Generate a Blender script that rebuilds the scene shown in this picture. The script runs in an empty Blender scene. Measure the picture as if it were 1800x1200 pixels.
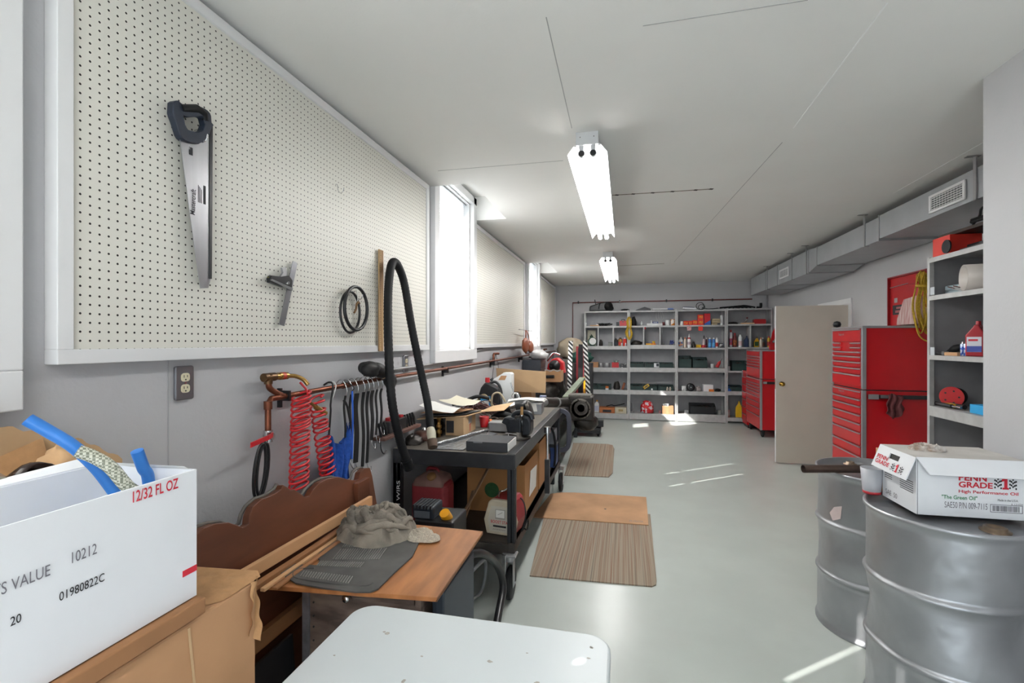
import bpy, math, random
from mathutils import Vector, Matrix, noise

# ---------------------------------------------------------------- camera, light, exposure
SC = bpy.context.scene
COL = SC.collection
R = math.radians
cam_d = bpy.data.cameras.new('camera'); cam = bpy.data.objects.new('camera', cam_d); COL.objects.link(cam)
cam.location = (0, 0, 1.6); cam.rotation_euler = (R(90), 0, R(13.0))
cam_d.sensor_width = 36; cam_d.lens = 17.0; cam_d.shift_y = 1 / 1800; cam_d.clip_start = .02
SC.camera = cam
SC.view_settings.view_transform = 'Standard'; SC.view_settings.look = 'None'
SC.view_settings.gamma = 1; SC.view_settings.use_curve_mapping = False
SC.view_settings.exposure = 0.2
SC.cycles.use_denoising = True
SC.cycles.caustics_reflective = False; SC.cycles.caustics_refractive = False
SC.cycles.max_bounces = 10; SC.cycles.diffuse_bounces = 6; SC.cycles.sample_clamp_indirect = 8
W = bpy.data.worlds.new('sky'); SC.world = W; W.use_nodes = True
bg = W.node_tree.nodes['Background']; bg.inputs[0].default_value = (.80, .90, 1, 1); bg.inputs[1].default_value = 3.2
sun_d = bpy.data.lights.new('sun', 'SUN'); sun = bpy.data.objects.new('sun', sun_d); COL.objects.link(sun)
sun_d.energy = 34; sun_d.angle = R(.53); sun_d.color = (1, .97, .92)
sun.rotation_euler = Vector((.6247, .4998, -.6)).to_track_quat('-Z', 'Y').to_euler()
TUBE_POWER = 50.0

def area(name, loc, rot, sx, sy, power, color=(1, 1, 1), portal=False):
    d = bpy.data.lights.new(name, 'AREA'); d.shape = 'RECTANGLE'; d.size = sx; d.size_y = sy; d.energy = power; d.color = color
    o = bpy.data.objects.new(name, d); COL.objects.link(o); o.location = loc; o.rotation_euler = rot
    if portal: d.cycles.is_portal = True
    return o
# sky light enters by the open roll-up doorway behind the camera and by the three windows (portals only guide the sampling)
area('doorway_portal', (.1, -3.45, 1.25), (R(90), 0, 0), 2.9, 2.5, 1, portal=True)
for wy in (.33, 4.17, 8.02):
    area('window_portal', (-1.71, wy, 2.2), (0, R(-90), 0), 1.36, .9, 1, portal=True)

# ---------------------------------------------------------------- helpers
def hexc(h):
    h = h.lstrip('#'); c = [int(h[i:i + 2], 16) / 255 for i in (0, 2, 4)]
    return tuple(x / 12.92 if x < .04045 else ((x + .055) / 1.055) ** 2.4 for x in c) + (1,)

MATS = {}
def mat(name, col, rough=.6, metal=0, var=.12, scale=12, bump=0, bscale=None, emit=0, trans=0, alpha=1, spec=.5, col2=None, stretch=None, lo=.35, hi=.7):
    if name in MATS: return MATS[name]
    m = bpy.data.materials.new(name); m.use_nodes = True; nt = m.node_tree; N = nt.nodes; L = nt.links
    b = N['Principled BSDF']; b.inputs['Roughness'].default_value = rough; b.inputs['Metallic'].default_value = metal
    b.inputs['Specular IOR Level'].default_value = spec
    c = hexc(col) if isinstance(col, str) else col
    b.inputs['Base Color'].default_value = c
    if var or col2 or bump:
        tc = N.new('ShaderNodeTexCoord'); vec = tc.outputs['Object']
        if stretch:
            mp = N.new('ShaderNodeMapping'); mp.inputs['Scale'].default_value = stretch; L.new(vec, mp.inputs[0]); vec = mp.outputs[0]
        n = N.new('ShaderNodeTexNoise'); n.inputs['Scale'].default_value = scale; n.inputs['Detail'].default_value = 5
        L.new(vec, n.inputs['Vector'])
        r = N.new('ShaderNodeValToRGB'); L.new(n.outputs[0], r.inputs[0])
        k = 1 - var
        r.color_ramp.elements[0].color = hexc(col2) if col2 else (c[0] * k, c[1] * k, c[2] * k, 1); r.color_ramp.elements[0].position = lo
        r.color_ramp.elements[1].color = c; r.color_ramp.elements[1].position = hi
        L.new(r.outputs[0], b.inputs['Base Color'])
        if bump:
            n2 = n
            if bscale:
                n2 = N.new('ShaderNodeTexNoise'); n2.inputs['Scale'].default_value = bscale; L.new(vec, n2.inputs['Vector'])
            bp = N.new('ShaderNodeBump'); bp.inputs['Strength'].default_value = bump; bp.inputs['Distance'].default_value = .02
            L.new(n2.outputs[0], bp.inputs['Height']); L.new(bp.outputs[0], b.inputs['Normal'])
    if emit: b.inputs['Emission Color'].default_value = c; b.inputs['Emission Strength'].default_value = emit
    if trans: b.inputs['Transmission Weight'].default_value = trans
    if alpha < 1: b.inputs['Alpha'].default_value = alpha
    MATS[name] = m
    return m

def cr(pts, n=6, closed=False):                                     # smooth curve through points
    P = [Vector(p) for p in pts]; out = []; k = len(P)
    for i in range(k if closed else k - 1):
        a, b, c, d = [P[j % k] if closed else P[max(0, min(k - 1, j))] for j in (i - 1, i, i + 1, i + 2)]
        for s in range(n):
            t = s / n
            out.append(.5 * ((2 * b) + (c - a) * t + (2 * a - 5 * b + 4 * c - d) * t * t + (3 * b - a - 3 * c + d) * t ** 3))
    if not closed: out.append(P[-1])
    return out

class MB:
    def __init__(s): s.v = []; s.f = []; s.sm = []
    def add(s, vs, fs, smooth=False, M=None):
        o = len(s.v)
        s.v += [tuple(M @ Vector(p)) if M else tuple(p) for p in vs]
        s.f += [tuple(o + i for i in f) for f in fs]; s.sm += [smooth] * len(fs)
        return s
    def box(s, a, b, M=None):
        x0, y0, z0 = [min(p, q) for p, q in zip(a, b)]; x1, y1, z1 = [max(p, q) for p, q in zip(a, b)]
        return s.add([(x0, y0, z0), (x1, y0, z0), (x1, y1, z0), (x0, y1, z0), (x0, y0, z1), (x1, y0, z1), (x1, y1, z1), (x0, y1, z1)],
              [(0, 3, 2, 1), (4, 5, 6, 7), (0, 1, 5, 4), (1, 2, 6, 5), (2, 3, 7, 6), (3, 0, 4, 7)], False, M)
    def cb(s, c, d, rz=0, rx=0, ry=0):                              # box by centre, size, turn
        M = Matrix.Translation(c) @ Matrix.Rotation(R(rz), 4, 'Z') @ Matrix.Rotation(R(ry), 4, 'Y') @ Matrix.Rotation(R(rx), 4, 'X')
        return s.box([-x / 2 for x in d], [x / 2 for x in d], M)
    def cyl(s, p0, p1, r0, r1=None, n=16, caps=True):
        p0, p1 = Vector(p0), Vector(p1); r1 = r0 if r1 is None else r1
        q = (p1 - p0).to_track_quat('Z', 'Y'); vs = []
        for p, r in ((p0, r0), (p1, r1)):
            for i in range(n):
                a = 2 * math.pi * i / n; vs.append(p + q @ Vector((r * math.cos(a), r * math.sin(a), 0)))
        s.add(vs, [(i, (i + 1) % n, n + (i + 1) % n, n + i) for i in range(n)], True)
        if caps: s.add(vs, [tuple(range(n - 1, -1, -1)), tuple(range(n, 2 * n))])
        return s
    def tube(s, pts, r, n=8, closed=False, caps=True):
        P = [Vector(p) for p in pts]; k = len(P); vs = []; up = None
        for i in range(k):
            t = (P[(i + 1) % k] - P[i - 1]) if closed else (P[min(i + 1, k - 1)] - P[max(i - 1, 0)])
            if t.length < 1e-9: t = Vector((0, 0, 1))
            t.normalize()
            if up is None: up = t.orthogonal().normalized()
            up = up - t * up.dot(t)
            up = up.normalized() if up.length > 1e-6 else t.orthogonal().normalized()
            sd = t.cross(up); rr = r[i] if isinstance(r, (list, tuple)) else r
            for j in range(n):
                a = 2 * math.pi * j / n; vs.append(P[i] + up * rr * math.cos(a) + sd * rr * math.sin(a))
        m = k if closed else k - 1
        s.add(vs, [(i * n + j, i * n + (j + 1) % n, ((i + 1) % k) * n + (j + 1) % n, ((i + 1) % k) * n + j) for i in range(m) for j in range(n)], True)
        if caps and not closed: s.add(vs, [tuple(range(n - 1, -1, -1)), tuple(range((k - 1) * n, k * n))])
        return s
    def strap(s, pts, w, t, side):                                  # flat band along points, 'side' = width direction
        P = [Vector(p) for p in pts]; k = len(P); vs = []; sd = Vector(side).normalized()
        for i in range(k):
            d = (P[min(i + 1, k - 1)] - P[max(i - 1, 0)]).normalized(); nn = d.cross(sd).normalized()
            for a, b in ((-1, -1), (1, -1), (1, 1), (-1, 1)): vs.append(P[i] + sd * a * w / 2 + nn * b * t / 2)
        fs = [(i * 4 + j, i * 4 + (j + 1) % 4, i * 4 + 4 + (j + 1) % 4, i * 4 + 4 + j) for i in range(k - 1) for j in range(4)]
        return s.add(vs, fs + [(3, 2, 1, 0), tuple(range(k * 4 - 4, k * 4))])
    def lathe(s, prof, c=(0, 0, 0), n=20, M=None, sharp=False):
        T = Matrix.Translation(c) @ (M or Matrix()); k = len(prof); vs = []
        for r, z in prof:
            for j in range(n):
                a = 2 * math.pi * j / n; vs.append((r * math.cos(a), r * math.sin(a), z))
        s.add(vs, [(i * n + j, i * n + (j + 1) % n, (i + 1) * n + (j + 1) % n, (i + 1) * n + j) for i in range(k - 1) for j in range(n)], not sharp, T)
        if prof[0][0] > 1e-5: s.add(vs[:n], [tuple(range(n - 1, -1, -1))], False, T)
        if prof[-1][0] > 1e-5: s.add(vs[-n:], [tuple(range(n))], False, T)
        return s
    def prism(s, poly, h0, h1, axis='Z', M=None):
        k = len(poly)
        def pt(u, w, h): return {'X': (h, u, w), 'Y': (u, h, w), 'Z': (u, w, h)}[axis]
        vs = [pt(u, w, h0) for u, w in poly] + [pt(u, w, h1) for u, w in poly]
        return s.add(vs, [tuple(range(k - 1, -1, -1)), tuple(range(k, 2 * k))] + [(i, (i + 1) % k, k + (i + 1) % k, k + i) for i in range(k)], False, M)
    def quad(s, a, b, c, d): return s.add([a, b, c, d], [(0, 1, 2, 3)])
    def sheet(s, poly3, t=(0, 0, .002)):                            # polygon with thickness vector
        k = len(poly3); t = Vector(t); vs = [Vector(p) for p in poly3] + [Vector(p) + t for p in poly3]
        return s.add(vs, [tuple(range(k - 1, -1, -1)), tuple(range(k, 2 * k))] + [(i, (i + 1) % k, k + (i + 1) % k, k + i) for i in range(k)])
    def grid(s, fn, nu, nv, smooth=True):
        vs = [fn(i / nu, j / nv) for i in range(nu + 1) for j in range(nv + 1)]; w = nv + 1
        return s.add(vs, [(i * w + j, (i + 1) * w + j, (i + 1) * w + j + 1, i * w + j + 1) for i in range(nu) for j in range(nv)], smooth)
    def blob(s, c, r, seed=0, amp=.3, freq=2.2, nu=18, nv=10, zmin=None, ridge=False):
        c = Vector(c); off = Vector((seed * 7.3, seed * 3.1, seed * 1.7)); vs = []
        for i in range(nv + 1):
            th = math.pi * i / nv
            for j in range(nu):
                ph = 2 * math.pi * j / nu; d = Vector((math.sin(th) * math.cos(ph), math.sin(th) * math.sin(ph), math.cos(th)))
                q = noise.noise(d * freq + off)
                if ridge: q = .5 - abs(q) * 1.6 + .35 * noise.noise(d * freq * 2.3 + off)
                p = c + Vector((d.x * r[0], d.y * r[1], d.z * r[2])) * (1 + amp * q)
                if zmin is not None: p.z = max(p.z, zmin)
                vs.append(p)
        return s.add(vs, [(i * nu + j, (i + 1) * nu + j, (i + 1) * nu + (j + 1) % nu, i * nu + (j + 1) % nu) for i in range(nv) for j in range(nu)], True)
    def text(s, body, o, right, up, w, h, bold=0, lift=.0008, thick=.0006):
        cu = bpy.data.curves.new('lettering', 'FONT'); cu.body = body; cu.size = 1; cu.offset = bold; cu.resolution_u = 3
        ob = bpy.data.objects.new('lettering', cu); me = bpy.data.meshes.new_from_object(ob)
        vs = [v.co.copy() for v in me.vertices]; fs = [tuple(p.vertices) for p in me.polygons]
        bpy.data.objects.remove(ob); bpy.data.curves.remove(cu); bpy.data.meshes.remove(me)
        if not vs: return s
        x0, x1 = min(v.x for v in vs), max(v.x for v in vs); y0, y1 = min(v.y for v in vs), max(v.y for v in vs)
        o, right, up = Vector(o), Vector(right).normalized(), Vector(up).normalized(); nn = right.cross(up).normalized()
        return s.add([o + right * ((v.x - x0) / (x1 - x0) * w) + up * ((v.y - y0) / (y1 - y0) * h) + nn * lift for v in vs], fs)
    def make(s, name, m, parent=None, bevel=0, loc=None, seg=2):
        me = bpy.data.meshes.new(name); me.from_pydata(s.v, [], s.f); me.update()
        me.polygons.foreach_set('use_smooth', s.sm)
        o = bpy.data.objects.new(name, me); COL.objects.link(o); me.materials.append(m)
        if parent: o.parent = parent
        if loc: o.location = loc
        if bevel:
            b = o.modifiers.new('bevel', 'BEVEL'); b.width = bevel; b.segments = seg; b.limit_method = 'ANGLE'; b.angle_limit = R(40)
        return o

def tag(o, label=None, cat=None, group=None, kind=None):
    if label: o['label'] = label
    if cat: o['category'] = cat
    if group: o['group'] = group
    if kind: o['kind'] = kind
    return o
def thing(name, label, cat, loc=(0, 0, 0), rz=0, group=None):
    o = bpy.data.objects.new(name, None); COL.objects.link(o); o.location = loc; o.rotation_euler = (0, 0, R(rz)); o.empty_display_size = .05
    return tag(o, label, cat, group)
def single(name, label, cat, mb, m, group=None, bevel=0):            # a thing that is one mesh, its origin at its own base
    xs, ys, zs = zip(*mb.v); c = Vector(((min(xs) + max(xs)) / 2, (min(ys) + max(ys)) / 2, min(zs)))
    mb.v = [tuple(Vector(p) - c) for p in mb.v]
    return tag(mb.make(name, m, None, bevel, c), label, cat, group)
def struct(name, mb, m, label=None, bevel=0):
    return tag(mb.make(name, m, None, bevel), label, None, None, 'structure')
def dup(root, loc, rz=None, label=None):
    r = root.copy(); COL.objects.link(r); r.location = loc
    if rz is not None: r.rotation_euler = (0, 0, R(rz))
    if label: r['label'] = label
    for ch in list(root.children):
        c = ch.copy(); COL.objects.link(c); c.parent = r
        for g in list(ch.children):
            d = g.copy(); COL.objects.link(d); d.parent = c
    return r
def rrect(x0, y0, x1, y1, r, n=5):
    out = []
    for cx, cy, a0 in ((x1 - r, y1 - r, 0), (x0 + r, y1 - r, 90), (x0 + r, y0 + r, 180), (x1 - r, y0 + r, 270)):
        for i in range(n + 1):
            a = R(a0 + 90 * i / n); out.append((cx + r * math.cos(a), cy + r * math.sin(a)))
    return out
RX90 = Matrix.Rotation(R(90), 4, 'X'); RY90 = Matrix.Rotation(R(90), 4, 'Y')

# ---------------------------------------------------------------- materials shared by many things
WALLM = mat('wall_paint', 'B9B9BC', .55, var=.04, scale=3, bump=.06, bscale=60)
CEILM = mat('ceiling_paint', 'E6E5E3', .8, var=.03, scale=2, bump=.03, bscale=120)
TRIM = mat('white_trim_paint', 'DEDEDF', .4, var=.03, scale=6)
FLOORM = mat('floor_paint', 'BDC4BF', .28, var=.09, scale=2.3, bump=.012, bscale=35)
STEEL = mat('grey_steel', 'A5A5A7', .38, .5, .15, 9)
SHELFM = mat('shelf_grey_paint', 'C0C0C0', .45, .15, .18, 14)
CHROME = mat('chrome', 'D8D8DA', .18, 1, .05, 20)
BLACK = mat('black_rubber', '141517', .6, 0, .25, 25, spec=.3)
BLACKP = mat('black_plastic', '1B1C1F', .35, 0, .15, 20)
BENCHS = mat('dark_bench_steel', '3A3B3E', .42, .55, .3, 11, .05)
OILY = mat('oily_cast_iron', '3A3633', .45, .6, .35, 16, .2)
CARD = mat('cardboard', 'B98D66', .85, 0, .12, 7, .03, 40)
CARDL = mat('pale_cardboard', 'C6A57E', .85, 0, .1, 7, .03, 40)
WHITEC = mat('white_card', 'E4E6EA', .65, 0, .03, 8)
PAPER = mat('paper', 'E6E5E0', .8, 0, .05, 9)
RED = mat('red_enamel', 'B8141C', .28, 0, .08, 6)
REDP = mat('red_plastic', 'B01C22', .4, 0, .1, 14)
WHITEP = mat('white_plastic', 'E3E5E5', .4, 0, .05, 10)
COPPER = mat('aged_copper', '7E4A36', .4, .8, .35, 18)
BRASS = mat('brass', 'A8854C', .3, .9, .2, 20)
YELLOW = mat('yellow_plastic', 'E0B21A', .4, 0, .12, 20)
BLUE = mat('blue_plastic', '2A5FB4', .4, 0, .1, 20)
BIN = mat('dark_green_bin', '1D3533', .5, 0, .2, 12)
PRINTB = mat('grey_print', '6E6C74', .7, 0, 0)
PRINTK = mat('black_print', '26262A', .7, 0, 0)
PRINTR = mat('red_print', 'C31F33', .6, 0, 0)
PRINTG = mat('green_print', '2E8552', .6, 0, 0)
PRINTW = mat('white_print', 'DADADA', .6, 0, 0)

# ================================================================ the room
XL, XR, YB, YF, ZC, XP = -1.5, 2.82, 10.6, -3.5, 2.835, 1.645        # walls, ceiling, partition face
struct('floor', MB().box((XL - .2, YF - 1.5, -.1), (XR + 1.4, YB + .2, 0)), FLOORM, 'glossy pale grey green painted concrete floor')
WIN = [(-.23, .90), (3.60, 4.72), (7.45, 8.585)]                     # casing spans along the left wall
b = MB(); OPEN = [(y0 + .1, y1 - .1) for y0, y1 in WIN]; ys = YF
for y0, y1 in OPEN:
    b.box((XL - .2, ys, 0), (XL, y0, 3.1)); b.box((XL - .2, y0, 0), (XL, y1, 1.53)); b.box((XL - .2, y0, 2.98), (XL, y1, 3.1)); ys = y1
b.box((XL - .2, ys, 0), (XL, YB, 3.1))
struct('wall_left', b, WALLM, 'light grey painted panel wall with tall windows and pegboards')
struct('wall_back', MB().box((XL - .2, YB, 0), (XR + .2, YB + .2, 3.1)), WALLM, 'light grey back wall behind the steel shelving')
b = MB().box((XR, 2.71, 0), (XR + .2, 7.04, 3.1)).box((XR, 7.9, 0), (XR + .2, YB, 3.1)).box((XR, 7.04, 2.09), (XR + .2, 7.9, 3.1))
struct('wall_right', b, WALLM, 'light grey right wall with the doorway')
struct('wall_partition', MB().box((XP, YF, 0), (XR + .2, 2.71, 3.1)), WALLM, 'plain light grey wall return close on the right')
b = MB().box((XL - .2, YF - .2, 0), (-1.4, YF, 3.1)).box((1.6, YF - .2, 0), (XR + .2, YF, 3.1)).box((-1.4, YF - .2, 2.5), (1.6, YF, 3.1))
struct('wall_front', b, WALLM)
b = MB().box((XR + .2, 6.6, 0), (XR + 1.3, 6.7, 2.6)).box((XR + .2, 8.2, 0), (XR + 1.3, 8.3, 2.6)).box((XR + 1.25, 6.6, 0), (XR + 1.35, 8.3, 2.6)).box((XR + .2, 6.6, 2.5), (XR + 1.35, 8.3, 2.6))
struct('wall_hall', b, WALLM)
# ceiling with a raised light well over each window
b = MB(); ys = YF - .2; XW = -1.145
for y0, y1 in WIN:
    b.box((XL - .2, ys, ZC), (XW, y0, ZC + .3)); ys = y1 - .015
    b.box((XL - .2, y0, ZC + .24), (XW, y1, ZC + .3))
b.box((XL - .2, ys, ZC), (XW, YB + .2, ZC + .3)); b.box((XW, YF - .2, ZC), (XR + .2, YB + .2, ZC + .3))
struct('ceiling', b, CEILM, 'flat pale grey ceiling with raised wells over the windows')
SEAM = mat('open_board_seam', '8D8678', .9, var=.4, scale=30)
LSEAM = mat('pale_seam', 'EDEDED', .8, var=0); DSEAM = mat('fine_dark_seam', 'A9A9A9', .8, var=0)
k = 1
def seam(p, q, w, m):
    global k
    p, q = Vector((*p, ZC)), Vector((*q, ZC)); n = (q - p).cross(Vector((0, 0, 1))).normalized() * w / 2
    struct('trim_%d' % k, MB().sheet([p - n, q - n, q + n, p + n], (0, 0, -.0015)), m); k += 1
A0 = (-0.094,4.154); A1 = (0.688,4.164)
seam(A0, A1, .016, SEAM); seam((-0.074,8.023), (0.626,7.951), .022, SEAM)
b = MB()
for t in (.05, .22, .42, .62, .85, 1.0):
    p = Vector((*A0, ZC)).lerp(Vector((*A1, ZC)), t); b.cb((p.x, p.y, ZC - .001), (.03, .026, .003), 20)
struct('trim_%d' % k, b, mat('seam_gap', '3E3B36', .9, var=0)); k += 1
seam((-1.304,3.278), (-0.401,3.285), .004, DSEAM); seam((-0.287,1.821), (-0.292,2.798), .004, DSEAM)
seam((0.956,3.086), (0.936,2.024), .006, LSEAM); seam((0.758,7.816), (0.956,3.29), .004, DSEAM)
seam((2.184,4.632), (2.169,3.579), .006, LSEAM); seam((0.073,1.955), (0.648,1.942), .004, DSEAM)
struct('trim_%d' % k, MB().box((-1.5005, 1.328, 0), (-1.4985, 1.333, 1.54)), mat('panel_groove', 'A4A4A8', .8, var=0)); k += 1

# windows: casing, frame, pane and blind
GLASS = bpy.data.materials.new('window_glass'); GLASS.use_nodes = True; nt = GLASS.node_tree; nt.nodes.clear()
go = nt.nodes.new('ShaderNodeOutputMaterial'); mx = nt.nodes.new('ShaderNodeMixShader'); ta = nt.nodes.new('ShaderNodeBsdfTransparent'); gg = nt.nodes.new('ShaderNodeBsdfGlossy')
gg.inputs['Roughness'].default_value = .03; mx.inputs[0].default_value = .06
nt.links.new(ta.outputs[0], mx.inputs[1]); nt.links.new(gg.outputs[0], mx.inputs[2]); nt.links.new(mx.outputs[0], go.inputs[0])
SLAT = bpy.data.materials.new('blind_slat_vinyl'); SLAT.use_nodes = True; nt = SLAT.node_tree; nt.nodes.clear()
go = nt.nodes.new('ShaderNodeOutputMaterial'); mx = nt.nodes.new('ShaderNodeMixShader'); df = nt.nodes.new('ShaderNodeBsdfDiffuse'); tl = nt.nodes.new('ShaderNodeBsdfTranslucent')
df.inputs[0].default_value = (.86, .86, .84, 1); tl.inputs[0].default_value = (.9, .9, .87, 1); mx.inputs[0].default_value = .6
nt.links.new(df.outputs[0], mx.inputs[1]); nt.links.new(tl.outputs[0], mx.inputs[2]); nt.links.new(mx.outputs[0], go.inputs[0])
WZ0, WZ1 = 1.43, 2.99
for i, (y0, y1) in enumerate(WIN):
    w = thing('window_%d' % (i + 1), ['white cased window at the left picture edge', 'tall white window between the first two pegboards', 'far tall white window near the back wall'][i], None, (XL, (y0 + y1) / 2, WZ0)); w['kind'] = 'structure'
    cy = (y0 + y1) / 2; h = (y1 - y0) / 2; top = WZ1 - WZ0 + .06
    c = MB(); t = .045
    c.box((0, -h, 0), (t, h, .1)).box((0, -h, .1), (t, -h + .1, top)).box((0, h - .1, .1), (t, h, top)).box((0, -h, top - .07), (t, h, top))
    c.make('casing', TRIM, w, .004)
    f = MB(); a = h - .1
    f.box((-.2, -a, .1), (0, -a + .02, top - .06)).box((-.2, a - .02, .1), (0, a, top - .06)).box((-.2, -a, .1), (.0, a, .12)).box((-.2, -a, top - .08), (0, a, top - .06))
    f.box((-.16, -a, .12), (-.12, -a + .05, top - .1)).box((-.16, a - .05, .12), (-.12, a, top - .1)).box((-.16, -a, .12), (-.12, a, .17)).box((-.155, -a, .80), (-.12, a, .85))
    f.make('frame', TRIM, w)
    MB().box((-.142, -a + .05, .17), (-.138, a - .05, top - .1)).make('pane', GLASS, w)
    bl = thing('window_blind', ['white mini blind in the nearest window, mostly beyond the left picture edge', 'closed white mini blind in the window right of the handsaw pegboard', 'half open white mini blind in the far window'][i], 'blind', (XL - .06, cy, WZ0 + .12))
    hh = a - (.006 if i < 2 else .03); H = top - .2; nsl = int(H / .021); s = MB()
    yc = [-.18, hh - .12]
    for q in range(nsl):
        z = .03 + q * .021
        tilt = -68 if i != 2 else (20 if (.1 < z < .40 or z > .80) else -68)
        dx, dz = .0125 * math.cos(R(tilt)), .0125 * math.sin(R(tilt))
        e = [-hh] + [v for c0 in yc for v in (c0 - .007, c0 + .007)] + [hh]
        for j in range(len(e) - 1):
            k0 = 1 if j % 2 == 0 or not (z > (.56, .42, 0)[i]) else -.35                            # cord slots let a row of sun spots through
            s.add([(-dx, e[j], dz), (-dx, e[j + 1], dz), (dx * k0, e[j + 1], -dz * k0), (dx * k0, e[j], -dz * k0)], [(0, 1, 2, 3)], False, Matrix.Translation((0, 0, z)))
    tag(s.make('slats', SLAT, bl))
    MB().box((-.02, -hh, H + .01), (.025, hh, H + .05)).make('headrail', TRIM, bl)
    MB().box((-.012, -hh, 0), (.012, hh, .018)).make('bottom_rail', TRIM, bl)
    if i: MB().box((.026, -hh + .01, H - .012), (.03, hh, H - .002)).make('valance_clip_rail', mat('clip_grey', '8C8C8C', .5, var=0), bl)

# inner door, its casing and leaf
d = thing('door_1', 'open flat beige door leaf with brass knob', None, (XR, 7.04, 0)); d['kind'] = 'structure'
DOORM = mat('beige_door_paint', 'C3BCB1', .42, var=.05, scale=4)
MB().box((-.86, -.035, .012), (-.012, .005, 2.075)).make('leaf', DOORM, d, .003)
MB().box((-.863, -.034, .012), (-.8605, .004, 2.075)).make('leaf_edge', TRIM, d)
kn = MB().lathe([(.028, 0), (.03, .004), (.012, .008), (.011, .03), (.026, .04), (.03, .055), (.022, .068), (0, .071)], M=RX90)
kn.make('knob', mat('polished_brass', 'B08A3C', .18, 1, .05), d, 0, (-.795, -.036, 1.05))
MB().box((-.864, -.03, .98), (-.8632, -.002, 1.12)).make('latch_plate', BRASS, d)
c = MB().box((-.018, -.11, 0), (-.0005, 0, 2.09)).box((-.018, .86, 0), (-.0005, .96, 2.09)).box((-.018, -.11, 2.09), (-.0005, .96, 2.16)).box((0.0005, .001, 0), (.2, .018, 2.085)).box((0.0005, .842, 0), (.2, .859, 2.085)).box((0.0005, .0185, 2.07), (.2, .8415, 2.089))
c.make('casing', TRIM, d, .003)
hg = MB()
for z in (.2, 1.0, 1.85): hg.box((-.02, -.002, z), (-.003, .012, z + .1)).cyl((-.012, .01, z), (-.012, .01, z + .1), .006)
hg.make('hinge', BRASS, d)

# pegboards
PEG = bpy.data.materials.new('perforated_hardboard'); PEG.use_nodes = True; nt = PEG.node_tree; N = nt.nodes; L = nt.links
tc = N.new('ShaderNodeTexCoord'); sx = N.new('ShaderNodeSeparateXYZ'); L.new(tc.outputs['Object'], sx.inputs[0])
def mth(op, a, b=None):
    n = N.new('ShaderNodeMath'); n.operation = op
    for q, v in enumerate((a, b)):
        if v is None: continue
        if isinstance(v, (int, float)): n.inputs[q].default_value = v
        else: L.new(v, n.inputs[q])
    return n.outputs[0]
def cell(o): return mth('SUBTRACT', mth('FRACT', mth('MULTIPLY', o, 1 / .0254)), .5)
cy_, cz_ = cell(sx.outputs[1]), cell(sx.outputs[2])
dist = mth('SQRT', mth('ADD', mth('MULTIPLY', cy_, cy_), mth('MULTIPLY', cz_, cz_)))
mk = mth('LESS_THAN', dist, .128)
mxc = N.new('ShaderNodeMix'); mxc.data_type = 'RGBA'; L.new(mk, mxc.inputs[0]); mxc.inputs[6].default_value = hexc('D8D6CD'); mxc.inputs[7].default_value = hexc('1A1512')
L.new(mxc.outputs[2], N['Principled BSDF'].inputs['Base Color']); N['Principled BSDF'].inputs['Roughness'].default_value = .45
for y0, y1, lab in ((.972, 3.478, 'largest and nearest white pegboard, holding the handsaw and hose'), (4.63, 7.165, 'middle white pegboard between the two visible windows'), (8.42 + .19, 10.55, 'farthest white pegboard beside the back corner')):
    p = thing('pegboard', lab, 'pegboard', (XL, y0, 1.54), 0, 'framed pegboards on the left wall')
    Lh = y1 - y0; Hh = 1.262; MB().box((.0, .03, .03), (.034, Lh - .03, Hh - .03)).make('board', PEG, p)
    for nm, a, c in (('bottom_rail', (0, 0, 0), (.046, Lh, .04)), ('top_rail', (0, 0, Hh - .04), (.046, Lh, Hh)), ('side_rail', (0, 0, .04), (.046, .04, Hh - .04)), ('side_rail', (0, Lh - .04, .04), (.046, Lh, Hh - .04))):
        MB().box(a, c).make(nm, TRIM, p, .002)

# fluorescent fixtures
LAMP = bpy.data.materials.new('lit_tube'); LAMP.use_nodes = True; bs = LAMP.node_tree.nodes['Principled BSDF']
bs.inputs['Emission Color'].default_value = (1, .985, .965, 1); bs.inputs['Emission Strength'].default_value = TUBE_POWER; bs.inputs['Base Color'].default_value = (.9, .9, .9, 1)
REFL = mat('white_reflector_enamel', 'F2F2F2', .3, var=0)
def fixture(y, label):
    f = thing('fluorescent_fixture', label, 'ceiling light', (-.21, y, ZC), 0, 'twin tube fluorescent fixtures along the ceiling'); Lf = 2.42
    MB().box((-.066, 0, -.075), (.066, Lf, 0)).make('housing', mat('fixture_grey', 'C9CACC', .4, var=.03), f, .002)
    prof = [(-.066, -.06), (-.082, -.068), (-.118, -.115), (-.118, -.125), (-.116, -.125), (-.115, -.116), (-.08, -.0705), (-.064, -.0765), (.064, -.0765), (.08, -.0705), (.115, -.116), (.116, -.125), (.118, -.125), (.118, -.115), (.082, -.068), (.066, -.06), (.066, -.0755), (-.066, -.0755)]
    MB().prism(prof, .03, Lf - .0, 'Y').make('reflector', REFL, f)
    for x in (-.034, .034):
        MB().cyl((x, .04, -.118), (x, Lf - .02, -.118), .019, n=12).make('tube', LAMP, f)
        for y2, s in ((.03, 1), (Lf - .01, -1)):
            so = MB().box((x - .014, y2 - .012, -.1), (x + .014, y2 + .002, -.06)).cyl((x, y2 - .012, -.118), (x, y2 + .008, -.118), .021, n=14)
            e = so.make('socket', mat('fixture_grey', 'C9CACC'), f)
            MB().cyl((x, y2 - .015, -.12), (x, y2 - .0125, -.12), .0175, n=14).make('socket_cap', BLACKP, e)
    MB().cyl((-.04, -.001, -.03), (-.04, .001, -.03), .003).make('screw', BLACKP, f)
    MB().cyl((.04, -.001, -.03), (.04, .001, -.03), .003).make('screw', BLACKP, f)
fixture(2.865, 'nearest twin tube fluorescent fixture hanging under the ceiling')
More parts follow.
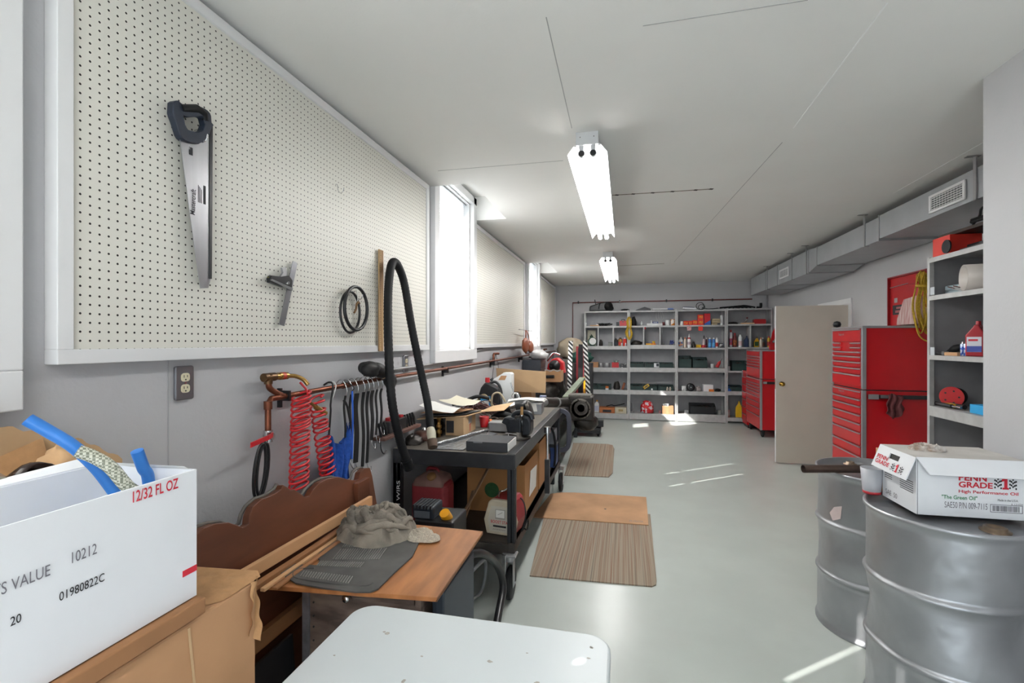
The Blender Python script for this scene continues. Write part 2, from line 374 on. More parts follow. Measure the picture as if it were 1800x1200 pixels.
fixture(6.74, 'farther twin tube fluorescent fixture near the back shelves')
fixture(-2.75, 'added twin tube fluorescent fixture, unseen behind the camera, for fill light')  # extra unseen fixture, added to fill the room with light from behind the camera

# ================================================================ things on the left wall
SAWX = -1.452
hook_proto = thing('pegboard_hook', 'bent wire hook inside the handsaw handle', 'hook', (SAWX, 1.40, 2.33), 0, 'wire hooks in the largest pegboard')
MB().tube(cr([(-.012, 0, .01), (.0, 0, .012), (.006, 0, 0), (.008, 0, -.02), (.02, 0, -.034), (.036, 0, -.028), (.042, 0, -.008)], 5), .0022, 6).make('wire', CHROME, hook_proto)
dup(hook_proto, (SAWX - .005, *(2.25,2.41)), 0, 'empty wire hook high in the middle of the largest pegboard')
dup(hook_proto, (SAWX - .005, *(2.437,1.873)), 0, 'wire hook holding the two black drive belts')
dup(hook_proto, (SAWX - .005, *(2.905,2.109)), 0, 'wire hook under the bend of the big black hose')

s = thing('handsaw', 'large handsaw with blue black handle hanging on the nearest pegboard', 'saw', (SAWX + .012, 1.36, 2.3))
def off(poly, y, z): return [(a - y, c - z) for a, c in poly]
blade = [(1.316,2.297),(1.384,2.31),(1.433,2.367),(1.448,2.373),(1.443,1.826),(1.433,1.792),(1.4,1.787),(1.395,1.806)]
MB().prism(off(blade, 1.36, 2.3), -.0012, .0012, 'X').make('blade', mat('brushed_saw_steel', 'B5B6BA', .3, .95, .06, 60, stretch=(1, 1, .05)), s)
tz = [(1.437,2.369),(1.449,2.374),(1.445,1.826),(1.435,1.825)]
MB().prism(off(tz, 1.36, 2.3), -.004, .004, 'X').make('tooth_guard', BLACKP, s)
hd = [(1.283,2.379),(1.293,2.39),(1.303,2.395),(1.314,2.387),(1.339,2.395),(1.384,2.414),(1.412,2.416),(1.431,2.408),(1.433,2.379),(1.443,2.375),(1.433,2.359),(1.423,2.329),(1.4,2.299),(1.379,2.281),(1.35,2.273),(1.32,2.271),(1.309,2.279),(1.293,2.319),(1.281,2.341)]
hole = [(1.32,2.352),(1.339,2.355),(1.384,2.379),(1.398,2.381),(1.405,2.361),(1.395,2.335),(1.372,2.319),(1.339,2.313),(1.328,2.322)]
# handle as a ring bridged between outer outline and hole
def ring_prism(mb, outer, inner, x0, x1, n=44):
    def rs(p):
        q = [Vector((a, c)) for a, c in p]; q.append(q[0]); ls = [0]
        for i in range(len(q) - 1): ls.append(ls[-1] + (q[i + 1] - q[i]).length)
        o = []
        for k in range(n):
            t = ls[-1] * k / n
            for i in range(len(q) - 1):
                if ls[i] <= t <= ls[i + 1] + 1e-9: o.append(q[i].lerp(q[i + 1], (t - ls[i]) / max(1e-9, ls[i + 1] - ls[i]))); break
        return o
    cx = sum(a for a, c in inner) / len(inner); cz = sum(c for a, c in inner) / len(inner)
    def polar(p):
        o = rs(p); return sorted(o, key=lambda v: math.atan2(v.y - cz, v.x - cx))
    A, B = polar(outer), polar(inner); vs = []
    for x in (x0, x1):
        vs += [(x, p.x, p.y) for p in A] + [(x, p.x, p.y) for p in B]
    fs = []
    for i in range(n):
        j = (i + 1) % n
        fs += [(i, n + i, n + j, j), (2 * n + i, 2 * n + j, 3 * n + j, 3 * n + i), (i, j, 2 * n + j, 2 * n + i), (n + i, 3 * n + i, 3 * n + j, n + j)]
    return mb.add(vs, fs)
ring_prism(MB(), off(hd, 1.36, 2.3), off(hole, 1.36, 2.3), -.011, .016).make('handle', mat('navy_handle', '1F2838', .45, 0, .25, 30), s, .003)
gp = [(1.315,2.375),(1.374,2.401),(1.404,2.397),(1.409,2.375)]
MB().tube([(.012, a - 1.36, c - 2.3) for a, c in gp], [.012, .014, .013, .01], 10).make('grip', BLACK, s)
q = (1.367,2.046); q2 = (1.362,2.091)
lt = MB().text('Mastercraft', (.0018, q[0] + .009 - 1.36, q[1] - .01 - 2.3), (0, .05, 1), (0, -1, .05), .088, .02, .01)
lt.make('lettering', PRINTK, s)
lb = MB()
for k, wd in enumerate((.075, .07, .066, .06)): lb.box((.0014, .034 + k * .0045 - .004, -.215), (.002, .0352 + k * .0045 - .004, -.215 + wd * .8))
tag(lb.make('fine_print', PRINTK, s), kind='stuff')
MB().box((.0014, .0515, -.215), (.002, .061, -.15)).make('printed_label', PRINTK, s)
MB().box((.0014, -.006, -.062), (.002, .008, -.036)).make('badge', PRINTK, s)
wl = MB().text('HCP', (.0022, -.003, -.045), (0, 0, 1), (0, -1, 0), .014, .006); wl.make('badge_lettering', PRINTW, s)

s = thing('combination_square', 'steel combination square hanging tilted on the pegboard', 'square', (-1.45, 1.9, 1.85))
pa = lambda X, pts, y, z: [(a - y, c - z) for a, c in pts]
MB().prism(pa(0, [(1.897,1.965),(1.928,1.96),(1.841,1.67),(1.808,1.676)], 1.9, 1.85), -.001, .0015, 'X').make('blade', mat('rule_steel', '8C8D92', .35, .9, .08), s)
hp = [(1.737,1.865),(1.747,1.879),(1.806,1.882),(1.857,1.893),(1.88,1.874),(1.873,1.83),(1.846,1.835),(1.741,1.849)]
MB().prism(pa(0, hp, 1.9, 1.85), -.006, .014, 'X').make('head', mat('black_enamel', '1D1D1F', .3), s, .002)
MB().prism(pa(0, [(1.734,1.858),(1.747,1.864),(1.876,1.84),(1.873,1.827)], 1.9, 1.85), -.008, .017, 'X').make('machined_edge', CHROME, s)
MB().prism(pa(0, [(1.821,1.923),(1.843,1.929),(1.854,1.908),(1.85,1.885),(1.824,1.877),(1.814,1.885),(1.828,1.902)], 1.9, 1.85), -.004, .006, 'X').make('scriber_clip', STEEL, s)
q = (1.747,1.861); MB().prism(pa(0, [(1.739,1.872),(1.784,1.873),(1.784,1.854),(1.743,1.859)], 1.9, 1.85), 0, .004, 'X').make('vial_label', mat('vial_yellow', 'A8A020', .3, col2='1D1D1F', scale=90), s)
MB().cyl((.014, *pa(0, [(1.833,1.858)], 1.9, 1.85)[0]), (.03, *pa(0, [(1.833,1.858)], 1.9, 1.85)[0]), .008, .007).make('clamp_nut', CHROME, s)

def belt(mb, cy, cz, ry, rz, x, w, tilt=0, lean=0, n=40):             # a v-belt loop hanging in the wall plane
    pts = []
    for i in range(n):
        a = 2 * math.pi * i / n
        pts.append((x + lean * math.sin(a), cy + ry * math.cos(a) + tilt * math.sin(a), cz + rz * math.sin(a)))
    return mb.tube(pts, w, 6, True)
c0 = (2.376,1.774)
single('drive_belt', 'round black drive belt on the pegboard hook, the wider loop', 'belt', belt(MB(), c0[0] + .01, c0[1] + .01, .115, .118, -1.425, .0095), BLACKP, 'drive belts on the pegboard hook')
single('drive_belt', 'black drive belt hanging behind the wider loop on the hook', 'belt', belt(MB(), c0[0] - .022, c0[1] - .012, .095, .112, -1.442, .007), BLACKP, 'drive belts on the pegboard hook')
tg = thing('key_tag', 'brown tag with bent key hanging inside the drive belts', 'tag', (-1.43, c0[0] + .015, c0[1] + .09))
MB().tube(cr([(0, 0, .03), (.004, .008, 0), (.0, .018, -.03), (.0, .01, -.05)]), .002, 5).make('string', PAPER, tg)
MB().tube(cr([(.004, .03, -.05), (.006, .01, -.045), (.006, -.004, -.06), (.006, -.01, -.085), (.006, -.028, -.105)]), .006, 6).make('bent_key', mat('brown_metal', '7A5A3A', .5, .3), tg)

r = thing('yardstick', 'old brown wooden yardstick standing flat on the pegboard', 'ruler', (-1.452, *(2.704,1.544)))
MB().box((0, -.028, 0), (.007, .028, .62)).make('stick', mat('old_stick_wood', 'B89768', .7, 0, .35, 8, stretch=(1, 6, .4), col2='7A5A38'), r, .002)
tk = MB()
for i in range(1, 48): tk.box((.0072, -.021, i * .0127), (.0076, -.021 + (.018 if i % 2 == 0 else .009), i * .0127 + .0016))
tk.make('printed_scale', mat('faded_print', '4A3826', .8, var=0), r)

# big black vacuum hose over a hook
hs = thing('vacuum_hose', 'long black ribbed vacuum hose looped over a pegboard hook', 'hose', (-1.38, 2.95, .83))
HP = [(-1.26, *(2.676,0.876)), (-1.27, *(2.598,1.033)), (-1.29, *(2.538,1.262)), (-1.33, *(2.574,1.57)), (-1.375, *(2.654,1.842)), (-1.385, *(2.696,2.018)), (-1.385, *(2.74,2.091)), (-1.38, *(2.8,2.075)), (-1.37, *(2.868,1.969)), (-1.34, *(2.905,1.714)), (-1.3, *(2.94,1.455)), (-1.25, *(2.944,1.233)), (-1.22, *(2.919,1.108)), (-1.2, *(2.89,1.052))]
O = Vector(hs.location); pts = [Vector(p) - O for p in cr(HP, 24)]
rr = [(.0265 if i % 2 else .0245) for i in range(len(pts))]
MB().tube(pts, rr, 12).make('corrugated_tube', BLACK, hs)
a, b2 = pts[0], (pts[0] - pts[6]).normalized()
MB().cyl(a - b2 * .03, a + b2 * .04, .032, .03, 16).make('end_cuff', BLACK, hs)
a = pts[-1]; dn = (pts[-1] - pts[-8]).normalized()
MB().lathe([(.02, 0), (.026, .02), (.03, .06), (.022, .11)], M=Matrix.Translation(a + dn * .0) @ dn.to_track_quat('Z', 'Y').to_matrix().to_4x4() @ Matrix.Rotation(math.pi, 4, 'X') @ Matrix.Translation((0, 0, -.10))).make('nozzle', mat('cream_plastic', 'C9C3AE', .5, 0, .15, 20), hs)
MB().cyl(a + dn * .085, a + dn * .135, .033, .03, 16).make('nozzle_brush', mat('brown_brush', '5A4638', .8, 0, .3, 30), hs)

def outlet(y, z, label):
    t = thing('wall_outlet', label, 'outlet', (XL, y, z), 0, 'steel outlet plates under the largest pegboard')
    MB().prism(rrect(-.036, -.059, .036, .059, .008), 0, .012, 'X').make('cover_plate', mat('outlet_steel', '8D8E93', .3, .8, .06), t, .003)
    for s in (-1, 1):
        rc = MB().prism(rrect(-.017, s * .0195 - .0145, .017, s * .0195 + .0145, .011), .01, .0145, 'X').make('receptacle', mat('ivory_plastic', 'DDD5B8', .4), t)
        sl = MB().box((.0146, -.0075, s * .0195 - .001), (.0152, -.0055, s * .0195 + .008)).box((.0146, .0055, s * .0195 - .0), (.0152, .0075, s * .0195 + .0075)).cyl((.0146, 0, s * .0195 - .008), (.0152, 0, s * .0195 - .008), .0028, n=8)
        sl.make('slot', BLACKP, rc)
    MB().cyl((.012, 0, 0), (.0135, 0, 0), .0035, n=10).make('screw', CHROME, t)
outlet(1.385, 1.458, 'nearest steel outlet plate with two ivory sockets')
outlet(3.145, 1.447, 'farther steel outlet plate beside the hanging black hose')

# copper compressed air line with its drops
PX = -1.455
pl = thing('air_line', 'old copper air pipe running low along the left wall', 'pipe', (PX, 1.85, 1.34))
O = Vector(pl.location); V = lambda y, z, x=PX: Vector((x, y, z)) - O
MB().tube([V(1.748, 1.19), V(1.748, 1.342), V(1.765, 1.36), V(2.85, 1.375), V(10.5, 1.405)], .0125, 10).make('main_pipe', COPPER, pl)
MB().tube(cr([V(1.845, 1.362), V(1.765, 1.40), V(1.752, 1.425), V(1.754, 1.445)], 5), .0125, 10).make('upper_branch', COPPER, pl)
ft = MB().cyl(V(1.748, 1.318), V(1.748, 1.352), .017).make('elbow', COPPER, pl)
MB().cyl(V(1.722, 1.452), V(1.787, 1.452), .018).cyl(V(1.75, 1.424), V(1.75, 1.464), .017).make('tee_fitting', mat('old_bronze', '6E5238', .4, .8, .4, 40), pl)
MB().cyl(V(1.787, 1.452), V(1.867, 1.450), .014).cyl(V(1.812, 1.452), V(1.827, 1.4515), .018, n=6).cyl(V(1.847, 1.452), V(1.862, 1.4515), .018, n=6).make('coupler', BRASS, pl)
MB().cyl(V(1.827, 1.452), V(1.847, 1.4517), .0165).make('red_ring', mat('red_tape', 'C23A22', .5), pl)
MB().tube(cr([V(1.867, 1.450), V(1.90, 1.447, -1.44), V(1.93, 1.43, -1.42), V(1.937, 1.405, -1.40)], 5), .0095, 8).make('swivel_bend', BRASS, pl)
MB().cyl(V(1.748, 1.18), V(1.748, 1.23), .018, n=8).cyl(V(1.748, 1.205, -1.47), V(1.748, 1.205, -1.43), .014).make('ball_valve', CHROME, pl)
MB().strap([V(1.748, 1.212, -1.432), V(1.71, 1.209, -1.42), V(1.60, 1.20, -1.41)], .02, .004, (0, .1, 1)).make('valve_lever', mat('red_lever', 'C0242C', .35), pl)
for y in (1.862, 3.85, 5.35, 6.9, 8.3): MB().box((-.043, y - O.y - .006, .0), (.018, y - O.y + .006, .045)).box((-.043, y - O.y - .006, -.03), (-.025, y - O.y + .006, .055)).make('pipe_clip', BLACKP, pl)
MB().tube([V(2.30, 1.3675), V(2.36, 1.3683)], .016, 10).make('sleeve', COPPER, pl)
for y in (5.36, 8.95):
    MB().tube([V(y, 1.39), V(y, 1.45), V(y + .02, 1.465), V(y + .1, 1.465, -1.42)], .014, 8).make('drop_branch', COPPER, pl)
    MB().tube(cr([V(y + .1, 1.46), V(y + .22, 1.3), V(y + .12, 1.1), V(y - .05, 1.15), V(y + .02, 1.35), V(y + .1, 1.46)], 8), .003, 5).make('looped_wire', BLACKP, pl)
cd = thing('conduit', 'thin grey conduit climbing past the window to the middle pegboard', 'conduit', (-1.482, 3.1, 1.43))
MB().tube([(0, -.30, -.012), (.0, .55, -.005), (.0, .75, .004), (.0, 1.9, .095)], .009, 8).make('tube', STEEL, cd)

# belt on the valve lever
single('drive_belt', 'thin black belt hanging from the red valve lever', 'belt', belt(belt(MB(), 1.655, 1.092, .03, .108, -1.402, .006, lean=.012), 1.638, 1.09, .03, .108, -1.402, .006, lean=.012), BLACKP)

# red coiled air hoses
def coil(name, label, top, bot, r0, r1, turns, n=14, seed=1):
    t = thing(name, label, 'air hose', bot); rnd = random.Random(seed); T = Vector(top) - Vector(bot); pts = []
    ph = [0.0]
    gaps = [rnd.uniform(.5, 1.5) for _ in range(turns)]; tot = sum(gaps); acc = 0
    for k in range(turns):
        for i in range(n):
            f = (acc + gaps[k] * i / n) / tot; a = 2 * math.pi * i / n; r = r1 + (r0 - r1) * (1 - f)
            c = T * (1 - f)
            pts.append((c.x + r * .6 * math.cos(a), c.y + r * math.sin(a), c.z + .25 * r * math.sin(a)))
        acc += gaps[k]
    MB().tube(pts, .0052, 7).make('coiled_tube', mat('red_hose', 'C21F26', .35, 0, .1, 20), t)
    return t, T
t, T = coil('coiled_air_hose', 'thicker red coiled air hose hanging nearest the picture left', (-1.42, *(1.917,1.366)), (-1.42, *(1.898,0.924)), .052, .052, 18, seed=3)
MB().tube([T + Vector((-.03, .03, .05)), T + Vector((-.01, .045, .02)), T + Vector((0, .05, -.005))], .0055, 7).make('tail', mat('red_hose', ''), t)
t, T = coil('coiled_air_hose', 'second red coiled air hose in front of the blue towel', (-1.42, *(2.025,1.341)), (-1.42, *(2.125,0.922)), .042, .047, 14, seed=8)
MB().cyl(T + Vector((.01, -.02, -.045)), T + Vector((.02, .045, -.085)), .012, n=10).cyl(T + Vector((.01, -.06, -.02)), T + Vector((.012, -.02, -.045)), .007).make('quick_coupler', BRASS, t)

# bungee straps over the pipe
def bungee(y, z0, m, label, w=.014, hook=True, double=True, x=-1.43):
    t = thing('rubber_strap', label, 'strap', (x, y, z0), 0, 'rubber tarp straps hung on the copper pipe'); top = 1.370 - z0
    MB().strap(cr([(.012, 0, top - .05), (.0, .004, top * .72), (.006, .008, top * .42), (.0, .006, .04)], 6), w, .006, (.3, 1, 0)).make('band', m, t)
    MB().tube(cr([(.012, 0, top - .05), (.02, .0, top - .02), (0, 0, top + .022), (-.025, 0, top + .03), (-.042, 0, top + .014), (-.045, 0, top - .01)], 5), .0025, 6).make('upper_hook', CHROME, t)
    MB().tube(cr([(0, .006, .045), (.005, .006, .015), (.012, .02, -.012), (.008, .036, -.004), (.006, .04, .014)], 5), .0025, 6).make('lower_hook', CHROME, t)
BND = mat('black_strap_rubber', '1C1B1C', .6, 0, .2, 30)
for y, zb, w, m, lab in (((2.271,1.305)[0], .98, .010, BND, 'thin black strap looped nearest the blue towel'), ((2.325,1.299)[0], .93, .012, BND, 'short black strap right of the towel hanger'), ((2.381,1.292)[0], .90, .03, BND, 'broadest black strap hanging beside the blue cord'),
                          ((2.452,1.284)[0], .86, .018, BND, 'long black strap hanging behind the headboard end'), ((2.501,1.279)[0], .87, .016, BND, 'long black strap reaching below the headboard top'), ((2.552,1.273)[0], .99, .02, BND, 'wide short black strap near the hose'), ((2.605,1.267)[0], 1.01, .012, BND, 'narrow short black strap near the hose'), ((2.66,1.261)[0], 1.05, .014, BND, 'last black strap, beside the big hose')):
    bungee(y, zb, m, lab, w)
t = thing('elastic_cord', 'bright blue elastic cord hanging between black straps', 'cord', (-1.405, (2.311,1.301)[0], .98))
MB().tube(cr([(0, 0, .36), (.003, .002, .2), (0, -.002, 0)], 5), .005, 7).make('cord', mat('blue_cord', '2C62C8', .6), t)
MB().tube(cr([(0, 0, .36), (.01, 0, .38), (-.035, 0, .405), (-.062, 0, .385)], 5), .003, 6).make('hook', BLACKP, t)

# blue towel on a white wire hanger, black rubber boot over the pipe
t = thing('blue_towel', 'blue shop towel hanging from a wire hanger', 'towel', (-1.436, 2.165, .86))
def tow(u, v):
    y = -.045 + .2 * u; fold = .025 * math.sin(u * 17 + v * 2) + .012 * math.sin(u * 31); sag = .065 * math.sin(math.pi * u) ** 1.0
    zt = .285 - sag + .03 * (u > .8)
    return (.02 + fold * (.4 + .6 * v), y + .012 * math.sin(v * 5), zt * (1 - v) + v * (.012 * math.sin(u * 9)))
MB().grid(tow, 28, 14).make('cloth', mat('blue_terry', '1F4FA8', .95, 0, .3, 60, .3), t)
def tow2(u, v):
    a = tow(u, v); return (a[0] - .012, a[1], a[2])
MB().grid(tow2, 28, 14).make('back_cloth', mat('blue_terry', ''), t)
h = MB().tube(cr([(.01, -.03, .27), (.01, -.015, .39), (0, .0, .43), (-.0, .02, .52), (-.03, .03, .535), (-.062, .035, .52)], 5), .005, 6)
h.make('strap_loop', BND, t)
MB().tube(cr([(.01, .17, .29), (.012, .13, .40), (.0, .115, .435)], 5), .006, 6).make('strap_loop', BND, t)
MB().tube(cr([(0, .0, .43), (0, .045, .51), (-.02, .055, .535), (-.055, .06, .525)], 5), .003, 6).make('hanger_wire', WHITEP, t)
t = thing('rubber_boot', 'black rubber sleeve folded over the copper pipe end and tied', 'sleeve', (-1.432, 2.60, 1.372))
MB().tube(cr([(.01, -.16, .085), (.03, -.06, .075), (.03, .03, .05), (.03, .12, .01), (.02, .17, -.06)], 5), [.03, .034, .036, .036, .036, .038, .04, .04, .04, .04, .038, .036, .034, .032, .036, .04, .042, .04, .034, .026, .018], 14).make('sleeve', BND, t)
MB().tube(cr([(.035, .02, .09), (.06, .035, .05), (.04, .03, .012), (-.005, .02, .05)], 5, True), .004, 6, True).make('tie_band', mat('tan_band', 'B39A7C', .7), t)
MB().blob((.03, -.11, .075), (.05, .07, .045), 3, .2).make('gathered_end', BND, t)
MB().tube([(.03, .16, .03), (.02, .15, .09), (.02, .14, .10)], [.01, .007, .004], 8).make('strap_end', BND, t)

# ================================================================ left foreground
# white folding table under the camera
t = thing('folding_table', 'white plastic folding table top in the front of the picture', 'table', (-.44, .54, 0))
MB().prism(rrect(-.405, -.905, .405, .905, .07, 8), .697, .74, 'Z').make('tabletop', mat('table_plastic', 'D0D7DA', .38, 0, .02, 5), t, .008, seg=3)
sp = MB(); rnd = random.Random(5)
for i in range(16):
    x, y, q = rnd.uniform(-.36, .36), rnd.uniform(.3, .86), rnd.uniform(.003, .009); sp.prism([(x + q * math.cos(a) * rnd.uniform(.5, 1.3), y + q * math.sin(a) * rnd.uniform(.4, 1)) for a in [k * 1.047 for k in range(6)]], .7401, .7404, 'Z')
tag(sp.make('scuff_stains', mat('scuff', 'B9B4AE', .8, var=.3, scale=90), t), kind='stuff')
for y in (-.7, .7):
    MB().tube([(-.3, y, .70), (-.3, y, .02), (-.28, y, 0.013), (.28, y, 0.013), (.3, y, .02), (.3, y, .70)], .013, 8).make('leg_frame', STEEL, t)

# tall brown carton with a tray and the white oil box on it
t = thing('cardboard_carton', 'big scuffed brown carton under the white oil box, left front', 'box', (-1.13, .66, 0))
MB().box((-.085, -.38, 0), (.225, .385, 1.0)).make('body', CARD, t, .006)
bt = MB().add([(.225, .28, 1.001), (.225, .40, 1.001), (.20, .42, 1.004), (.05, .405, 1.004), (-.08, .40, 1.002), (-.08, .2, 1.002), (.05, .2, 1.002), (.18, .22, 1.002)], [(0, 1, 2, 7), (7, 2, 3, 6), (6, 3, 4, 5)])
bt.make('torn_top_flap', mat('torn_card', 'B4895E', .9, 0, .2, 30, .2), t)
MB().grid(lambda u, v: (.228 + .008 * math.sin(u * 5 + v * 3) , .36 + .032 * u + .004 * math.sin(v * 17 + 1), 1.004 - .13 * v - .03 * u * v), 8, 24).make('torn_corner', mat('torn_card', ''), t)
for pts in ([(.2262, .19, .99), (.2262, .205, .85), (.2262, .215, .7)],): MB().strap(pts, .006, .001, (0, 1, 0)).make('tape_strip', CARDL, t)
MB().strap([(.2265, .02, .93), (.2265, -.03, .895), (.2265, .0, .89), (.2265, -.06, .86)], .012, .001, (0, .3, 1)).make('white_scrape', PAPER, t)
MB().text('CU 9', (.06, .30, 1.0045), (-.3, 1, 0), (-1, -.3, 0), .07, .03).make('pencil_writing', PRINTB, t)
single('cardboard_tray', 'shallow brown cardboard tray between the carton and the white box', 'tray', MB().box((-1.20, .34, 1.006), (-.895, .885, 1.04)), mat('brown_tray', '9A6E49', .85, 0, .12, 8), bevel=.003)
t = thing('oil_box', 'open white carton marked 12/32 FL OZ with blue hoses in it', 'box', (-1.045, .62, 1.043))
bx0, bx1, by0, by1, hh = -.125, .128, -.28, .262, .277; th = .004
MB().box((bx1 - th, by0, 0), (bx1, by1, hh)).box((bx0, by0, 0), (bx0 + th, by1, hh)).box((bx0 + th, by1 - th, 0), (bx1 - th, by1, hh)).box((bx0 + th, by0, 0), (bx1 - th, by0 + th, hh)).box((bx0 + th, by0 + th, 0), (bx1 - th, by1 - th, .004)).make('body', WHITEC, t)
MB().sheet([(bx0, .04, hh), (bx0, .235, hh), (bx0 - .035, .235, hh + .012), (bx0 - .05, .05, hh + .0)], (0, 0, .003)).make('side_flap', WHITEC, t)
MB().add([(bx0 + .006, .262, hh - .01), (bx1 - .01, .262, hh - .004), (bx1 - .02, .25, hh + .008), (bx0 + .02, .255, hh + .004)], [(0, 1, 2, 3)]).make('torn_flap_edge', PAPER, t)
TX = bx1 + .0005
def ltr(s, name, txt, p, w, h, m, bold=.0, slant=0): MB().text(txt, (TX, p[0] - .62, p[1] - 1.043), (0, 1, slant), (0, 0, 1), w, h, bold).make(name, m, t)
ltr(t, 'volume_lettering', '12/32 FL OZ', (0.739,1.292), .097, .022, PRINTR, .012)
e_ = (0.602,1.218); ltr(t, 'grey_lettering', 'TS VALUE', (e_[0] - .075, e_[1]), .075, .0185, PRINTB)
ltr(t, 'part_lettering', '10212', (0.634,1.223), .04, .019, PRINTB)
ltr(t, 'code_lettering', '01980822C', (0.615,1.168), .072, .015, PRINTK, .005)
ltr(t, 'count_lettering', '20', (0.549,1.164), .014, .014, PRINTK, .005)
p0 = (0.847,1.098); MB().box((TX - .0003, p0[0] - .62, p0[1] - 1.043), (TX + .0005, by1, p0[1] + .013 - 1.043)).make('red_mark', PRINTR, t)
BH = mat('blue_hose', '2F77C8', .35, 0, .1, 12)
def hose(name, label, pts, r, m, n=12): 
    mb = MB(); P = cr(pts, 8); mb.tube(P, r, n)
    d = (P[0] - P[1]).normalized(); mb.cyl(P[0] + d * .0003, P[0] + d * .0006, r * .72, n=n)
    return single(name, label, 'hose', mb, m)
HX = -1.06
hose('rubber_hose', 'long blue hose arching out of the white oil box', [(-1.13,0.704,1.45), (-1.11,0.726,1.424), (-1.08,0.751,1.389), (-1.06,0.78,1.34), (-1.04,0.805,1.28), (-1.0, .83, 1.2), (-1.0, .80, 1.10)], .0125, BH)
hose('rubber_hose', 'short upright blue hose end in the white oil box corner', [(-1.02,0.832,1.366), (-1.02,0.846,1.326), (-1.02,0.859,1.288), (-1.02, .865, 1.12)], .012, BH)
br = mat('braided_hose', 'B9BBA6', .25, 0, 0); 
nt = br.node_tree; tcb = nt.nodes.new('ShaderNodeTexCoord'); ck = nt.nodes.new('ShaderNodeTexChecker'); mpb = nt.nodes.new('ShaderNodeMapping'); mpb.inputs['Rotation'].default_value = (.6, .7, .78)
nt.links.new(tcb.outputs['Object'], mpb.inputs[0]); nt.links.new(mpb.outputs[0], ck.inputs[0]); ck.inputs['Scale'].default_value = 210
ck.inputs['Color1'].default_value = hexc('C9CABA'); ck.inputs['Color2'].default_value = hexc('7E8272'); nt.links.new(ck.outputs[0], nt.nodes['Principled BSDF'].inputs['Base Color'])
hose('braided_hose', 'clear braided hose lying over the blue hose in the box', [(-1.035,0.726,1.388), (-1.02,0.745,1.373), (-1,0.763,1.348), (-0.985,0.788,1.301), (-.97, .845, 1.24), (-.97, .84, 1.10)], .0125, br)
# torn carton with jars behind
t = thing('torn_carton', 'torn brown carton holding jars between the white box and the wall', 'box', (-1.33, .74, .66))
TC = mat('torn_card', '')
def back(u, v):
    hs_ = [.775, .80, .765, .755, .735, .715, .695, .675, .64, .60]; i_ = min(8, int(u * 9)); top = hs_[i_] + (hs_[i_ + 1] - hs_[i_]) * (u * 9 - i_)
    return (-.10 + .004 * math.sin(u * 20), -.09 + .47 * u, v * (top + .004 * math.sin(u * 60)))
MB().grid(back, 40, 8, False).make('back_panel', CARDL, t)
MB().box((-.11, -.3, -.66), (.10, .30, .42)).make('body', CARD, t)
MB().add([(-.09, -.085, .77), (-.09, .05, .80), (-.05, .04, .745), (-.05, -.02, .72)], [(0, 1, 2, 3)]).add([(-.095, .06, .66), (-.095, .18, .70), (-.04, .17, .60), (-.05, .09, .58)], [(0, 1, 2, 3)]).make('torn_flaps', TC, t)
MB().blob((-.0, .17, .625), (.04, .06, .06), 4, .5, 3, ridge=True).make('crumpled_liner', mat('kraft_paper', 'CDA67C', .9, 0, .2, 20), t)
JAR = mat('dusty_glass_jar', '9C988C', .15, 0, .15, 8)
j = thing('glass_jar', 'grey glass jar lying nearest the left picture edge', 'jar', (-1.315, .70, 1.275), 0, 'jars in the torn carton')
MB().lathe([(0, -.08), (.055, -.08), (.06, -.06), (.06, .06), (.04, .09), (.04, .11), (0, .11)], n=20, M=Matrix.Rotation(R(80), 4, 'Y')).make('body', JAR, j)
j = thing('glass_jar', 'open dark jar lying beside the crumpled paper', 'jar', (-1.31, .80, 1.255), 0, 'jars in the torn carton')
MB().lathe([(0, -.06), (.05, -.06), (.052, .07), (.04, .09), (.036, .09), (.036, .05), (0, .05)], n=20, M=Matrix.Rotation(R(60), 4, 'Y')).make('body', mat('brown_jar', '2A1A16', .2, 0, .2, 8), j)

# ================================================================ headboard, plywood and what lies on it
WOODD = mat('dark_stained_wood', '6E402B', .42, 0, .45, 5, .04, stretch=(1, .35, 2.2))
t = thing('headboard', 'dark stained scroll topped wooden headboard leaning on the wall', 'headboard', (-1.36, 1.75, .03))
OUT = [(1.215,0.918),(1.29,0.973),(1.322,0.987),(1.367,0.985),(1.422,0.969),(1.448,0.952),(1.481,0.929),(1.508,0.932),(1.519,0.961),(1.541,0.985),(1.585,0.999),(1.63,0.996),(1.656,0.997),(1.694,1.004),(1.708,1.018),(1.728,1.003),(1.749,0.983),(1.77,0.981),(1.799,0.958),(1.829,0.929),(1.859,0.925),(1.887,0.944),(1.94,0.962),(2,0.963),(2.082,0.949),(2.15,0.919),(2.227,0.889),(2.254,0.891),(2.275,0.92),(2.32,0.93),(2.372,0.919),(2.384,0.873),(2.396,0.578)]
poly = [(a - 1.75, c - .03) for a, c in OUT]; poly = poly + [(poly[-1][0], .0), (poly[0][0], 0)]
LM = Matrix.Rotation(R(-9), 4, 'Y')
MB().prism(poly, -.016, .016, 'X', Matrix.Translation((0, 0, .95)) @ LM @ Matrix.Translation((0, 0, -.95))).make('panel', WOODD, t, .003)
ED = mat('grey_edge_wood', '6B6660', .7, 0, .3, 20)
MB().tube([Vector((-.022, a, c)) for a, c in poly[1:33]], .007, 6).make('carved_edge', ED, t)
MB().box((.035, .44, .62), (.06, .56, .86), Matrix.Translation((0, 0, 0))).make('end_block', WOODD, t, .003)
MB().cb((.105, -.05, .515), (.03, 1.15, .05), ry=-9).make('lower_moulding', mat('mid_wood', '9A6B45', .55, 0, .3, 6, stretch=(1, .3, 2)), t)
PLY = mat('plywood_face', 'B77A48', .5, 0, .32, 4, .02, stretch=(3.5, .7, 1), col2='8A5730')
t = thing('plywood_board', 'reddish plywood sheet laid flat over the wooden crate', 'board', (-.95, 1.79, .735))
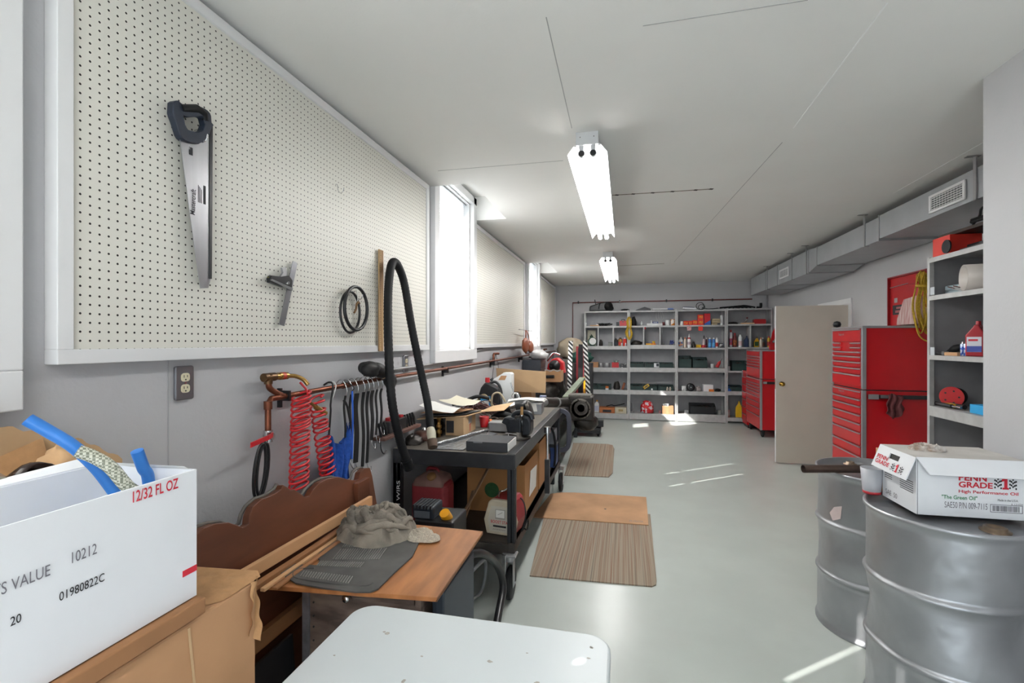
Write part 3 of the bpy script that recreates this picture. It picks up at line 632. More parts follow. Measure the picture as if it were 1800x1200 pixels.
MB().prism([(.345, -.278), (.333, .30), (-.335, .31), (-.31, -.342)], 0, .015, 'Z').make('sheet', PLY, t, .001)
MB().prism([(.3453, -.2853), (.3333, .30), (.3323, .30), (.344, -.2843)], .004, .008, 'Z').make('core_ply', mat('core_ply', '6F4526', .8, var=.2), t)
LATH = mat('pale_lath_wood', 'D2A478', .55, 0, .15, 8, stretch=(2, .3, 2))
for k, (x, z, w, h, m, lab) in enumerate(((-1.262, .775, .02, .045, LATH, 'palest wooden lath strip standing against the headboard'), (-1.228, .7515, .026, .018, mat('mid_wood', ''), 'brown moulding strip lying second from the headboard'), (-1.197, .7515, .018, .012, LATH, 'thin pale moulding strip third from the headboard'), (-1.172, .7515, .02, .009, mat('mid_wood', ''), 'thin brown moulding strip farthest from the headboard'))):
    single('wood_strip', lab, 'strip', MB().cb((x, 1.80 + .02 * k, z + h / 2), (w, .86, h), -1.5 + k * .8), m, 'wood strips lying along the headboard', .002)
RUB = mat('dusty_black_rubber', '5A5957', .6, 0, .45, 7, .05)
t = thing('rubber_floor_mat', 'dusty black rubber car mat lying on the plywood', 'mat', (-.95, 1.75, .7525))
ML = [(-1.22,1.529),(-1.259,1.59),(-1.237,1.609),(-1.189,1.606),(-1.128,1.615),(-1.148,1.66),(-1.178,1.673),(-1.193,1.739),(-1.2,1.765),(-1.228,1.859),(-1.108,1.919),(-0.957,1.941),(-0.858,1.957),(-0.831,1.862),(-0.811,1.768),(-0.818,1.614),(-0.818,1.51),(-0.835,1.483),(-0.882,1.472),(-1.001,1.471),(-1.119,1.48)]
ml = [(x + .95, y - 1.75) for x, y in ML]
MB().prism(ml, 0, .005, 'Z').make('sheet', RUB, t)
rb = MB()
for c0 in ([(-1.119,1.76),(-0.944,1.812),(-1.098,1.67),(-0.926,1.709)], [(-1.134,1.826),(-0.964,1.877),(-1.127,1.781),(-0.956,1.826)], [(-1.146,1.563),(-0.948,1.564),(-1.132,1.522),(-0.937,1.516)], [(-1.132,1.647),(-0.967,1.675),(-1.126,1.609),(-0.962,1.633)]):
    for k in range(20):
        f = k / 19; a = Vector(c0[0]).lerp(Vector(c0[1]), f); c = Vector(c0[2]).lerp(Vector(c0[3]), f)
        rb.strap([(a.x + .95, a.y - 1.75, .006), (c.x + .95, c.y - 1.75, .006)], .004, .003, (1, 0, 0))
tag(rb.make('ribbing', mat('rib_rubber', '8A8984', .6, 0, .3, 9), t), kind='stuff')
bd = cr([(x + .95, y - 1.75, .006) for x, y in [(-1.123,1.589),(-1.173,1.568),(-1.173,1.536),(-1.139,1.509),(-1.044,1.502),(-0.883,1.51),(-0.855,1.537)]], 5)
MB().tube(bd, .003, 5).make('raised_border', RUB, t)
def cloth_heap(name, label, cat, c, r, m, seed, rough=.5, rolls=0):
    def f(u, v):
        ph = 2 * math.pi * u; rr = v; p = Vector((math.cos(ph) * rr, math.sin(ph) * rr, 0)); q = Vector((seed, seed * 2.1, seed * .7))
        wv = Vector((noise.noise(p * 1.3 + q), noise.noise(p * 1.3 + q * 2), 0)) * .9                 # warped ridges read as folds
        fold = 1 - 2.2 * abs(noise.noise((p + wv) * 2.1 + q)); fine = 1 - 2.4 * abs(noise.noise((p + wv * 1.3) * 4.6 + q * 3))
        h = (1 - rr ** 4) * (.42 + .55 * fold) + rough * .22 * fine * (1 - rr ** 4) + .10 * fold * rr
        edge = 1 + .22 * noise.noise(Vector((math.cos(ph) * 1.4, math.sin(ph) * 1.4, seed))) + .05 * noise.noise(Vector((math.cos(ph) * 5, math.sin(ph) * 5, seed)))
        bul = 1 + .10 * (1 - rr) * fold
        z = c[2] + .003 + max(0, h) * r[2] if v < .999 else c[2]
        return (c[0] + math.cos(ph) * rr * r[0] * edge * bul, c[1] + math.sin(ph) * rr * r[1] * edge * bul, z)
    mb = MB().grid(f, 120, 50); rn = random.Random(seed)
    for k in range(rolls):                                           # folded rolls lying over the heap
        a0 = rn.uniform(0, 6.28); sw = rn.uniform(1.2, 2.6) * rn.choice((-1, 1)); r0, r1 = rn.uniform(.15, .8), rn.uniform(.55, .92); pts = []
        for j in range(6):
            q = j / 5; b = f(((a0 + sw * q) / 6.283) % 1, r0 + (r1 - r0) * q); pts.append((b[0], b[1], max(c[2] + .008, b[2] - .002 + .012 * math.sin(q * 3.14))))
        P = cr(pts, 5); w = rn.uniform(.010, .021)
        mb.tube(P, [w * (.35 + .65 * math.sin(math.pi * min(1, (i + 1) / (len(P) + 1)))) * (1 + .2 * math.sin(i * 1.3 + k)) for i in range(len(P))], 9)
    return single(name, label, cat, mb, m)
cloth_heap('shop_rag', 'big crumpled dirty grey cloth heaped on the plywood', 'rag', (*(-1.065,1.949), .757), (.185, .145, .10), mat('dirty_grey_cloth', 'A0978A', .95, 0, .5, 7, .2, 160, col2='5A554E'), 3, .5, 20)
cloth_heap('knitted_rag', 'small cream knitted rag at the mat corner on the plywood', 'rag', (*(-0.843,1.937), .757), (.07, .05, .035), mat('cream_knit', 'D8CDBB', .95, 0, .3, 150, .5, 260), 9)
CR = mat('weathered_crate_wood', '7C6A60', .75, 0, .4, 7, .1, stretch=(1, 1, 3), col2='4A3D38')
t = thing('wooden_crate', 'weathered wooden drawer crate with round knob under the plywood', 'crate', (-.93, 1.775, 0))
MB().box((-.225, -.2, .38), (.22, .28, .733)).make('body', CR, t, .004)
MB().box((-.225, -.212, .68), (.22, -.2, .733)).make('front_rail', CR, t, .002)
MB().box((-.228, -.208, .40), (-.20, -.2, .68)).make('metal_strip', mat('worn_zinc', '8A8890', .5, .4, .3, 30), t)
nl = MB()
for z in (.45, .50, .55, .59, .64): nl.cyl((-.185, -.2015, z), (-.185, -.199, z), .004, n=8)
nl.make('nail_heads', BLACKP, t)
MB().lathe([(.006, 0), (.006, .012), (.014, .018), (.016, .026), (.01, .033), (0, .034)], M=RX90, n=14).make('knob', CHROME, t, 0, (-.03, -.212, .69))
MB().box((-.2, -.17, 0), (.2, .25, .38)).make('base', CR, t)
DKP = mat('dark_blue_grey_plastic', '2B3440', .5, 0, .2, 9)
single('storage_bin', 'dark blue grey plastic bin standing right of the wooden crate', 'bin', MB().box((-.685, 1.66, 0), (-.655, 2.05, .73)).box((-.665, 1.64, 0), (-.63, 2.0, .70)), DKP, None, .006)
single('plank', 'narrow upright wood plank between crate and dark bin', 'plank', MB().box((-.70, 1.55, .0), (-.68, 1.58, .733)), CR)
single('rubber_sheet', 'black curved rubber sheet standing left of the wooden crate', 'sheet', MB().grid(lambda u, v: (-1.166 - .008 * math.sin(3 * u) + .004 * v, 1.60 + .4 * u, .02 + .68 * v), 12, 6), BLACK)
single('black_board', 'dark flat board leaning under the headboard moulding', 'board', MB().sheet([(-1.17, 1.09, .0), (-1.17, 1.57, .0), (-1.21, 1.57, .515), (-1.21, 1.09, .515)], (.01, 0, 0)), BLACKP)

# ================================================================ first steel bench cart
t = thing('bench_cart', 'dark steel bench on casters with lower shelf, nearer of two', 'workbench', (-1.07, 4.04, 0), 0, 'steel benches along the left wall')
X0, X1, Y0, Y1 = -.41, .41, -1.11, 1.1
MB().box((X0, Y0, .885), (X1, Y1, .90)).make('top', mat('bench_top_plate', '6E675E', .5, .3, .35, 5, .06), t)
MB().box((X0, Y0 - .004, .805), (X1, Y0 + .05, .899)).make('front_beam', BENCHS, t, .004)
MB().box((X1 - .05, Y0, .845), (X1 + .004, Y1, .902)).box((X1 - .012, Y0, .81), (X1 + .004, Y1, .85)).make('side_beam', BENCHS, t, .003)
MB().box((X0, Y1 - .05, .82), (X1, Y1, .899)).make('rear_beam', BENCHS, t)
for x, y in ((X0 + .0, Y0), (X1 - .05, Y0 + .01), (X0, Y1 - .05), (X1 - .05, Y1 - .06)):
    MB().box((x, y, .27), (x + .022, y + .05, .81)).box((x, y + .028, .27), (x + .05, y + .05, .81)).box((x + .03, y, .27), (x + .05, y + .012, .81)).make('leg', BENCHS, t, .002)
q = (-1.431,0.439); MB().text('ECH WIRS', (q[0] + 1.07 + .0, Y0 - .002, q[1]), (0, 0, 1), (-1, 0, 0), .25, .024, .004).make('paint_writing', PRINTW, t)
MB().box((X0, Y0 - .0, .345), (X0 + .052, Y0 + .012, .82)).make('leg_plate', mat('black_steel', '16171A', .45, .3, .2, 14), t)
MB().box((X0, Y0 + .01, .335), (X1, Y1, .345)).make('shelf', mat('shelf_plate', '4A423C', .55, .3, .4, 6), t)
MB().box((X0, Y0, .275), (X1 - .04, Y0 + .03, .335)).box((X1 - .04, Y0, .285), (X1, Y1, .345)).box((X0, Y0, .285), (X0 + .03, Y1, .345)).box((X0, Y1 - .03, .285), (X1, Y1, .335)).make('shelf_frame', mat('brown_steel', '4B4642', .5, .5, .3, 10), t, .002)
def caster(parent, x, y, h, r, metal=STEEL, name='caster', w=.036):
    c = MB().box((x - .045, y - .04, h - .012), (x + .045, y + .04, h)).cyl((x, y, h - .04), (x, y, h - .012), .032, n=14)
    c.box((x - w / 2 - .008, y - .02, r - .02), (x - w / 2 - .003, y + .03, h - .035)).box((x + w / 2 + .003, y - .02, r - .02), (x + w / 2 + .008, y + .03, h - .035)).box((x - w / 2 - .008, y - .02, h - .05), (x + w / 2 + .008, y + .03, h - .036))
    o = c.make(name, metal, parent, .002)
    M = Matrix.Translation((x, y + .015, r)) @ RY90
    MB().lathe([(.01, -w / 2), (r - .012, -w / 2), (r, -w / 2 + .008), (r, w / 2 - .008), (r - .012, w / 2), (.01, w / 2)], M=M, n=24).make('wheel', BLACK, o)
    MB().cyl((x - w / 2 - .014, y + .015, r), (x + w / 2 + .014, y + .015, r), .01, n=8).make('axle', CHROME, o)
    return o
for x, y in ((X0 + .06, Y0 + .04), (X1 - .03, Y0 + .0), (X0 + .06, Y1 - .06), (X1 + .005, Y1 + .02)): caster(t, x, y, .285, .10)
brk = MB().box((X1 - .075, Y0 - .045, .14), (X1 - .045, Y0 - .03, .29)).box((X1 - .075, Y0 - .06, .10), (X1 - .04, Y0 - .028, .16)); brk.make('brake_lever', CHROME, t, .003)

def carton(name, label, x0, y0, z0, x1, y1, z1, m, flap=True, group=None, cat='box'):
    t = thing(name, label, cat, ((x0 + x1) / 2, (y0 + y1) / 2, z0), 0, group); a, c, h = (x1 - x0) / 2, (y1 - y0) / 2, z1 - z0; w = .004
    MB().box((-a, -c, 0), (a, -c + w, h)).box((-a, c - w, 0), (a, c, h)).box((-a, -c + w, 0), (-a + w, c - w, h)).box((a - w, -c + w, 0), (a, c - w, h)).box((-a + w, -c + w, 0), (a - w, c - w, w)).make('body', m, t)
    return t
# under the bench
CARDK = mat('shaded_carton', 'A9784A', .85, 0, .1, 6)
t = carton('cardboard_box', 'open brown carton with green mark on the bench shelf', -1.14, 3.45, .347, -.70, 4.0, .70, CARDK)
MB().lathe([(0, 0), (.055, .0003)], n=20, M=RX90).make('green_mark', mat('green_stamp', '2C5A30', .8, var=.3, scale=40), t, 0, (-.03, -.2755, .16))
MB().sheet([(.222, -.12, .08), (.222, .16, .08), (.232, .14, .26), (.228, -.10, .27)], (.002, 0, 0)).make('loose_paper', PAPER, t)
t = carton('cardboard_box', 'taller open carton behind the green marked one', -1.1, 4.06, .347, -.70, 4.47, .74, CARDK)
t = thing('gas_can', 'dusty red fuel can with round screw cap under the bench', 'fuel can', (-1.27, 3.10, .347))
GASM = mat('dusty_red_plastic', '8E2A30', .6, 0, .25, 6)
MB().prism(rrect(-.13, -.085, .13, .085, .04, 5), 0, .31, 'Z').make('body', GASM, t, .03, seg=3)
MB().lathe([(.15, 0), (.135, .045), (.06, .075), (.05, .085), (0, .086)], n=4, M=Matrix.Rotation(R(45), 4, 'Z') , sharp=False).make('shoulder', mat('dust_on_red', '7B5A52', .8, 0, .3, 8), t, .015, (0, 0, .295))
cp = MB().lathe([(.03, 0), (.032, .03), (.028, .036), (0, .037)], n=16, M=Matrix.Rotation(R(40), 4, 'X')); cp.make('cap', mat('brown_cap', '8A6238', .6, 0, .3, 20), t, 0, (.02, -.058, .335))
MB().lathe([(.036, 0), (.036, .018)], n=16, M=Matrix.Rotation(R(40), 4, 'X')).make('collar', BLACKP, t, 0, (.02, -.054, .325))
MB().tube(cr([(-.05, .03, .36), (-.04, .02, .385), (.02, .01, .385), (.04, .0, .36)], 5), .012, 8).make('handle', GASM, t)
for k, (a, c, lab) in enumerate((((-1.075,3,0.386), (-0.93,3.4,0.742), 'longer thin wood slat leaning under the bench'), ((-1.045,3.05,0.378), (-1.061,3.35,0.524), 'shorter wood slat leaning beside the longer slat'))):
    a = (a[0], a[1], max(a[2], .36)); single('wood_lath', lab, 'slat', MB().strap([a, ((a[0] + c[0]) / 2, (a[1] + c[1]) / 2, (a[2] + c[2]) / 2 - .01), c], .03, .008, (.7, -.4, .4)), mat('grey_slat_wood', '9C7B5C', .7, 0, .3, 9), 'wood slats under the bench')
t = thing('battery_charger', 'cream and red battery charger with meter on the bench shelf', 'charger', (-.775, 3.10, .347), -8)
pf = [(-.095, 0), (.095, 0), (.115, .09), (.082, .205), (.06, .225), (-.06, .225), (-.082, .205), (-.115, .09)]
MB().prism(pf, -.06, -.02, 'Y').make('front_case', mat('cream_enamel', 'CFC3AC', .4, 0, .2, 12), t, .008)
MB().prism([(x * .97, z * .985 + .001) for x, z in pf], -.02, .16, 'Y').make('rear_case', mat('dull_red_enamel', '8E1E26', .4, 0, .2, 9), t, .006)
MB().prism([(-.07, .02), (.07, .02), (.085, .09), (.06, .185), (-.06, .185), (-.085, .09)], -.0625, -.06, 'Y').make('face_plate', mat('face_plate', 'C9C3B6', .4, 0, .1, 10), t)
g = MB().box((-.03, -.066, .105), (.04, -.061, .168)).make('meter', mat('meter_grey', 'A8A59E', .4), t); MB().box((-.024, -.0672, .115), (.034, -.066, .163)).make('dial', PAPER, g)
MB().strap([(-.012, -.0676, .132), (.022, -.0676, .152)], .002, .0006, (0, 0, 1)).make('needle', PRINTK, g)
FC = -.0628
MB().text('BOOST STA', (-.062, FC, .075), (1, 0, 0), (0, 0, 1), .118, .02, .01).make('red_lettering', PRINTR, t)
MB().box((-.045, -.066, .052), (.045, -.0628, .063)).make('selector_slot', PRINTK, t)
MB().text('AMPERES', (-.05, FC, .033), (1, 0, 0), (0, 0, 1), .09, .007).make('small_lettering', PRINTB, t)
MB().tube(cr([(-.03, 0, .222), (-.028, .0, .26), (0, .01, .268), (.0, .09, .262), (0, .10, .222)], 5), .006, 8).make('carry_handle', CHROME, t)
MB().tube(cr([(.02, .12, .21), (.10, .10, .19), (.15, .02, .12), (.13, .0, .03), (.15, -.03, .05), (.17, .01, .10), (.15, .05, .02), (.12, .08, .01)], 7), .005, 7).make('power_cord', BLACK, t)
t = thing('jump_starter', 'black tool case with yellow knob behind the plywood corner', 'tool case', (-.985, 2.42, 0))
MB().box((-.09, -.06, 0), (.13, .16, .67)).make('body', BLACKP, t, .01)
MB().box((-.10, -.06, .67), (.02, .08, .74)).make('handle_block', mat('navy_plastic', '1C2530', .4), t, .012)
gr_ = MB()
for k in range(6): gr_.box((-.095 + k * .019, -.062, .725), (-.087 + k * .019, .06, .745))
gr_.make('grip_ribs', BLACKP, t)
MB().box((-.085, -.063, .68), (.0, -.059, .715)).make('window', mat('smoked_window', '5A6068', .15), t)
MB().cyl((.075, .0, .665), (.07, -.03, .705), .03, .027, 20).make('knob', mat('amber_knob', 'E8A21C', .35), t)
hose('floor_hose', 'thick black hose curving down to the floor beside the caster', [(-.80, 2.35, .5), (-0.75,2.5,0.463), (-0.72,2.708,0.318), (-0.7,2.791,0.165), (-0.69,2.684,0.087), (-.68, 2.45, .04), (-.78, 2.3, .028)], .022, BLACKP)
hose('clear_hose', 'thin translucent grey hose hooping under the bench edge', [(-.88, 2.72, .24), (-0.86,2.941,0.218), (-0.86,2.967,0.116), (-0.87,2.899,0.04), (-0.9,2.709,0.059), (-.93, 2.60, .02)], .011, mat('grey_tube', '8C8F92', .3))


# ================================================================ on the nearer bench
BT = .902
t = thing('catalog_binder', 'thick black binder with white pages at the front bench edge', 'binder', (-.85, 3.09, BT))
MB().box((-.14, -.12, 0), (.135, .12, .004)).box((-.14, -.12, .056), (.135, .12, .06)).box((-.14, -.122, 0), (.135, -.117, .06)).make('cover', mat('charcoal_binder', '2C2D31', .55, 0, .15, 12), t, .002)
MB().box((-.135, -.112, .005), (.14, .112, .055)).make('pages', PAPER, t)
MB().box((-.09, -.1225, .052), (-.03, -.122, .059)).make('spine_label', mat('faded_label', '77787C', .6), t)
FOIL = mat('crinkled_foil', 'B5B7BA', .25, .75, .3, 30, .5)
fm = MB(); P = cr([(-1.235, 3.03, BT + .012), (-1.15, 3.25, BT + .016), (-1.08, 3.5, BT + .014), (-1.03, 3.62, BT + .012)], 6)
fm.tube([p + Vector((.006 * noise.noise(p * 30), 0, .006 * noise.noise(p * 24))) for p in P], .012, 7)
fm.sheet([(-1.23, 2.96, BT + .001), (-1.01, 2.97, BT + .001), (-1.005, 3.23, BT + .001), (-.93, 3.55, BT + .001), (-1.02, 3.62, BT + .001), (-1.2, 3.1, BT + .001)], (0, 0, .003))
single('foil_sheet', 'crinkled silver foil tray sheet lying beside the binder', 'sheet', fm, FOIL)
single('aluminium_block', 'short grey aluminium channel block beside the vise', 'block', MB().box((-1.02, 3.62, BT + .006), (-.86, 3.7, BT + .075)).box((-1.02, 3.6, BT + .066), (-.86, 3.72, BT + .078)), STEEL, None, .003)
# vise
VM = mat('navy_cast_iron', '23262C', .42, .4, .2, 20, .06); J = mat('worn_jaw_steel', '5B5651', .35, .8, .4, 24)
t = thing('bench_vise', 'dark heavy bench vise bolted at the bench corner', 'vise', (-.76, 3.43, BT), -4)
MB().lathe([(.105, 0), (.105, .018), (.07, .022), (.066, .05), (.05, .055)], n=24).make('swivel_base', OILY, t)
MB().prism([(-.10, .115), (-.075, .155), (-.02, .155), (.01, .13), (.01, .05), (-.055, .045), (-.065, .10)], -.05, .05, 'Y').make('fixed_jaw', VM, t, .008)
MB().box((-.05, -.052, .045), (.05, .055, .15)).make('body', VM, t, .01)
MB().prism([(.055, .03), (.105, .03), (.12, .07), (.12, .13), (.10, .165), (.06, .165)], -.05, .05, 'Y').make('moving_jaw', VM, t, .012)
MB().box((.0, -.03, .06), (.1, .03, .10)).make('slide_bar', J, t)
ar = MB().tube(cr([(-.02, .0, .145), (-.005, 0, .178), (.045, 0, .19), (.10, 0, .178), (.118, 0, .14)], 6), .021, 10); ar.make('horn', mat('navy_cast_iron', ''), t)
MB().box((.004, -.055, .14), (.012, .055, .168)).box((.05, -.055, .14), (.058, .055, .168)).make('jaw_plate', J, t)
MB().cyl((-.06, -.075, .046), (.03, -.085, .044), .0045).cyl((-.035, -.078, .018), (-.035, -.078, .046), .006).make('lock_handle', CHROME, t)
t = thing('wire_brush', 'wood handled brush standing in the vise jaws', 'brush', (-.715, 3.41, BT + .105))
MB().tube([(0, 0, .07), (.002, -.004, .13)], [.012, .010], 8).make('handle', mat('pale_handle_wood', 'B58A55', .5, 0, .2, 20), t)
MB().tube([(-.002, 0, 0), (0, 0, .07)], [.016, .013], 8).make('head', CHROME, t); MB().cyl((.002, -.004, .13), (.002, -.004, .148), .011).make('cap', BLACKP, t)
# tool rack strip on the wall
t = thing('tool_strip', 'wooden wall strip holding a row of black files and punches', 'tool rack', (-1.44, 2.95, (2.921,1.018)[1]))
MB().box((-.05, -.27, -.02), (.03, .27, .0)).make('shelf', mat('red_brown_wood', '6B4A40', .6, 0, .3, 12), t, .002)
MB().box((-.055, -.14, 0), (.0, .10, .075)).make('block', BLACKP, t, .004)
for k, y in enumerate((-.25, -.215, -.18, .115, .155, .195, .235)): MB().tube([(-.005, y, 0), (-.008, y - .006, .05), (-.02, y - .01, .085)], [.008, .010, .008], 7).make('tool', BLACK, t)
MB().box((-.05, -.11, .076), (-.02, -.03, .095)).make('red_insert', REDP, t); MB().box((-.05, .05, .076), (-.02, .09, .09)).make('red_insert', REDP, t)
MB().tube(cr([(.0, -.27, -.02), (.01, -.275, -.07), (.015, -.25, -.10), (.015, -.22, -.085)], 5), .004, 6).make('hanging_hook', BLACKP, t)
t = carton('cardboard_box', 'small upright brown box with grey label on the near bench', -1.30, 3.42, BT, -1.16, 3.72, BT + .135, CARDL)
MB().box((-.065, -.1512, .02), (-.005, -.1502, .11)).make('black_label', PRINTK, t); MB().box((.0702, -.03, .07), (.0712, .05, .125)).make('tape', mat('grey_tape_label', 'A5A39E', .5), t)
MB().box((.0702, .0, .01), (.0712, .012, .07)).make('red_line', PRINTR, t)
single('brass_fitting', 'stack of brass pipe fittings beside the small brown box', 'fitting', MB().lathe([(.016, 0), (.016, .02), (.024, .022), (.024, .045), (.014, .047), (.014, .06), (.022, .062), (.022, .085), (.014, .088), (.014, .12), (.018, .122), (.018, .14)], (-1.33, 3.36, BT), 8), BRASS)
t = thing('round_gauge', 'round brown metal pan with a bright dome behind the hose', 'pan', (-1.40, 3.25, BT))
MB().lathe([(.075, 0), (.08, .03), (.07, .05), (.04, .06), (0, .07)], n=20).make('body', mat('red_brown_metal', '5A3A30', .4, .4, .3, 20), t)
MB().lathe([(.02, .065), (.012, .082), (0, .086)], n=12).make('dome', CHROME, t)
single('parts_heap', 'dark heap of small engine parts behind the hose on the bench', 'parts', MB().blob((-1.41, 3.09, BT), (.055, .07, .06), 5, .5, 3, zmin=BT), OILY)
single('parts_heap', 'low greasy heap of parts between wall and small brown box', 'parts', MB().blob((-1.42, 3.55, BT), (.055, .16, .11), 6, .4, 3, zmin=BT), OILY)
# stacked flats on the box
zt = BT + .137
for k, (pts, z, m, nm, lab, cat) in enumerate((
    ([(-1.47, 3.28), (-1.16, 3.45), (-1.07, 3.80), (-1.20, 3.86), (-1.47, 3.7)], zt, CARDL, 'cardboard_flat', 'lowest torn cardboard flat on top of the small brown box', 'cardboard'),
    ([(-1.46, 3.30), (-1.17, 3.47), (-1.11, 3.72), (-1.46, 3.75)], zt + .014, BLACKP, 'black_folder', 'black folder sandwiched between cardboard flats on the bench', 'folder'),
    ([(-1.47, 3.35), (-1.22, 3.42), (-1.16, 3.66), (-1.46, 3.72)], zt + .028, CARD, 'cardboard_flat', 'upper cardboard flat under the white papers on the bench', 'cardboard'))):
    single(nm, lab, cat, MB().sheet([(x, y, z + .012 * noise.noise(Vector((x * 9, y * 9, k)))) for x, y in pts], (0, 0, .004)), m)
def curl(x0, x1, y0, y1, z, a, s): return MB().grid(lambda u, v: (x0 + (x1 - x0) * u + .02 * v, y0 + (y1 - y0) * v, z + a * (1 - u) ** 2 * .8 + a * .3 * math.sin(3 * v + s) ** 2), 10, 8)
single('paper_sheet', 'curled white paper sheet nearest the hose on the bench pile', 'paper', curl(-1.46, -1.2, 3.3, 3.55, zt + .05, .06, 0), PAPER)
single('paper_sheet', 'second curled paper sheet farther back on the bench pile', 'paper', curl(-1.42, -1.2, 3.58, 3.95, zt + .05, .05, 1.5), mat('cream_paper', 'D8D2BE', .8, var=.06))
single('red_cup', 'red plastic cup lying between the foil and small box', 'cup', MB().lathe([(.03, 0), (.042, .085), (.038, .086), (.027, .006), (0, .006)], (-1.12, 3.83, BT)), REDP)
single('orange_packet', 'small orange packet leaning on the red cup', 'packet', MB().cb((-1.06, 3.82, BT + .03), (.02, .05, .06), 20, 10), mat('orange_card', 'D9772A', .6))
single('cardboard_flat', 'pale cardboard flap pointing right behind the red cup', 'cardboard', MB().sheet([(-1.2, 3.95, BT + .10), (-1.0, 4.02, BT + .11), (-.98, 4.3, BT + .145), (-1.15, 4.2, BT + .12)], (0, 0, .004)), CARDL)
single('heater_hose', 'thick black heater hose lying behind the cardboard flap', 'hose', MB().tube(cr([(-1.12, 4.10, BT + .03), (-1.04, 4.08, BT + .07), (-.94, 4.1, BT + .05), (-.86, 4.14, BT + .03)], 8), .026, 10), BLACK)
for k, (pts, r, m, nm, lab) in enumerate((
    ([(-1.44, 3.95, BT + .16), (-1.36, 4.02, BT + .18), (-1.25, 4.06, BT + .22), (-1.16, 4.12, BT + .20)], .016, BLACK, 'radiator_hose', 'bent black radiator hose lying over the bench papers'),
    ([(-1.42, 4.50, BT + .10), (-1.3, 4.46, BT + .19), (-1.2, 4.46, BT + .06)], .012, mat('tan_cable', '8A7A5C', .6), 'tan_cable', 'tan cable arching behind the black jug label'),
    ([(-1.22, 4.42, BT + .1), (-1.2, 4.4, BT + .2), (-1.13, 4.38, BT + .22), (-1.08, 4.4, BT + .14)], .009, mat('cream_cable', 'C4B69B', .6), 'cream_cable', 'cream cable loop standing in front of the black jug'))):
    single(nm, lab, 'hose', MB().tube(cr(pts, 8), r, 9), m)
rn = random.Random(4); wm = MB()
for k in range(26):
    x, y = -1.31 + rn.uniform(-.05, .06), 4.28 + rn.uniform(-.12, .12); a = rn.uniform(-1, 1)
    wm.tube(cr([(x - .12, y + .05 * a, BT + .02 + rn.uniform(0, .08)), (x, y, BT + .06 + rn.uniform(0, .09)), (x + .12, y - .06 * a, BT + .03 + rn.uniform(0, .08))], 4), .004, 5)
tag(single('wiring_harness', 'tangle of old wires and brown cords heaped on the bench', 'wires', wm, mat('mixed_wire', '6A3C38', .6, 0, .7, 30)), kind='stuff')
wm = MB()
for k in range(18):
    x, y = -1.02 + rn.uniform(-.1, .1), 3.93 + rn.uniform(-.05, .05); a = rn.uniform(-1, 1)
    wm.tube(cr([(x - .08, y + .03 * a, BT + .012 + rn.uniform(0, .03)), (x, y, BT + .02 + rn.uniform(0, .04)), (x + .08, y - .03 * a, BT + .012 + rn.uniform(0, .03))], 3), .006, 5)
tag(single('bolt_heap', 'low heap of rusty bolts and chain behind the red cup', 'bolts', wm, mat('rusty_steel', '5F5148', .5, .5, .5, 40)), kind='stuff')
single('gasket_dish', 'white dish with a brown gasket on the wire heap', 'dish', MB().lathe([(.0, 0), (.06, .004), (.085, .02), (.08, .022), (.05, .01), (0, .01)], (-1.40, 4.28, BT + .15), 22), WHITEP)
t = thing('starter_motor', 'black starter motor with steel band and pulley behind the vise', 'motor', (-.98, 4.37, BT + .02))
MB().lathe([(.03, -.13), (.05, -.125), (.052, -.05), (.052, .06), (.045, .12), (.02, .13)], n=20, M=Matrix.Translation((0, 0, .075)) @ Matrix.Rotation(R(75), 4, 'Y') @ Matrix.Rotation(R(0), 4, 'X')).make('case', BLACKP, t)
MB().lathe([(.0535, -.035), (.0535, .015)], n=20, M=Matrix.Translation((0, 0, .075)) @ Matrix.Rotation(R(75), 4, 'Y')).make('band', CHROME, t)
MB().lathe([(.02, 0), (.07, .0), (.074, .008), (.066, .016), (.074, .024), (.07, .032), (.02, .032)], n=22, M=Matrix.Translation((.12, 0, .06)) @ Matrix.Rotation(R(70), 4, 'Y')).make('pulley', J, t)
MB().box((-.12, -.08, -.018), (.16, .09, .012)).make('base_plate', mat('brown_plate', '6B6058', .5, .4, .3, 14), t)
single('kraft_pad', 'small tan card pad block behind the vise jaw', 'card', MB().cb((-.80, 3.86, BT + .05), (.11, .06, .10), 4), CARDL)
t = thing('parts_tray', 'grey tray heaped with white papers behind the vise', 'tray', (-.95, 4.72, BT), 4)
MB().box((-.16, -.13, 0), (.17, .14, .004)).box((-.16, -.13, .004), (.17, -.124, .11)).box((-.16, .134, .004), (.17, .14, .11)).box((-.16, -.124, .004), (-.154, .134, .11)).box((.164, -.124, .004), (.17, .134, .11)).make('body', mat('galvanised_tray', '94969A', .4, .5, .15, 12), t)
for k in range(4): MB().grid(lambda u, v, k=k: (-.17 + .34 * u + .01 * k, -.14 + .27 * v, .105 + .008 * k + .014 * math.sin(4 * u + 2 * k) + .008 * math.sin(5 * v)), 8, 6).make('paper', PAPER, t)
MB().sheet([(.0, -.1315, .02), (.13, -.1315, .03), (.12, -.1315, .10), (.02, -.1315, .10)], (0, .001, 0)).make('paper_label', PAPER, t)
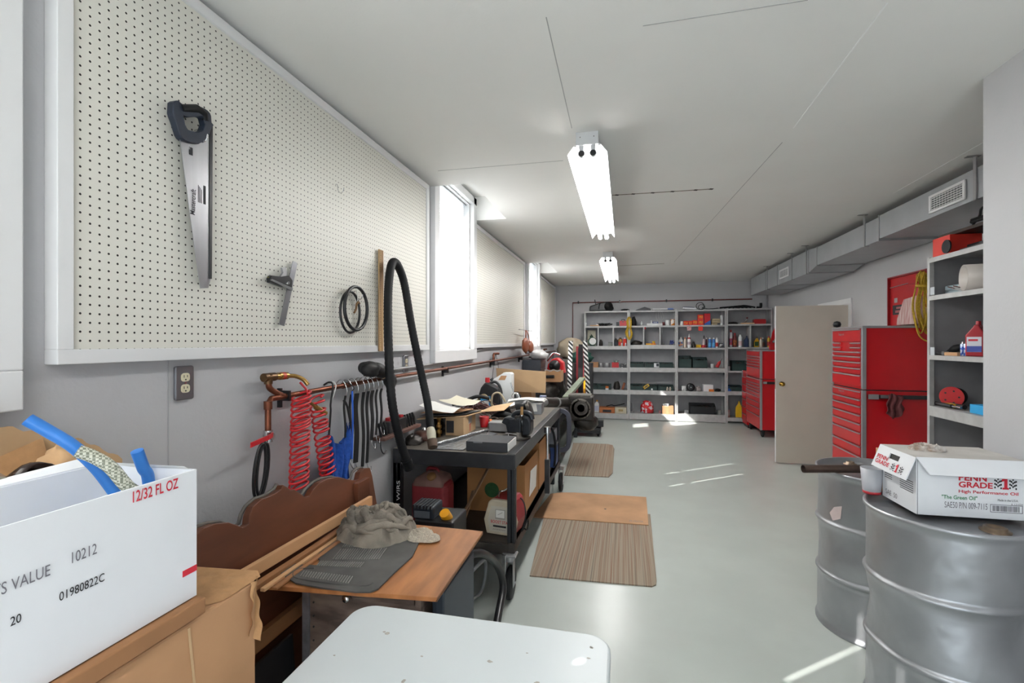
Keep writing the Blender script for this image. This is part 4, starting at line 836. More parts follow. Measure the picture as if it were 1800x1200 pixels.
# jugs
t = thing('oil_jug', 'black oil jug with red cap and blue label on the bench', 'jug', (-1.28, 4.62, BT))
MB().prism([(-.105, 0), (.105, 0), (.108, .2), (.09, .25), (.04, .27), (-.02, .30), (-.05, .30), (-.09, .25), (-.11, .19)], -.06, .06, 'Y').make('body', BLACKP, t, .018, seg=3)
MB().tube(cr([(-.01, 0, .29), (.04, 0, .305), (.085, 0, .27), (.108, 0, .19)], 6), .014, 8).make('handle', BLACKP, t)
MB().cyl((-.036, 0, .30), (-.036, 0, .345), .024, .022, 16).make('cap', REDP, t)
lb = MB().prism([(-.10, .05), (.01, .05), (.01, .17), (-.085, .17)], -.0625, -.0612, 'Y').make('label', mat('sky_blue_label', '3C9CD6', .4, 0, .15, 40), t)
MB().box((-.075, -.0632, .08), (-.005, -.0624, .125)).make('white_print', PRINTW, t)
t = thing('fluid_jug', 'white plastic jug with handle behind the black oil jug', 'jug', (-1.22, 4.85, BT))
MB().prism([(-.11, 0), (.11, 0), (.11, .37), (.09, .385), (.02, .385), (.02, .38), (-.08, .32), (-.11, .25)], -.06, .06, 'Y').make('body', WHITEP, t, .02, seg=3)
MB().prism([(-.03, .31), (.04, .31), (.06, .355), (.0, .355)], -.0615, -.0605, 'Y').make('handle_gap', CARD, t); MB().cyl((-.095, 0, .28), (-.12, 0, .32), .02).make('cap', BLACKP, t)
t = thing('ring_wrench', 'chrome ring ended linkage leaning beside the white jug', 'wrench', (-1.06, 4.75, BT + .12))
MB().tube([(-.05, 0, .17), (-.015, 0, .06)], .008, 7).tube([(.02, 0, .0), (.07, 0, -.07)], .006, 7).make('rod', CHROME, t)
MB().tube([(.035 * math.cos(a), 0, .03 + .035 * math.sin(a)) for a in [k * math.pi / 10 for k in range(20)]], .009, 7, True).make('ring', CHROME, t)
single('black_bottle', 'squat black bottle against the cardboard sheet', 'bottle', MB().lathe([(.05, 0), (.055, .09), (.045, .14), (.02, .16), (.02, .17)], (-1.10, 4.98, BT)), BLACKP)
# lower shelf machines and the corner clamp
t = thing('battery_pack', 'blue and grey battery pack in a black frame on the shelf end', 'battery', (-.79, 4.92, .347))
MB().box((-.12, -.13, .0), (.12, .13, .20)).make('lower_case', mat('dark_blue_case', '233A6B', .45, 0, .2, 10), t, .006)
MB().box((-.11, -.12, .23), (.11, .12, .36)).make('upper_case', mat('grey_case', '7C7F88', .5, 0, .2, 10), t, .006)
MB().box((-.125, -.135, .2), (.125, .135, .23)).make('band', BLACKP, t); MB().prism([(-.02, .295), (.01, .27), (.04, .295), (.01, .32)], -.1212, -.1202, 'Y').make('red_mark', PRINTR, t)
MB().tube(cr([(-.1, -.14, .36), (.0, -.15, .42), (.1, -.15, .38), (.13, -.14, .2), (.12, -.15, .02)], 7), .012, 7).make('cable', BLACK, t)
t = thing('hose_reel', 'round black reel with pink card on the bench shelf', 'reel', (-.79, 4.62, .347))
MB().lathe([(.02, -.06), (.13, -.06), (.13, -.045), (.07, -.04), (.07, .04), (.13, .045), (.13, .06), (.02, .06)], n=26, M=Matrix.Translation((0, 0, .131)) @ Matrix.Rotation(R(75), 4, 'Z') @ RX90).make('drum', BLACK, t)
MB().cb((.085, -.06, .14), (.004, .06, .09), -20).make('card', mat('pink_card', 'C48C84', .7), t)
t = thing('prop_post', 'black and chrome prop standing between shelf and bench edge', 'post', (-.618, 3.98, .347))
MB().box((-.02, -.02, 0), (.02, .02, .28)).make('sleeve', BENCHS, t, .003); MB().cyl((0, 0, .28), (0, 0, .50), .012).make('rod', CHROME, t); MB().cyl((0, 0, .50), (0, 0, .548), .028).make('collar', CHROME, t)
t = thing('c_clamp', 'large grey C clamp hung on the far bench corner', 'clamp', (-.66, 5.22, .6))
cp = cr([(-.105, 0, .15), (-.085, 0, .215), (-.02, 0, .258), (.06, 0, .235), (.085, 0, .16), (.085, 0, -.06), (.06, 0, -.145), (-.02, 0, -.17), (-.10, 0, -.16)], 6)
MB().strap(cp, .03, .05, (0, 1, 0)).make('frame', mat('grey_blue_cast', '4A4B55', .4, .5, .25, 12), t, .006)
MB().cyl((-.10, 0, -.14), (-.10, 0, .02), .014).make('screw', CHROME, t); MB().cyl((-.10, 0, .02), (-.10, 0, .035), .025).make('pad', STEEL, t)

# ================================================================ second bench and its load
t = thing('bench_cart', 'farther low steel bench carrying the axle and tool chest', 'workbench', (-1.07, 6.8, 0), 0, 'steel benches along the left wall'); X0, X1, Y0, Y1 = -.41, .31, -1.4, 1.4
MB().box((X0, Y0, .67), (X1, Y1, .69)).make('top', mat('bench_top_plate', ''), t)
MB().box((X1 - .03, Y0, .60), (X1 + .005, Y1, .695)).make('side_beam', BENCHS, t); MB().box((X0, Y0 - .005, .60), (X1, Y0 + .03, .695)).make('front_beam', BENCHS, t)
for x in (X0, X1 - .06):
    for y in (Y0, Y1 - .06): MB().box((x, y, 0), (x + .06, y + .06, .67)).make('leg', BENCHS, t)
MB().box((X0, Y0, .22), (X1, Y1, .26)).make('shelf', mat('green_grey_shelf', '4C524C', .6, .2, .3, 8), t)
t = thing('axle_housing', 'greasy cast differential with round flange overhanging the second bench', 'axle', (-.56, 6.62, .54))
MB().box((-.165, -.1, .0), (.165, .22, .325)).make('housing', OILY, t, .02)
MB().lathe([(.07, 0), (.135, 0), (.14, .012), (.135, .024), (.075, .024)], n=28, M=RX90).make('flange', mat('grey_flange', '77736C', .45, .5, .3, 30), t, 0, (-.005, -.095, .165))
MB().lathe([(.0, -.01), (.118, -.01), (.118, .0)], n=28, M=RX90).make('bore', mat('deep_black', '0D0D0E', .6, 0, 0), t, 0, (-.005, -.119, .165))
bb = MB().lathe([(.035, 0), (.05, .0), (.052, .012), (.035, .012)], n=20, M=RX90).lathe([(.062, 0), (.07, 0), (.07, .012), (.062, .012)], n=20, M=RX90)
bb.lathe([(.088, 0), (.097, 0), (.097, .008), (.088, .008)], n=24, M=RX90); bo = bb.make('bearing', J, t, 0, (.005, -.112, .175))
for k in range(7):
    a = k * 2 * math.pi / 7; MB().cyl((-.005 + .126 * math.cos(a), -.124, .165 + .126 * math.sin(a)), (-.005 + .126 * math.cos(a), -.118, .165 + .126 * math.sin(a)), .009, n=8).make('bolt_boss', OILY, t)
MB().cb((-.02, .06, .335), (.30, .28, .02)).make('gasket_rim', mat('grey_flange', ''), t)
MB().blob((.05, .05, -.03), (.17, .14, .12), 8, .25, 2).make('lower_casting', OILY, t)
TA, TB = Vector((-.16, .04, .225)), Vector((-.43, -1.38, .40)); MB().cyl(TA, TA.lerp(TB, .72), .06, n=20).make('axle_tube', J, t); MB().cyl(TA.lerp(TB, .72), TB, .056, .05, 20).make('tube_end', STEEL, t)
MB().cyl(TA.lerp(TB, .04), TA.lerp(TB, .06), .075, n=20).make('collar', STEEL, t); MB().cyl(TA.lerp(TB, .40), TA.lerp(TB, .43), .066, n=20).make('tube_ring', STEEL, t)
single('steel_channel', 'pale green steel channel slanting up behind the axle tube', 'beam', MB().strap([(-.81, 6.90, .80), (-.66, 8.0, 1.0)], .09, .05, (1, .12, 0)), mat('pale_green_paint', '8C9784', .5, .1, .25, 10), None, .004)
# cardboard, boxes and machines beyond
t = carton('cardboard_box', 'low brown box under the leaning cardboard sheet', -1.43, 5.445, .6945, -1.03, 5.72, 1.03, mat('brown_box', '8E6A49', .85, 0, .1, 6))
single('cardboard_sheet', 'big pale cardboard sheet standing upright on the second bench', 'cardboard', MB().sheet([(-1.432, 5.45, 1.035), (-.845, 5.30, 1.035), (-.838, 5.28, 1.275), (-1.435, 5.40, 1.30)], (.003, .006, 0)), CARDL)
single('rag_bundle', 'rusty orange rag beside the low brown box', 'rag', MB().blob((-1.22, 5.385, .75), (.09, .02, .20), 9, .3, 3, zmin=.692), mat('rusty_rag', '9A5A26', .9, 0, .4, 40))
single('carton_small', 'small blue and white carton beyond the axle tube', 'box', MB().box((-1.02, 5.95, .692), (-.945, 6.03, .93)), mat('blue_white_carton', '2E6DC4', .5, col2='DDE2EA', scale=9), None)
single('engine_part', 'dark greasy cylinder head propped behind the cardboard sheet', 'engine part', MB().blob((-1.02, 6.70, .86), (.15, .13, .17), 12, .4, 3.2, zmin=.692), OILY)
single('engine_part', 'second greasy engine casting right of the cylinder head', 'engine part', MB().blob((-1.02, 7.12, .92), (.16, .14, .22), 15, .4, 3.2, zmin=.692), OILY)
t = carton('cardboard_box', 'torn open brown box perched on the engine castings', -1.06, 6.62, 1.05, -.84, 6.92, 1.20, CARD); MB().grid(lambda u, v: (-.11 + .22 * u, -.16 - .02 * v, .15 + .02 * v + .008 * math.sin(u * 14)), 10, 3).make('torn_flap', PAPER, t)
MB().cyl((-.09, -.155, .07), (.02, -.17, .075), .022).make('black_tube', BLACKP, t)
t = thing('tool_chest', 'old grey metal chest standing against the wall on the second bench', 'chest', (-1.36, 7.35, .692))
MB().box((-.13, -.2, 0), (.15, .22, .64)).make('body', mat('slate_grey_enamel', '4A4F58', .45, .2, .25, 8), t, .006)
for k in range(5): MB().box((.15, -.19, .04 + k * .12), (.156, .21, .14 + k * .12)).make('drawer', mat('brown_drawer', '54443E', .5, .2, .35, 14), t)
single('plastic_bag', 'white plastic bag slumped on top of the grey metal chest', 'bag', MB().blob((-1.28, 7.38, 1.39), (.14, .22, .09), 21, .3, 3, zmin=1.336), mat('white_bag', 'D2D2D2', .35, 0, .15, 9, .3, 30))
t = thing('leather_pouch', 'brown leather tool pouches hanging below the far window blind', 'pouch', (-1.34, 6.80, 1.50))
LEA = mat('tan_leather', '8A4524', .55, 0, .35, 10)
MB().blob((.0, -.16, .05), (.04, .16, .11), 2, .2).blob((.0, .20, .03), (.04, .17, .09), 7, .2).make('pouch_body', LEA, t)
MB().strap(cr([(0, -.16, .12), (-.005, -.10, .22), (-.02, -.06, .27)], 5), .06, .006, (0, 1, .1)).strap(cr([(0, .16, .09), (-.005, .08, .2), (-.02, -.01, .27)], 5), .06, .006, (0, 1, -.1)).make('straps', LEA, t)
MB().cyl((-.05, -.35, .272), (-.02, .5, .268), .006).make('hanging_rod', STEEL, t)
t = thing('air_compressor', 'red machine with a round black fan guard on the second bench', 'compressor', (-1.06, 7.75, .692))
MB().box((-.13, -.1, 0), (.16, .2, .42)).make('stand', mat('dark_box', '2A2B2F', .5, 0, .2, 10), t)
MB().prism([(-.15, .40), (.15, .40), (.12, .58), (.03, .66), (-.05, .64), (-.12, .55)], -.1, .16, 'Y').make('red_housing', RED, t, .02)
MB().lathe([(0, 0), (.085, 0), (.09, .012), (0, .02)], n=24, M=RX90).make('fan_guard', BLACKP, t, 0, (-.01, -.101, .53))
MB().tube(cr([(-.14, 0, .6), (-.04, -.02, .73), (.06, 0, .70)], 5), .014, 8).make('handle', CHROME, t)
single('welder_case', 'black machine case under the green canvas in the back corner', 'machine', MB().box((-.92, 9.30, 0), (-.58, 9.62, 1.20)), mat('dark_box', ''), None, .01)
single('green_canvas', 'dark green canvas bundled on the black machine case', 'canvas', MB().blob((-.80, 9.46, 1.30), (.22, .16, .13), 31, .3, 2.5, zmin=1.202), mat('green_canvas', '1F4A40', .9, 0, .3, 14))
single('canvas_sack', 'beige sack slumped above the green canvas by the back wall', 'sack', MB().blob((-1.04, 9.95, 1.44), (.28, .16, .22), 35, .35, 2, zmin=1.252), mat('beige_sack', 'B9AD98', .9, 0, .2, 9), None)
single('storage_crate', 'grey storage crate holding the beige sack, in the back corner', 'crate', MB().box((-1.4, 9.78, 0), (-.84, 10.2, 1.25)), mat('grey_crate', '6E6A66', .7, 0, .2, 8), None, .01)
# striped mast lift
t = thing('mast_lift', 'mobile lift with two black and white striped posts and black mast', 'lift', (-.72, 8.4, 0))
STR = bpy.data.materials.new('hazard_stripes'); STR.use_nodes = True; nt = STR.node_tree; n_ = nt.nodes; l_ = nt.links
tcs = n_.new('ShaderNodeTexCoord'); sp_ = n_.new('ShaderNodeSeparateXYZ'); l_.new(tcs.outputs['Object'], sp_.inputs[0])
def mt(op, a, b):
    n = n_.new('ShaderNodeMath'); n.operation = op
    for q, v in enumerate((a, b)):
        if isinstance(v, (int, float)): n.inputs[q].default_value = v
        else: l_.new(v, n.inputs[q])
    return n.outputs[0]
sv = mt('GREATER_THAN', mt('FRACT', mt('MULTIPLY', mt('ADD', sp_.outputs[2], mt('MULTIPLY', sp_.outputs[0], 1.0)), 13), 0), .52)
mxs = n_.new('ShaderNodeMix'); mxs.data_type = 'RGBA'; l_.new(sv, mxs.inputs[0]); mxs.inputs[6].default_value = hexc('18181C'); mxs.inputs[7].default_value = hexc('E4E4E2')
l_.new(mxs.outputs[2], n_['Principled BSDF'].inputs['Base Color'])
for (xa, za, xb, zb) in ((-.215, .12, -.17, 1.62), (.17, .12, .07, 1.62)):
    pm = MB(); d = Vector((xb - xa, 0, zb - za)); pm.box((-.036, -.03, 0), (.036, .03, d.length), Matrix.Translation((xa, -.02, za)) @ Matrix.Rotation(math.atan2(d.x, d.z), 4, 'Y')); pm.make('striped_post', STR, t)
MB().box((-.05, .03, .1), (.03, .10, 1.5)).box((-.04, .02, 1.5), (.03, .09, 1.56)).make('mast', mat('mast_black', '0F1011', .45, 0, .1, 8), t)
MB().box((.045, .02, .45), (.075, .05, 1.0)).make('yellow_ram', mat('ram_yellow', 'E0A31E', .4), t); MB().cyl((.06, .035, 1.0), (.06, .035, 1.4), .014).make('chrome_rod', CHROME, t)
MB().box((.06, -.03, 1.08), (.11, .03, 1.25)).make('red_tag', REDP, t)
MB().box((-.28, -.15, .06), (.34, .3, .12)).make('base_frame', BLACKP, t); MB().box((.2, .05, .14), (.38, .2, .24)).make('toe_block', BLACKP, t)
for x, y in ((-.22, -.08), (-.22, .22), (.30, -.08), (.30, .22)): caster(t, x, y, .13, .05, BENCHS)
single('red_board', 'narrow red board standing behind the striped lift', 'board', MB().box((-.86, 9.02, 0), (-.68, 9.06, 1.52)), mat('faded_red_board', '8E2A30', .6, 0, .3, 6))

# ================================================================ on the floor
MATM = mat('striped_mat', '8C7B6C', .95, 0, 0); nt = MATM.node_tree; tcm = nt.nodes.new('ShaderNodeTexCoord'); wv = nt.nodes.new('ShaderNodeTexNoise'); mp = nt.nodes.new('ShaderNodeMapping'); rp = nt.nodes.new('ShaderNodeValToRGB')
mp.inputs['Scale'].default_value = (60, .25, 1); wv.inputs['Scale'].default_value = 1; wv.inputs['Detail'].default_value = 4
nt.links.new(tcm.outputs['Object'], mp.inputs[0]); nt.links.new(mp.outputs[0], wv.inputs['Vector']); nt.links.new(wv.outputs[0], rp.inputs[0]); nt.links.new(rp.outputs[0], nt.nodes['Principled BSDF'].inputs['Base Color'])
for p, c in ((.30, '5A5048'), (.42, '857767'), (.47, '7C5E4C'), (.5, '8E8272'), (.56, '938878'), (.70, '665C52')):
    e = rp.color_ramp.elements.new(p); e.color = hexc(c)
for nm, lab, pts in (('floor_mat', 'nearer brown striped floor mat on the painted floor', [(-0.625,3.243),(0.18,3.28),(0.207,3.309),(0.214,3.365),(0.24,4.647),(-0.722,4.581)]), ('floor_mat', 'farther brown striped floor mat beside the second bench', [(-0.692,5.78),(-0.172,5.825),(-0.13,6.012),(-0.134,7.354),(-0.165,7.631),(-0.245,7.698),(-0.773,7.663)])):
    m = single(nm, lab, 'floor mat', MB().prism(pts, .0005, .009, 'Z'), MATM, 'striped mats on the floor')
CF = [(-0.805,4.312),(0.21,4.351),(0.225,5.126),(-0.504,5.111),(-0.65,5.078),(-0.743,5.017)]
t = thing('cardboard_sheet', 'large flat brown cardboard lying on the floor over the mat', 'cardboard', (-.25, 4.75, .0105))
MB().prism([(x + .25, y - 4.75) for x, y in CF], 0, .006, 'Z').make('sheet', mat('floor_cardboard', 'B88F6B', .85, 0, .2, 3, col2='9C7858'), t)
MB().text('PR HEATER', (.30, -.36, .0065), (1, .05, 0), (-.05, 1, 0), .12, .035).make('faint_print', PRINTB, t)
MB().lathe([(0, 0), (.012, .0004)], n=10).make('hole', PRINTK, t, 0, (.08, -.08, .0065))

# ================================================================ right side: duct, chests, shelf, drums
DUCT = mat('galvanised_duct', 'A9ACB0', .42, .45, .08, 6)
t = thing('air_duct', 'long galvanised sheet metal duct along the right wall under the ceiling', 'duct', (2.28, 6.6, 2.3)); x1 = .50
O = Vector(t.location)
def dsec(y0, y1, zb0, zb1, zt0, zt1, name='duct_section'):
    vs = [(0, y0, zb0), (x1, y0, zb0), (x1, y0, zt0), (0, y0, zt0), (0, y1, zb1), (x1, y1, zb1), (x1, y1, zt1), (0, y1, zt1)]
    m = MB().add([Vector(v) - Vector((0, O.y, O.z)) for v in vs], [(0, 1, 2, 3), (7, 6, 5, 4), (0, 4, 5, 1), (1, 5, 6, 2), (2, 6, 7, 3), (3, 7, 4, 0)]); return m.make(name, DUCT, t)
dsec(2.66, 5.07, 2.55, 2.545, 2.755, 2.755); dsec(5.075, 6.53, 2.53, 2.53, 2.745, 2.745); dsec(6.535, 6.80, 2.53, 2.475, 2.745, 2.765, 'transition'); dsec(6.805, 9.64, 2.475, 2.455, 2.765, 2.765)
for y, zb, zt in ((5.072, 2.53, 2.76), (6.532, 2.525, 2.75), (6.802, 2.47, 2.77), (8.08, 2.465, 2.768), (8.7, 2.46, 2.768)):
    MB().box((-.006, y - O.y - .008, zb - O.z - .006), (x1 + .002, y - O.y + .008, zt - O.z + .004)).make('drive_cleat', STEEL, t)
for y, zb in ((3.82, 2.55), (5.34, 2.53), (6.87, 2.475), (7.42, 2.47), (8.6, 2.46)):
    MB().box((-.010, y - O.y - .014, zb - O.z - .008), (-.0015, y - O.y + .014, ZC - O.z)).box((-.06, y - O.y - .014, ZC - O.z - .006), (.02, y - O.y + .014, ZC - O.z)).box((-.01, y - O.y - .014, zb - O.z - .01), (.03, y - O.y + .014, zb - O.z - .001)).make('hanger_strap', STEEL, t)
def vent(name, label, y0, y1, z0, z1):
    v = thing(name, label, 'vent', (2.272, (y0 + y1) / 2, z0), 0, 'white register grilles on the duct'); a = (y1 - y0) / 2; h = z1 - z0
    MB().box((-.006, -a, 0), (.006, a, .018)).box((-.006, -a, h - .018), (.006, a, h)).box((-.006, -a, .018), (.006, -a + .025, h - .018)).box((-.006, a - .025, .018), (.006, a, h - .018)).make('frame', TRIM, v, .002)
    MB().box((.003, -a + .02, .015), (.006, a - .02, h - .015)).make('dark_back', mat('vent_dark', '55585C', .7, var=0), v)
    s = MB(); n = 6
    for k in range(n): s.cb((.0, 0, .018 + (h - .036) * (k + .5) / n), (.002, 2 * a - .05, .010), ry=35)
    for k in range(1, 11): s.box((.0, -a + .025 + (2 * a - .05) * k / 11 - .001, .018), (.003, -a + .025 + (2 * a - .05) * k / 11 + .001, h - .018))
    s.make('louvres', TRIM, v)
vent('air_vent', 'nearer white louvred vent on the duct side', 3.91, 4.31, 2.575, 2.71); vent('air_vent', 'farther small white louvred vent on the duct side', 7.53, 7.95, 2.535, 2.67)

def drum(label, x, y, seed):
    t = thing('steel_drum', label, 'drum', (x, y, 0), 0, 'steel drums on the right'); r = .283
    prof = [(r - .02, .0), (r + .008, 0), (r + .008, .012), (r - .002, .022)]; zz = .04
    while zz < .85:
        k = 0
        for zc in (.30, .585): k = max(k, 1 - abs(zz - zc) / .016)
        prof.append((r - .002 + .013 * max(0, k) ** .6, zz)); zz += .006 if min(abs(zz - .30), abs(zz - .585)) < .03 else .02
    prof += [(r - .002, .858), (r + .008, .868), (r + .008, .884), (r - .004, .884), (r - .006, .866)]
    m = MB(); m.lathe(prof + [(.0, .868)], n=64)
    rn = random.Random(seed); dents = [(rn.uniform(0, 6.28), rn.uniform(.1, .8), rn.uniform(.05, .13), rn.uniform(-.016, -.004)) for _ in range(26)]
    vs = []
    for v in m.v:
        vv = Vector(v); rr = math.hypot(v[0], v[1])
        if rr > .25 and .02 < v[2] < .85:
            a = math.atan2(v[1], v[0]); k = 0
            for da, dz, ds, dd in dents:
                d = abs((a - da + math.pi) % (2 * math.pi) - math.pi) * rr
                k += dd * math.exp(-(d * d + (v[2] - dz) ** 2) / (ds * ds))
            vv.x *= 1 + k / rr; vv.y *= 1 + k / rr
        vs.append(tuple(vv))
    m.v = vs
    # finer body rows so that dents read
    m.make('body', mat('bare_drum_steel', 'AEB0B4', .40, .75, .16, 5, .6, 7), t)
    for bx, by, br in ((.06, -.18, .036), (-.06, .17, .022)):
        b = MB().lathe([(br + .012, 0), (br + .012, .006), (br, .008), (br, .018), (br - .008, .02), (br - .01, .012), (0, .012)], n=20); b.make('bung', mat('bung_steel', '8E7B68', .4, .7, .3, 40), t, 0, (bx, by, .8648))
    return t
drum('nearest dented steel drum carrying the white oil carton', 1.345, 2.43, 1)
drum('second steel drum behind, with a brown tube across its top', 1.385, 3.115, 2)
t = thing('paper_tag', 'torn white and pink paper tag stuck on the second drum', 'tag', (1.12, 2.985, .62)); 
MB().sheet([(0, 0, 0), (.03, -.022, .02), (.035, -.026, .09), (.005, -.003, .075), (-.012, .008, .04)], (-.002, -.002, 0)).make('paper', mat('pinkish_paper', 'D8C4C0', .8, 0, .1, 20), t)
single('metal_tube', 'brown metal tube lying across the second drum, end toward the room', 'tube', MB().tube([(.955, 2.93, .908), (1.40, 3.03, .908)], .0215, 16, caps=False).tube([(.957, 2.93, .908), (1.40, 3.03, .908)], .019, 16, caps=False).cyl((1.0, 2.94, .908), (1.003, 2.9407, .908), .0195), mat('brown_tube', '6B5A52', .35, .7, .3, 14))
t = thing('plastic_cup', 'frosted plastic cup with red base at the oil carton corner', 'cup', (1.145, 2.615, .8855))
MB().lathe([(.036, .006), (.046, .12), (.044, .12), (.034, .008), (0, .008)], n=24).make('body', mat('frosted_plastic', 'C9CBD2', .3, 0, 0, trans=.3), t); MB().lathe([(.0, 0), (.036, 0), (.0375, .012), (.034, .014)], n=24).make('red_residue', mat('red_residue', 'C0343C', .3), t)
single('wood_block', 'small pale wood stick showing behind the oil carton lid', 'stick', MB().box((1.20, 2.66, .886), (1.26, 2.70, 1.085)), LATH)
# oil carton
t = thing('oil_carton', 'white lidded oil carton with red and green print on the near drum', 'carton', (1.37, 2.465, .8855), 1.5)
a, c, h = .19, .128, .232; RP = mat('red_print', '')
MB().box((-a, -c, 0), (a, c, h)).make('body', WHITEC, t, .002)
GR = mat('grimy_white_card', 'CFCBC6', .7, 0, .25, 6)
MB().box((-a - .006, -c - .006, h), (a + .006, c + .006, h + .006)).make('lid_top', GR, t)
fl = MB().add([(-a - .006, -c - .006, h + .006), (a + .006, -c - .006, h + .006), (a + .03, -c - .055, h - .055), (-a + .02, -c - .05, h - .055)], [(0, 1, 2, 3)]); fo = fl.make('lid_front_flap', WHITEC, t); sm = fo.modifiers.new('thick', 'SOLIDIFY'); sm.thickness = .004
fu = (Vector((0, -.046, -.061))).normalized(); F0 = Vector((-a - .006, -c - .006, h + .006)); FN = Vector((0, -.061, .046)).normalized()
for k, (s, w) in enumerate((('12-1 US Quart', .075), ('Plastic Bottles', .078), ('(946 ml)', .045))):
    MB().text(s, F0 + Vector((.045, 0, 0)) + fu * (.018 + k * .013) + FN * .001, (1, 0, 0), -fu, w, .0075).make('flap_lettering', PRINTB, t)
MB().sheet([F0 + Vector((.32, 0, 0)) + fu * .01 + FN * .001, F0 + Vector((.345, 0, 0)) + fu * .075 + FN * .001, F0 + Vector((.338, 0, 0)) + fu * .075 + FN * .001], FN * .0005).make('flap_slit', PRINTB, t)
# left flap, with hand hole
L0 = Vector((-a - .006, c + .006, h + .006)); lr = Vector((0, -1, 0)); lu = Vector((-.038, 0, -.098)).normalized(); LN = Vector((-.098, 0, .038)).normalized(); W2 = 2 * c + .012
def lp(s, d): return L0 + lr * s + lu * d
hx0, hx1, hd0, hd1 = .10, .175, .022, .045
m = MB()
for s0, s1, d0, d1 in ((0, hx0, 0, .105), (hx1, W2, 0, .105), (hx0, hx1, 0, hd0), (hx0, hx1, hd1, .105)): m.quad(lp(s0, d0), lp(s0, d1), lp(s1, d1), lp(s1, d0))
fo = m.make('lid_side_flap', WHITEC, t); sm = fo.modifiers.new('thick', 'SOLIDIFY'); sm.thickness = .004
MB().quad(lp(hx0 - .0, hd0) - LN * .006, lp(hx0, hd1) - LN * .006, lp(hx1, hd1) - LN * .006, lp(hx1, hd0) - LN * .006).make('hand_hole', mat('deep_black', ''), t)
for s, d, w in (('PENN', .062, .085), ('GRADE', .085, .11)): MB().text(s, lp(.02, d) + LN * .0015, lr, -lu, w, .019, .02).make('brand_lettering', RP, t)
def one(o, r, u, n, w, hgt):
    P = [(.1, 0), (1, 0), (1, .14), (.8, .14), (.8, 1), (.45, 1), (0, .78), (0, .62), (.36, .68), (.36, .14), (.1, .14)]
    return MB().sheet([o + r * (a * w) + u * (b_ * hgt) for a, b_ in P], n * .001)
def flag(mb, o, r, u, n, w, hgt):
    for i in range(5):
        for j in range(5):
            if (i + j) % 2 == 0:
                p = o + r * (w * i / 5) + u * (hgt * j / 5 + .15 * hgt * math.sin(i * .9)) + n * .001; mb.quad(p, p + r * w / 5, p + r * w / 5 + u * hgt / 5, p + u * hgt / 5)
one(lp(.178, .092) + LN * .0015, lr, -lu, LN, .018, .036).make('numeral', RP, t)
m = MB(); flag(m, lp(.145, .09), lr, -lu, LN, .026, .028); flag(m, lp(.205, .09), lr, -lu, LN, .026, .028); m.make('chequered_flags', PRINTK, t)
# front print
def fp(x, z): return Vector((x, -c - .0006, z))
X_, Z_ = Vector((1, 0, 0)), Vector((0, 0, 1))
for s, x, z, w, hh, mm, b in (('PENN', -.04, .150, .098, .026, RP, .03), ('GRADE', -.04, .122, .118, .024, RP, .03), ('High Performance Oil', -.04, .096, .205, .0165, RP, .015), ('"The Green Oil"', -.10, .072, .125, .0165, PRINTG, .012), ('SAE50 P/N 009-7115', -.09, .036, .15, .025, PRINTB, 0), ('Made in the U.S.A.', .095, .074, .07, .009, PRINTK, 0), ('A 121034', .14, .060, .04, .008, PRINTB, 0)):
    MB().text(s, fp(x, z), X_, Z_, w, hh, b).make('print_lettering', mm, t)
one(fp(.109, .122), X_, Z_, Vector((0, -1, 0)), .024, .05).make('numeral', RP, t)
m = MB(); flag(m, fp(.083, .125), X_, Z_, Vector((0, -1, 0)), .026, .036); flag(m, fp(.134, .125), X_, Z_, Vector((0, -1, 0)), .026, .036); m.make('chequered_flags', PRINTK, t)
m = MB(); rn = random.Random(8); x = .078; e = -c - .0012
m.box((.07, -c - .0012, .028), (.18, -c, .030)).box((.07, -c - .0012, .058), (.18, -c, .060)).box((.07, -c - .0012, .028), (.0715, -c, .06)).box((.1785, -c - .0012, .028), (.18, -c, .06))
while x < .17: w = rn.choice((.0012, .002, .003)); m.box((x, e, .033), (x + w, -c, .055)); x += w + rn.choice((.0015, .002, .003))
m.make('barcode', PRINTB, t)
MB().box((-a + .003, -c - .001, .0), (-a + .0045, -c, h)).make('edge_crease', PRINTB, t)
def sp(y, z): return Vector((-a - .0006, y, z))
MB().text('"The Green Oil"', sp(c - .02, .125), (0, -1, 0), Z_, .10, .015, .01).make('side_green_lettering', PRINTG, t)
MB().text('SAE  50', sp(c - .03, .02), (0, -1, 0), Z_, .09, .022).make('side_grade_lettering', PRINTB, t)
m = MB()
for k in range(3): m.quad(sp(c - .02, .112 - k * .009), sp(c - .08, .112 - k * .009), sp(c - .08, .115 - k * .009), sp(c - .02, .115 - k * .009))
for k in range(6): m.quad(sp(c - .14, .125 - k * .009), sp(c - .235, .125 - k * .009), sp(c - .235, .128 - k * .009), sp(c - .14, .128 - k * .009))
tag(m.make('small_print_lines', PRINTK, t), kind='stuff')
cloth_heap('plastic_wrap', 'crumpled clear plastic wrap with brown smears on the carton lid', 'wrap', (1.31, 2.50, 1.1245), (.07, .05, .022), mat('smeared_plastic', 'D9D6D2', .25, 0, .35, 25, .3, 60, col2='9C8878'), 14, 1)

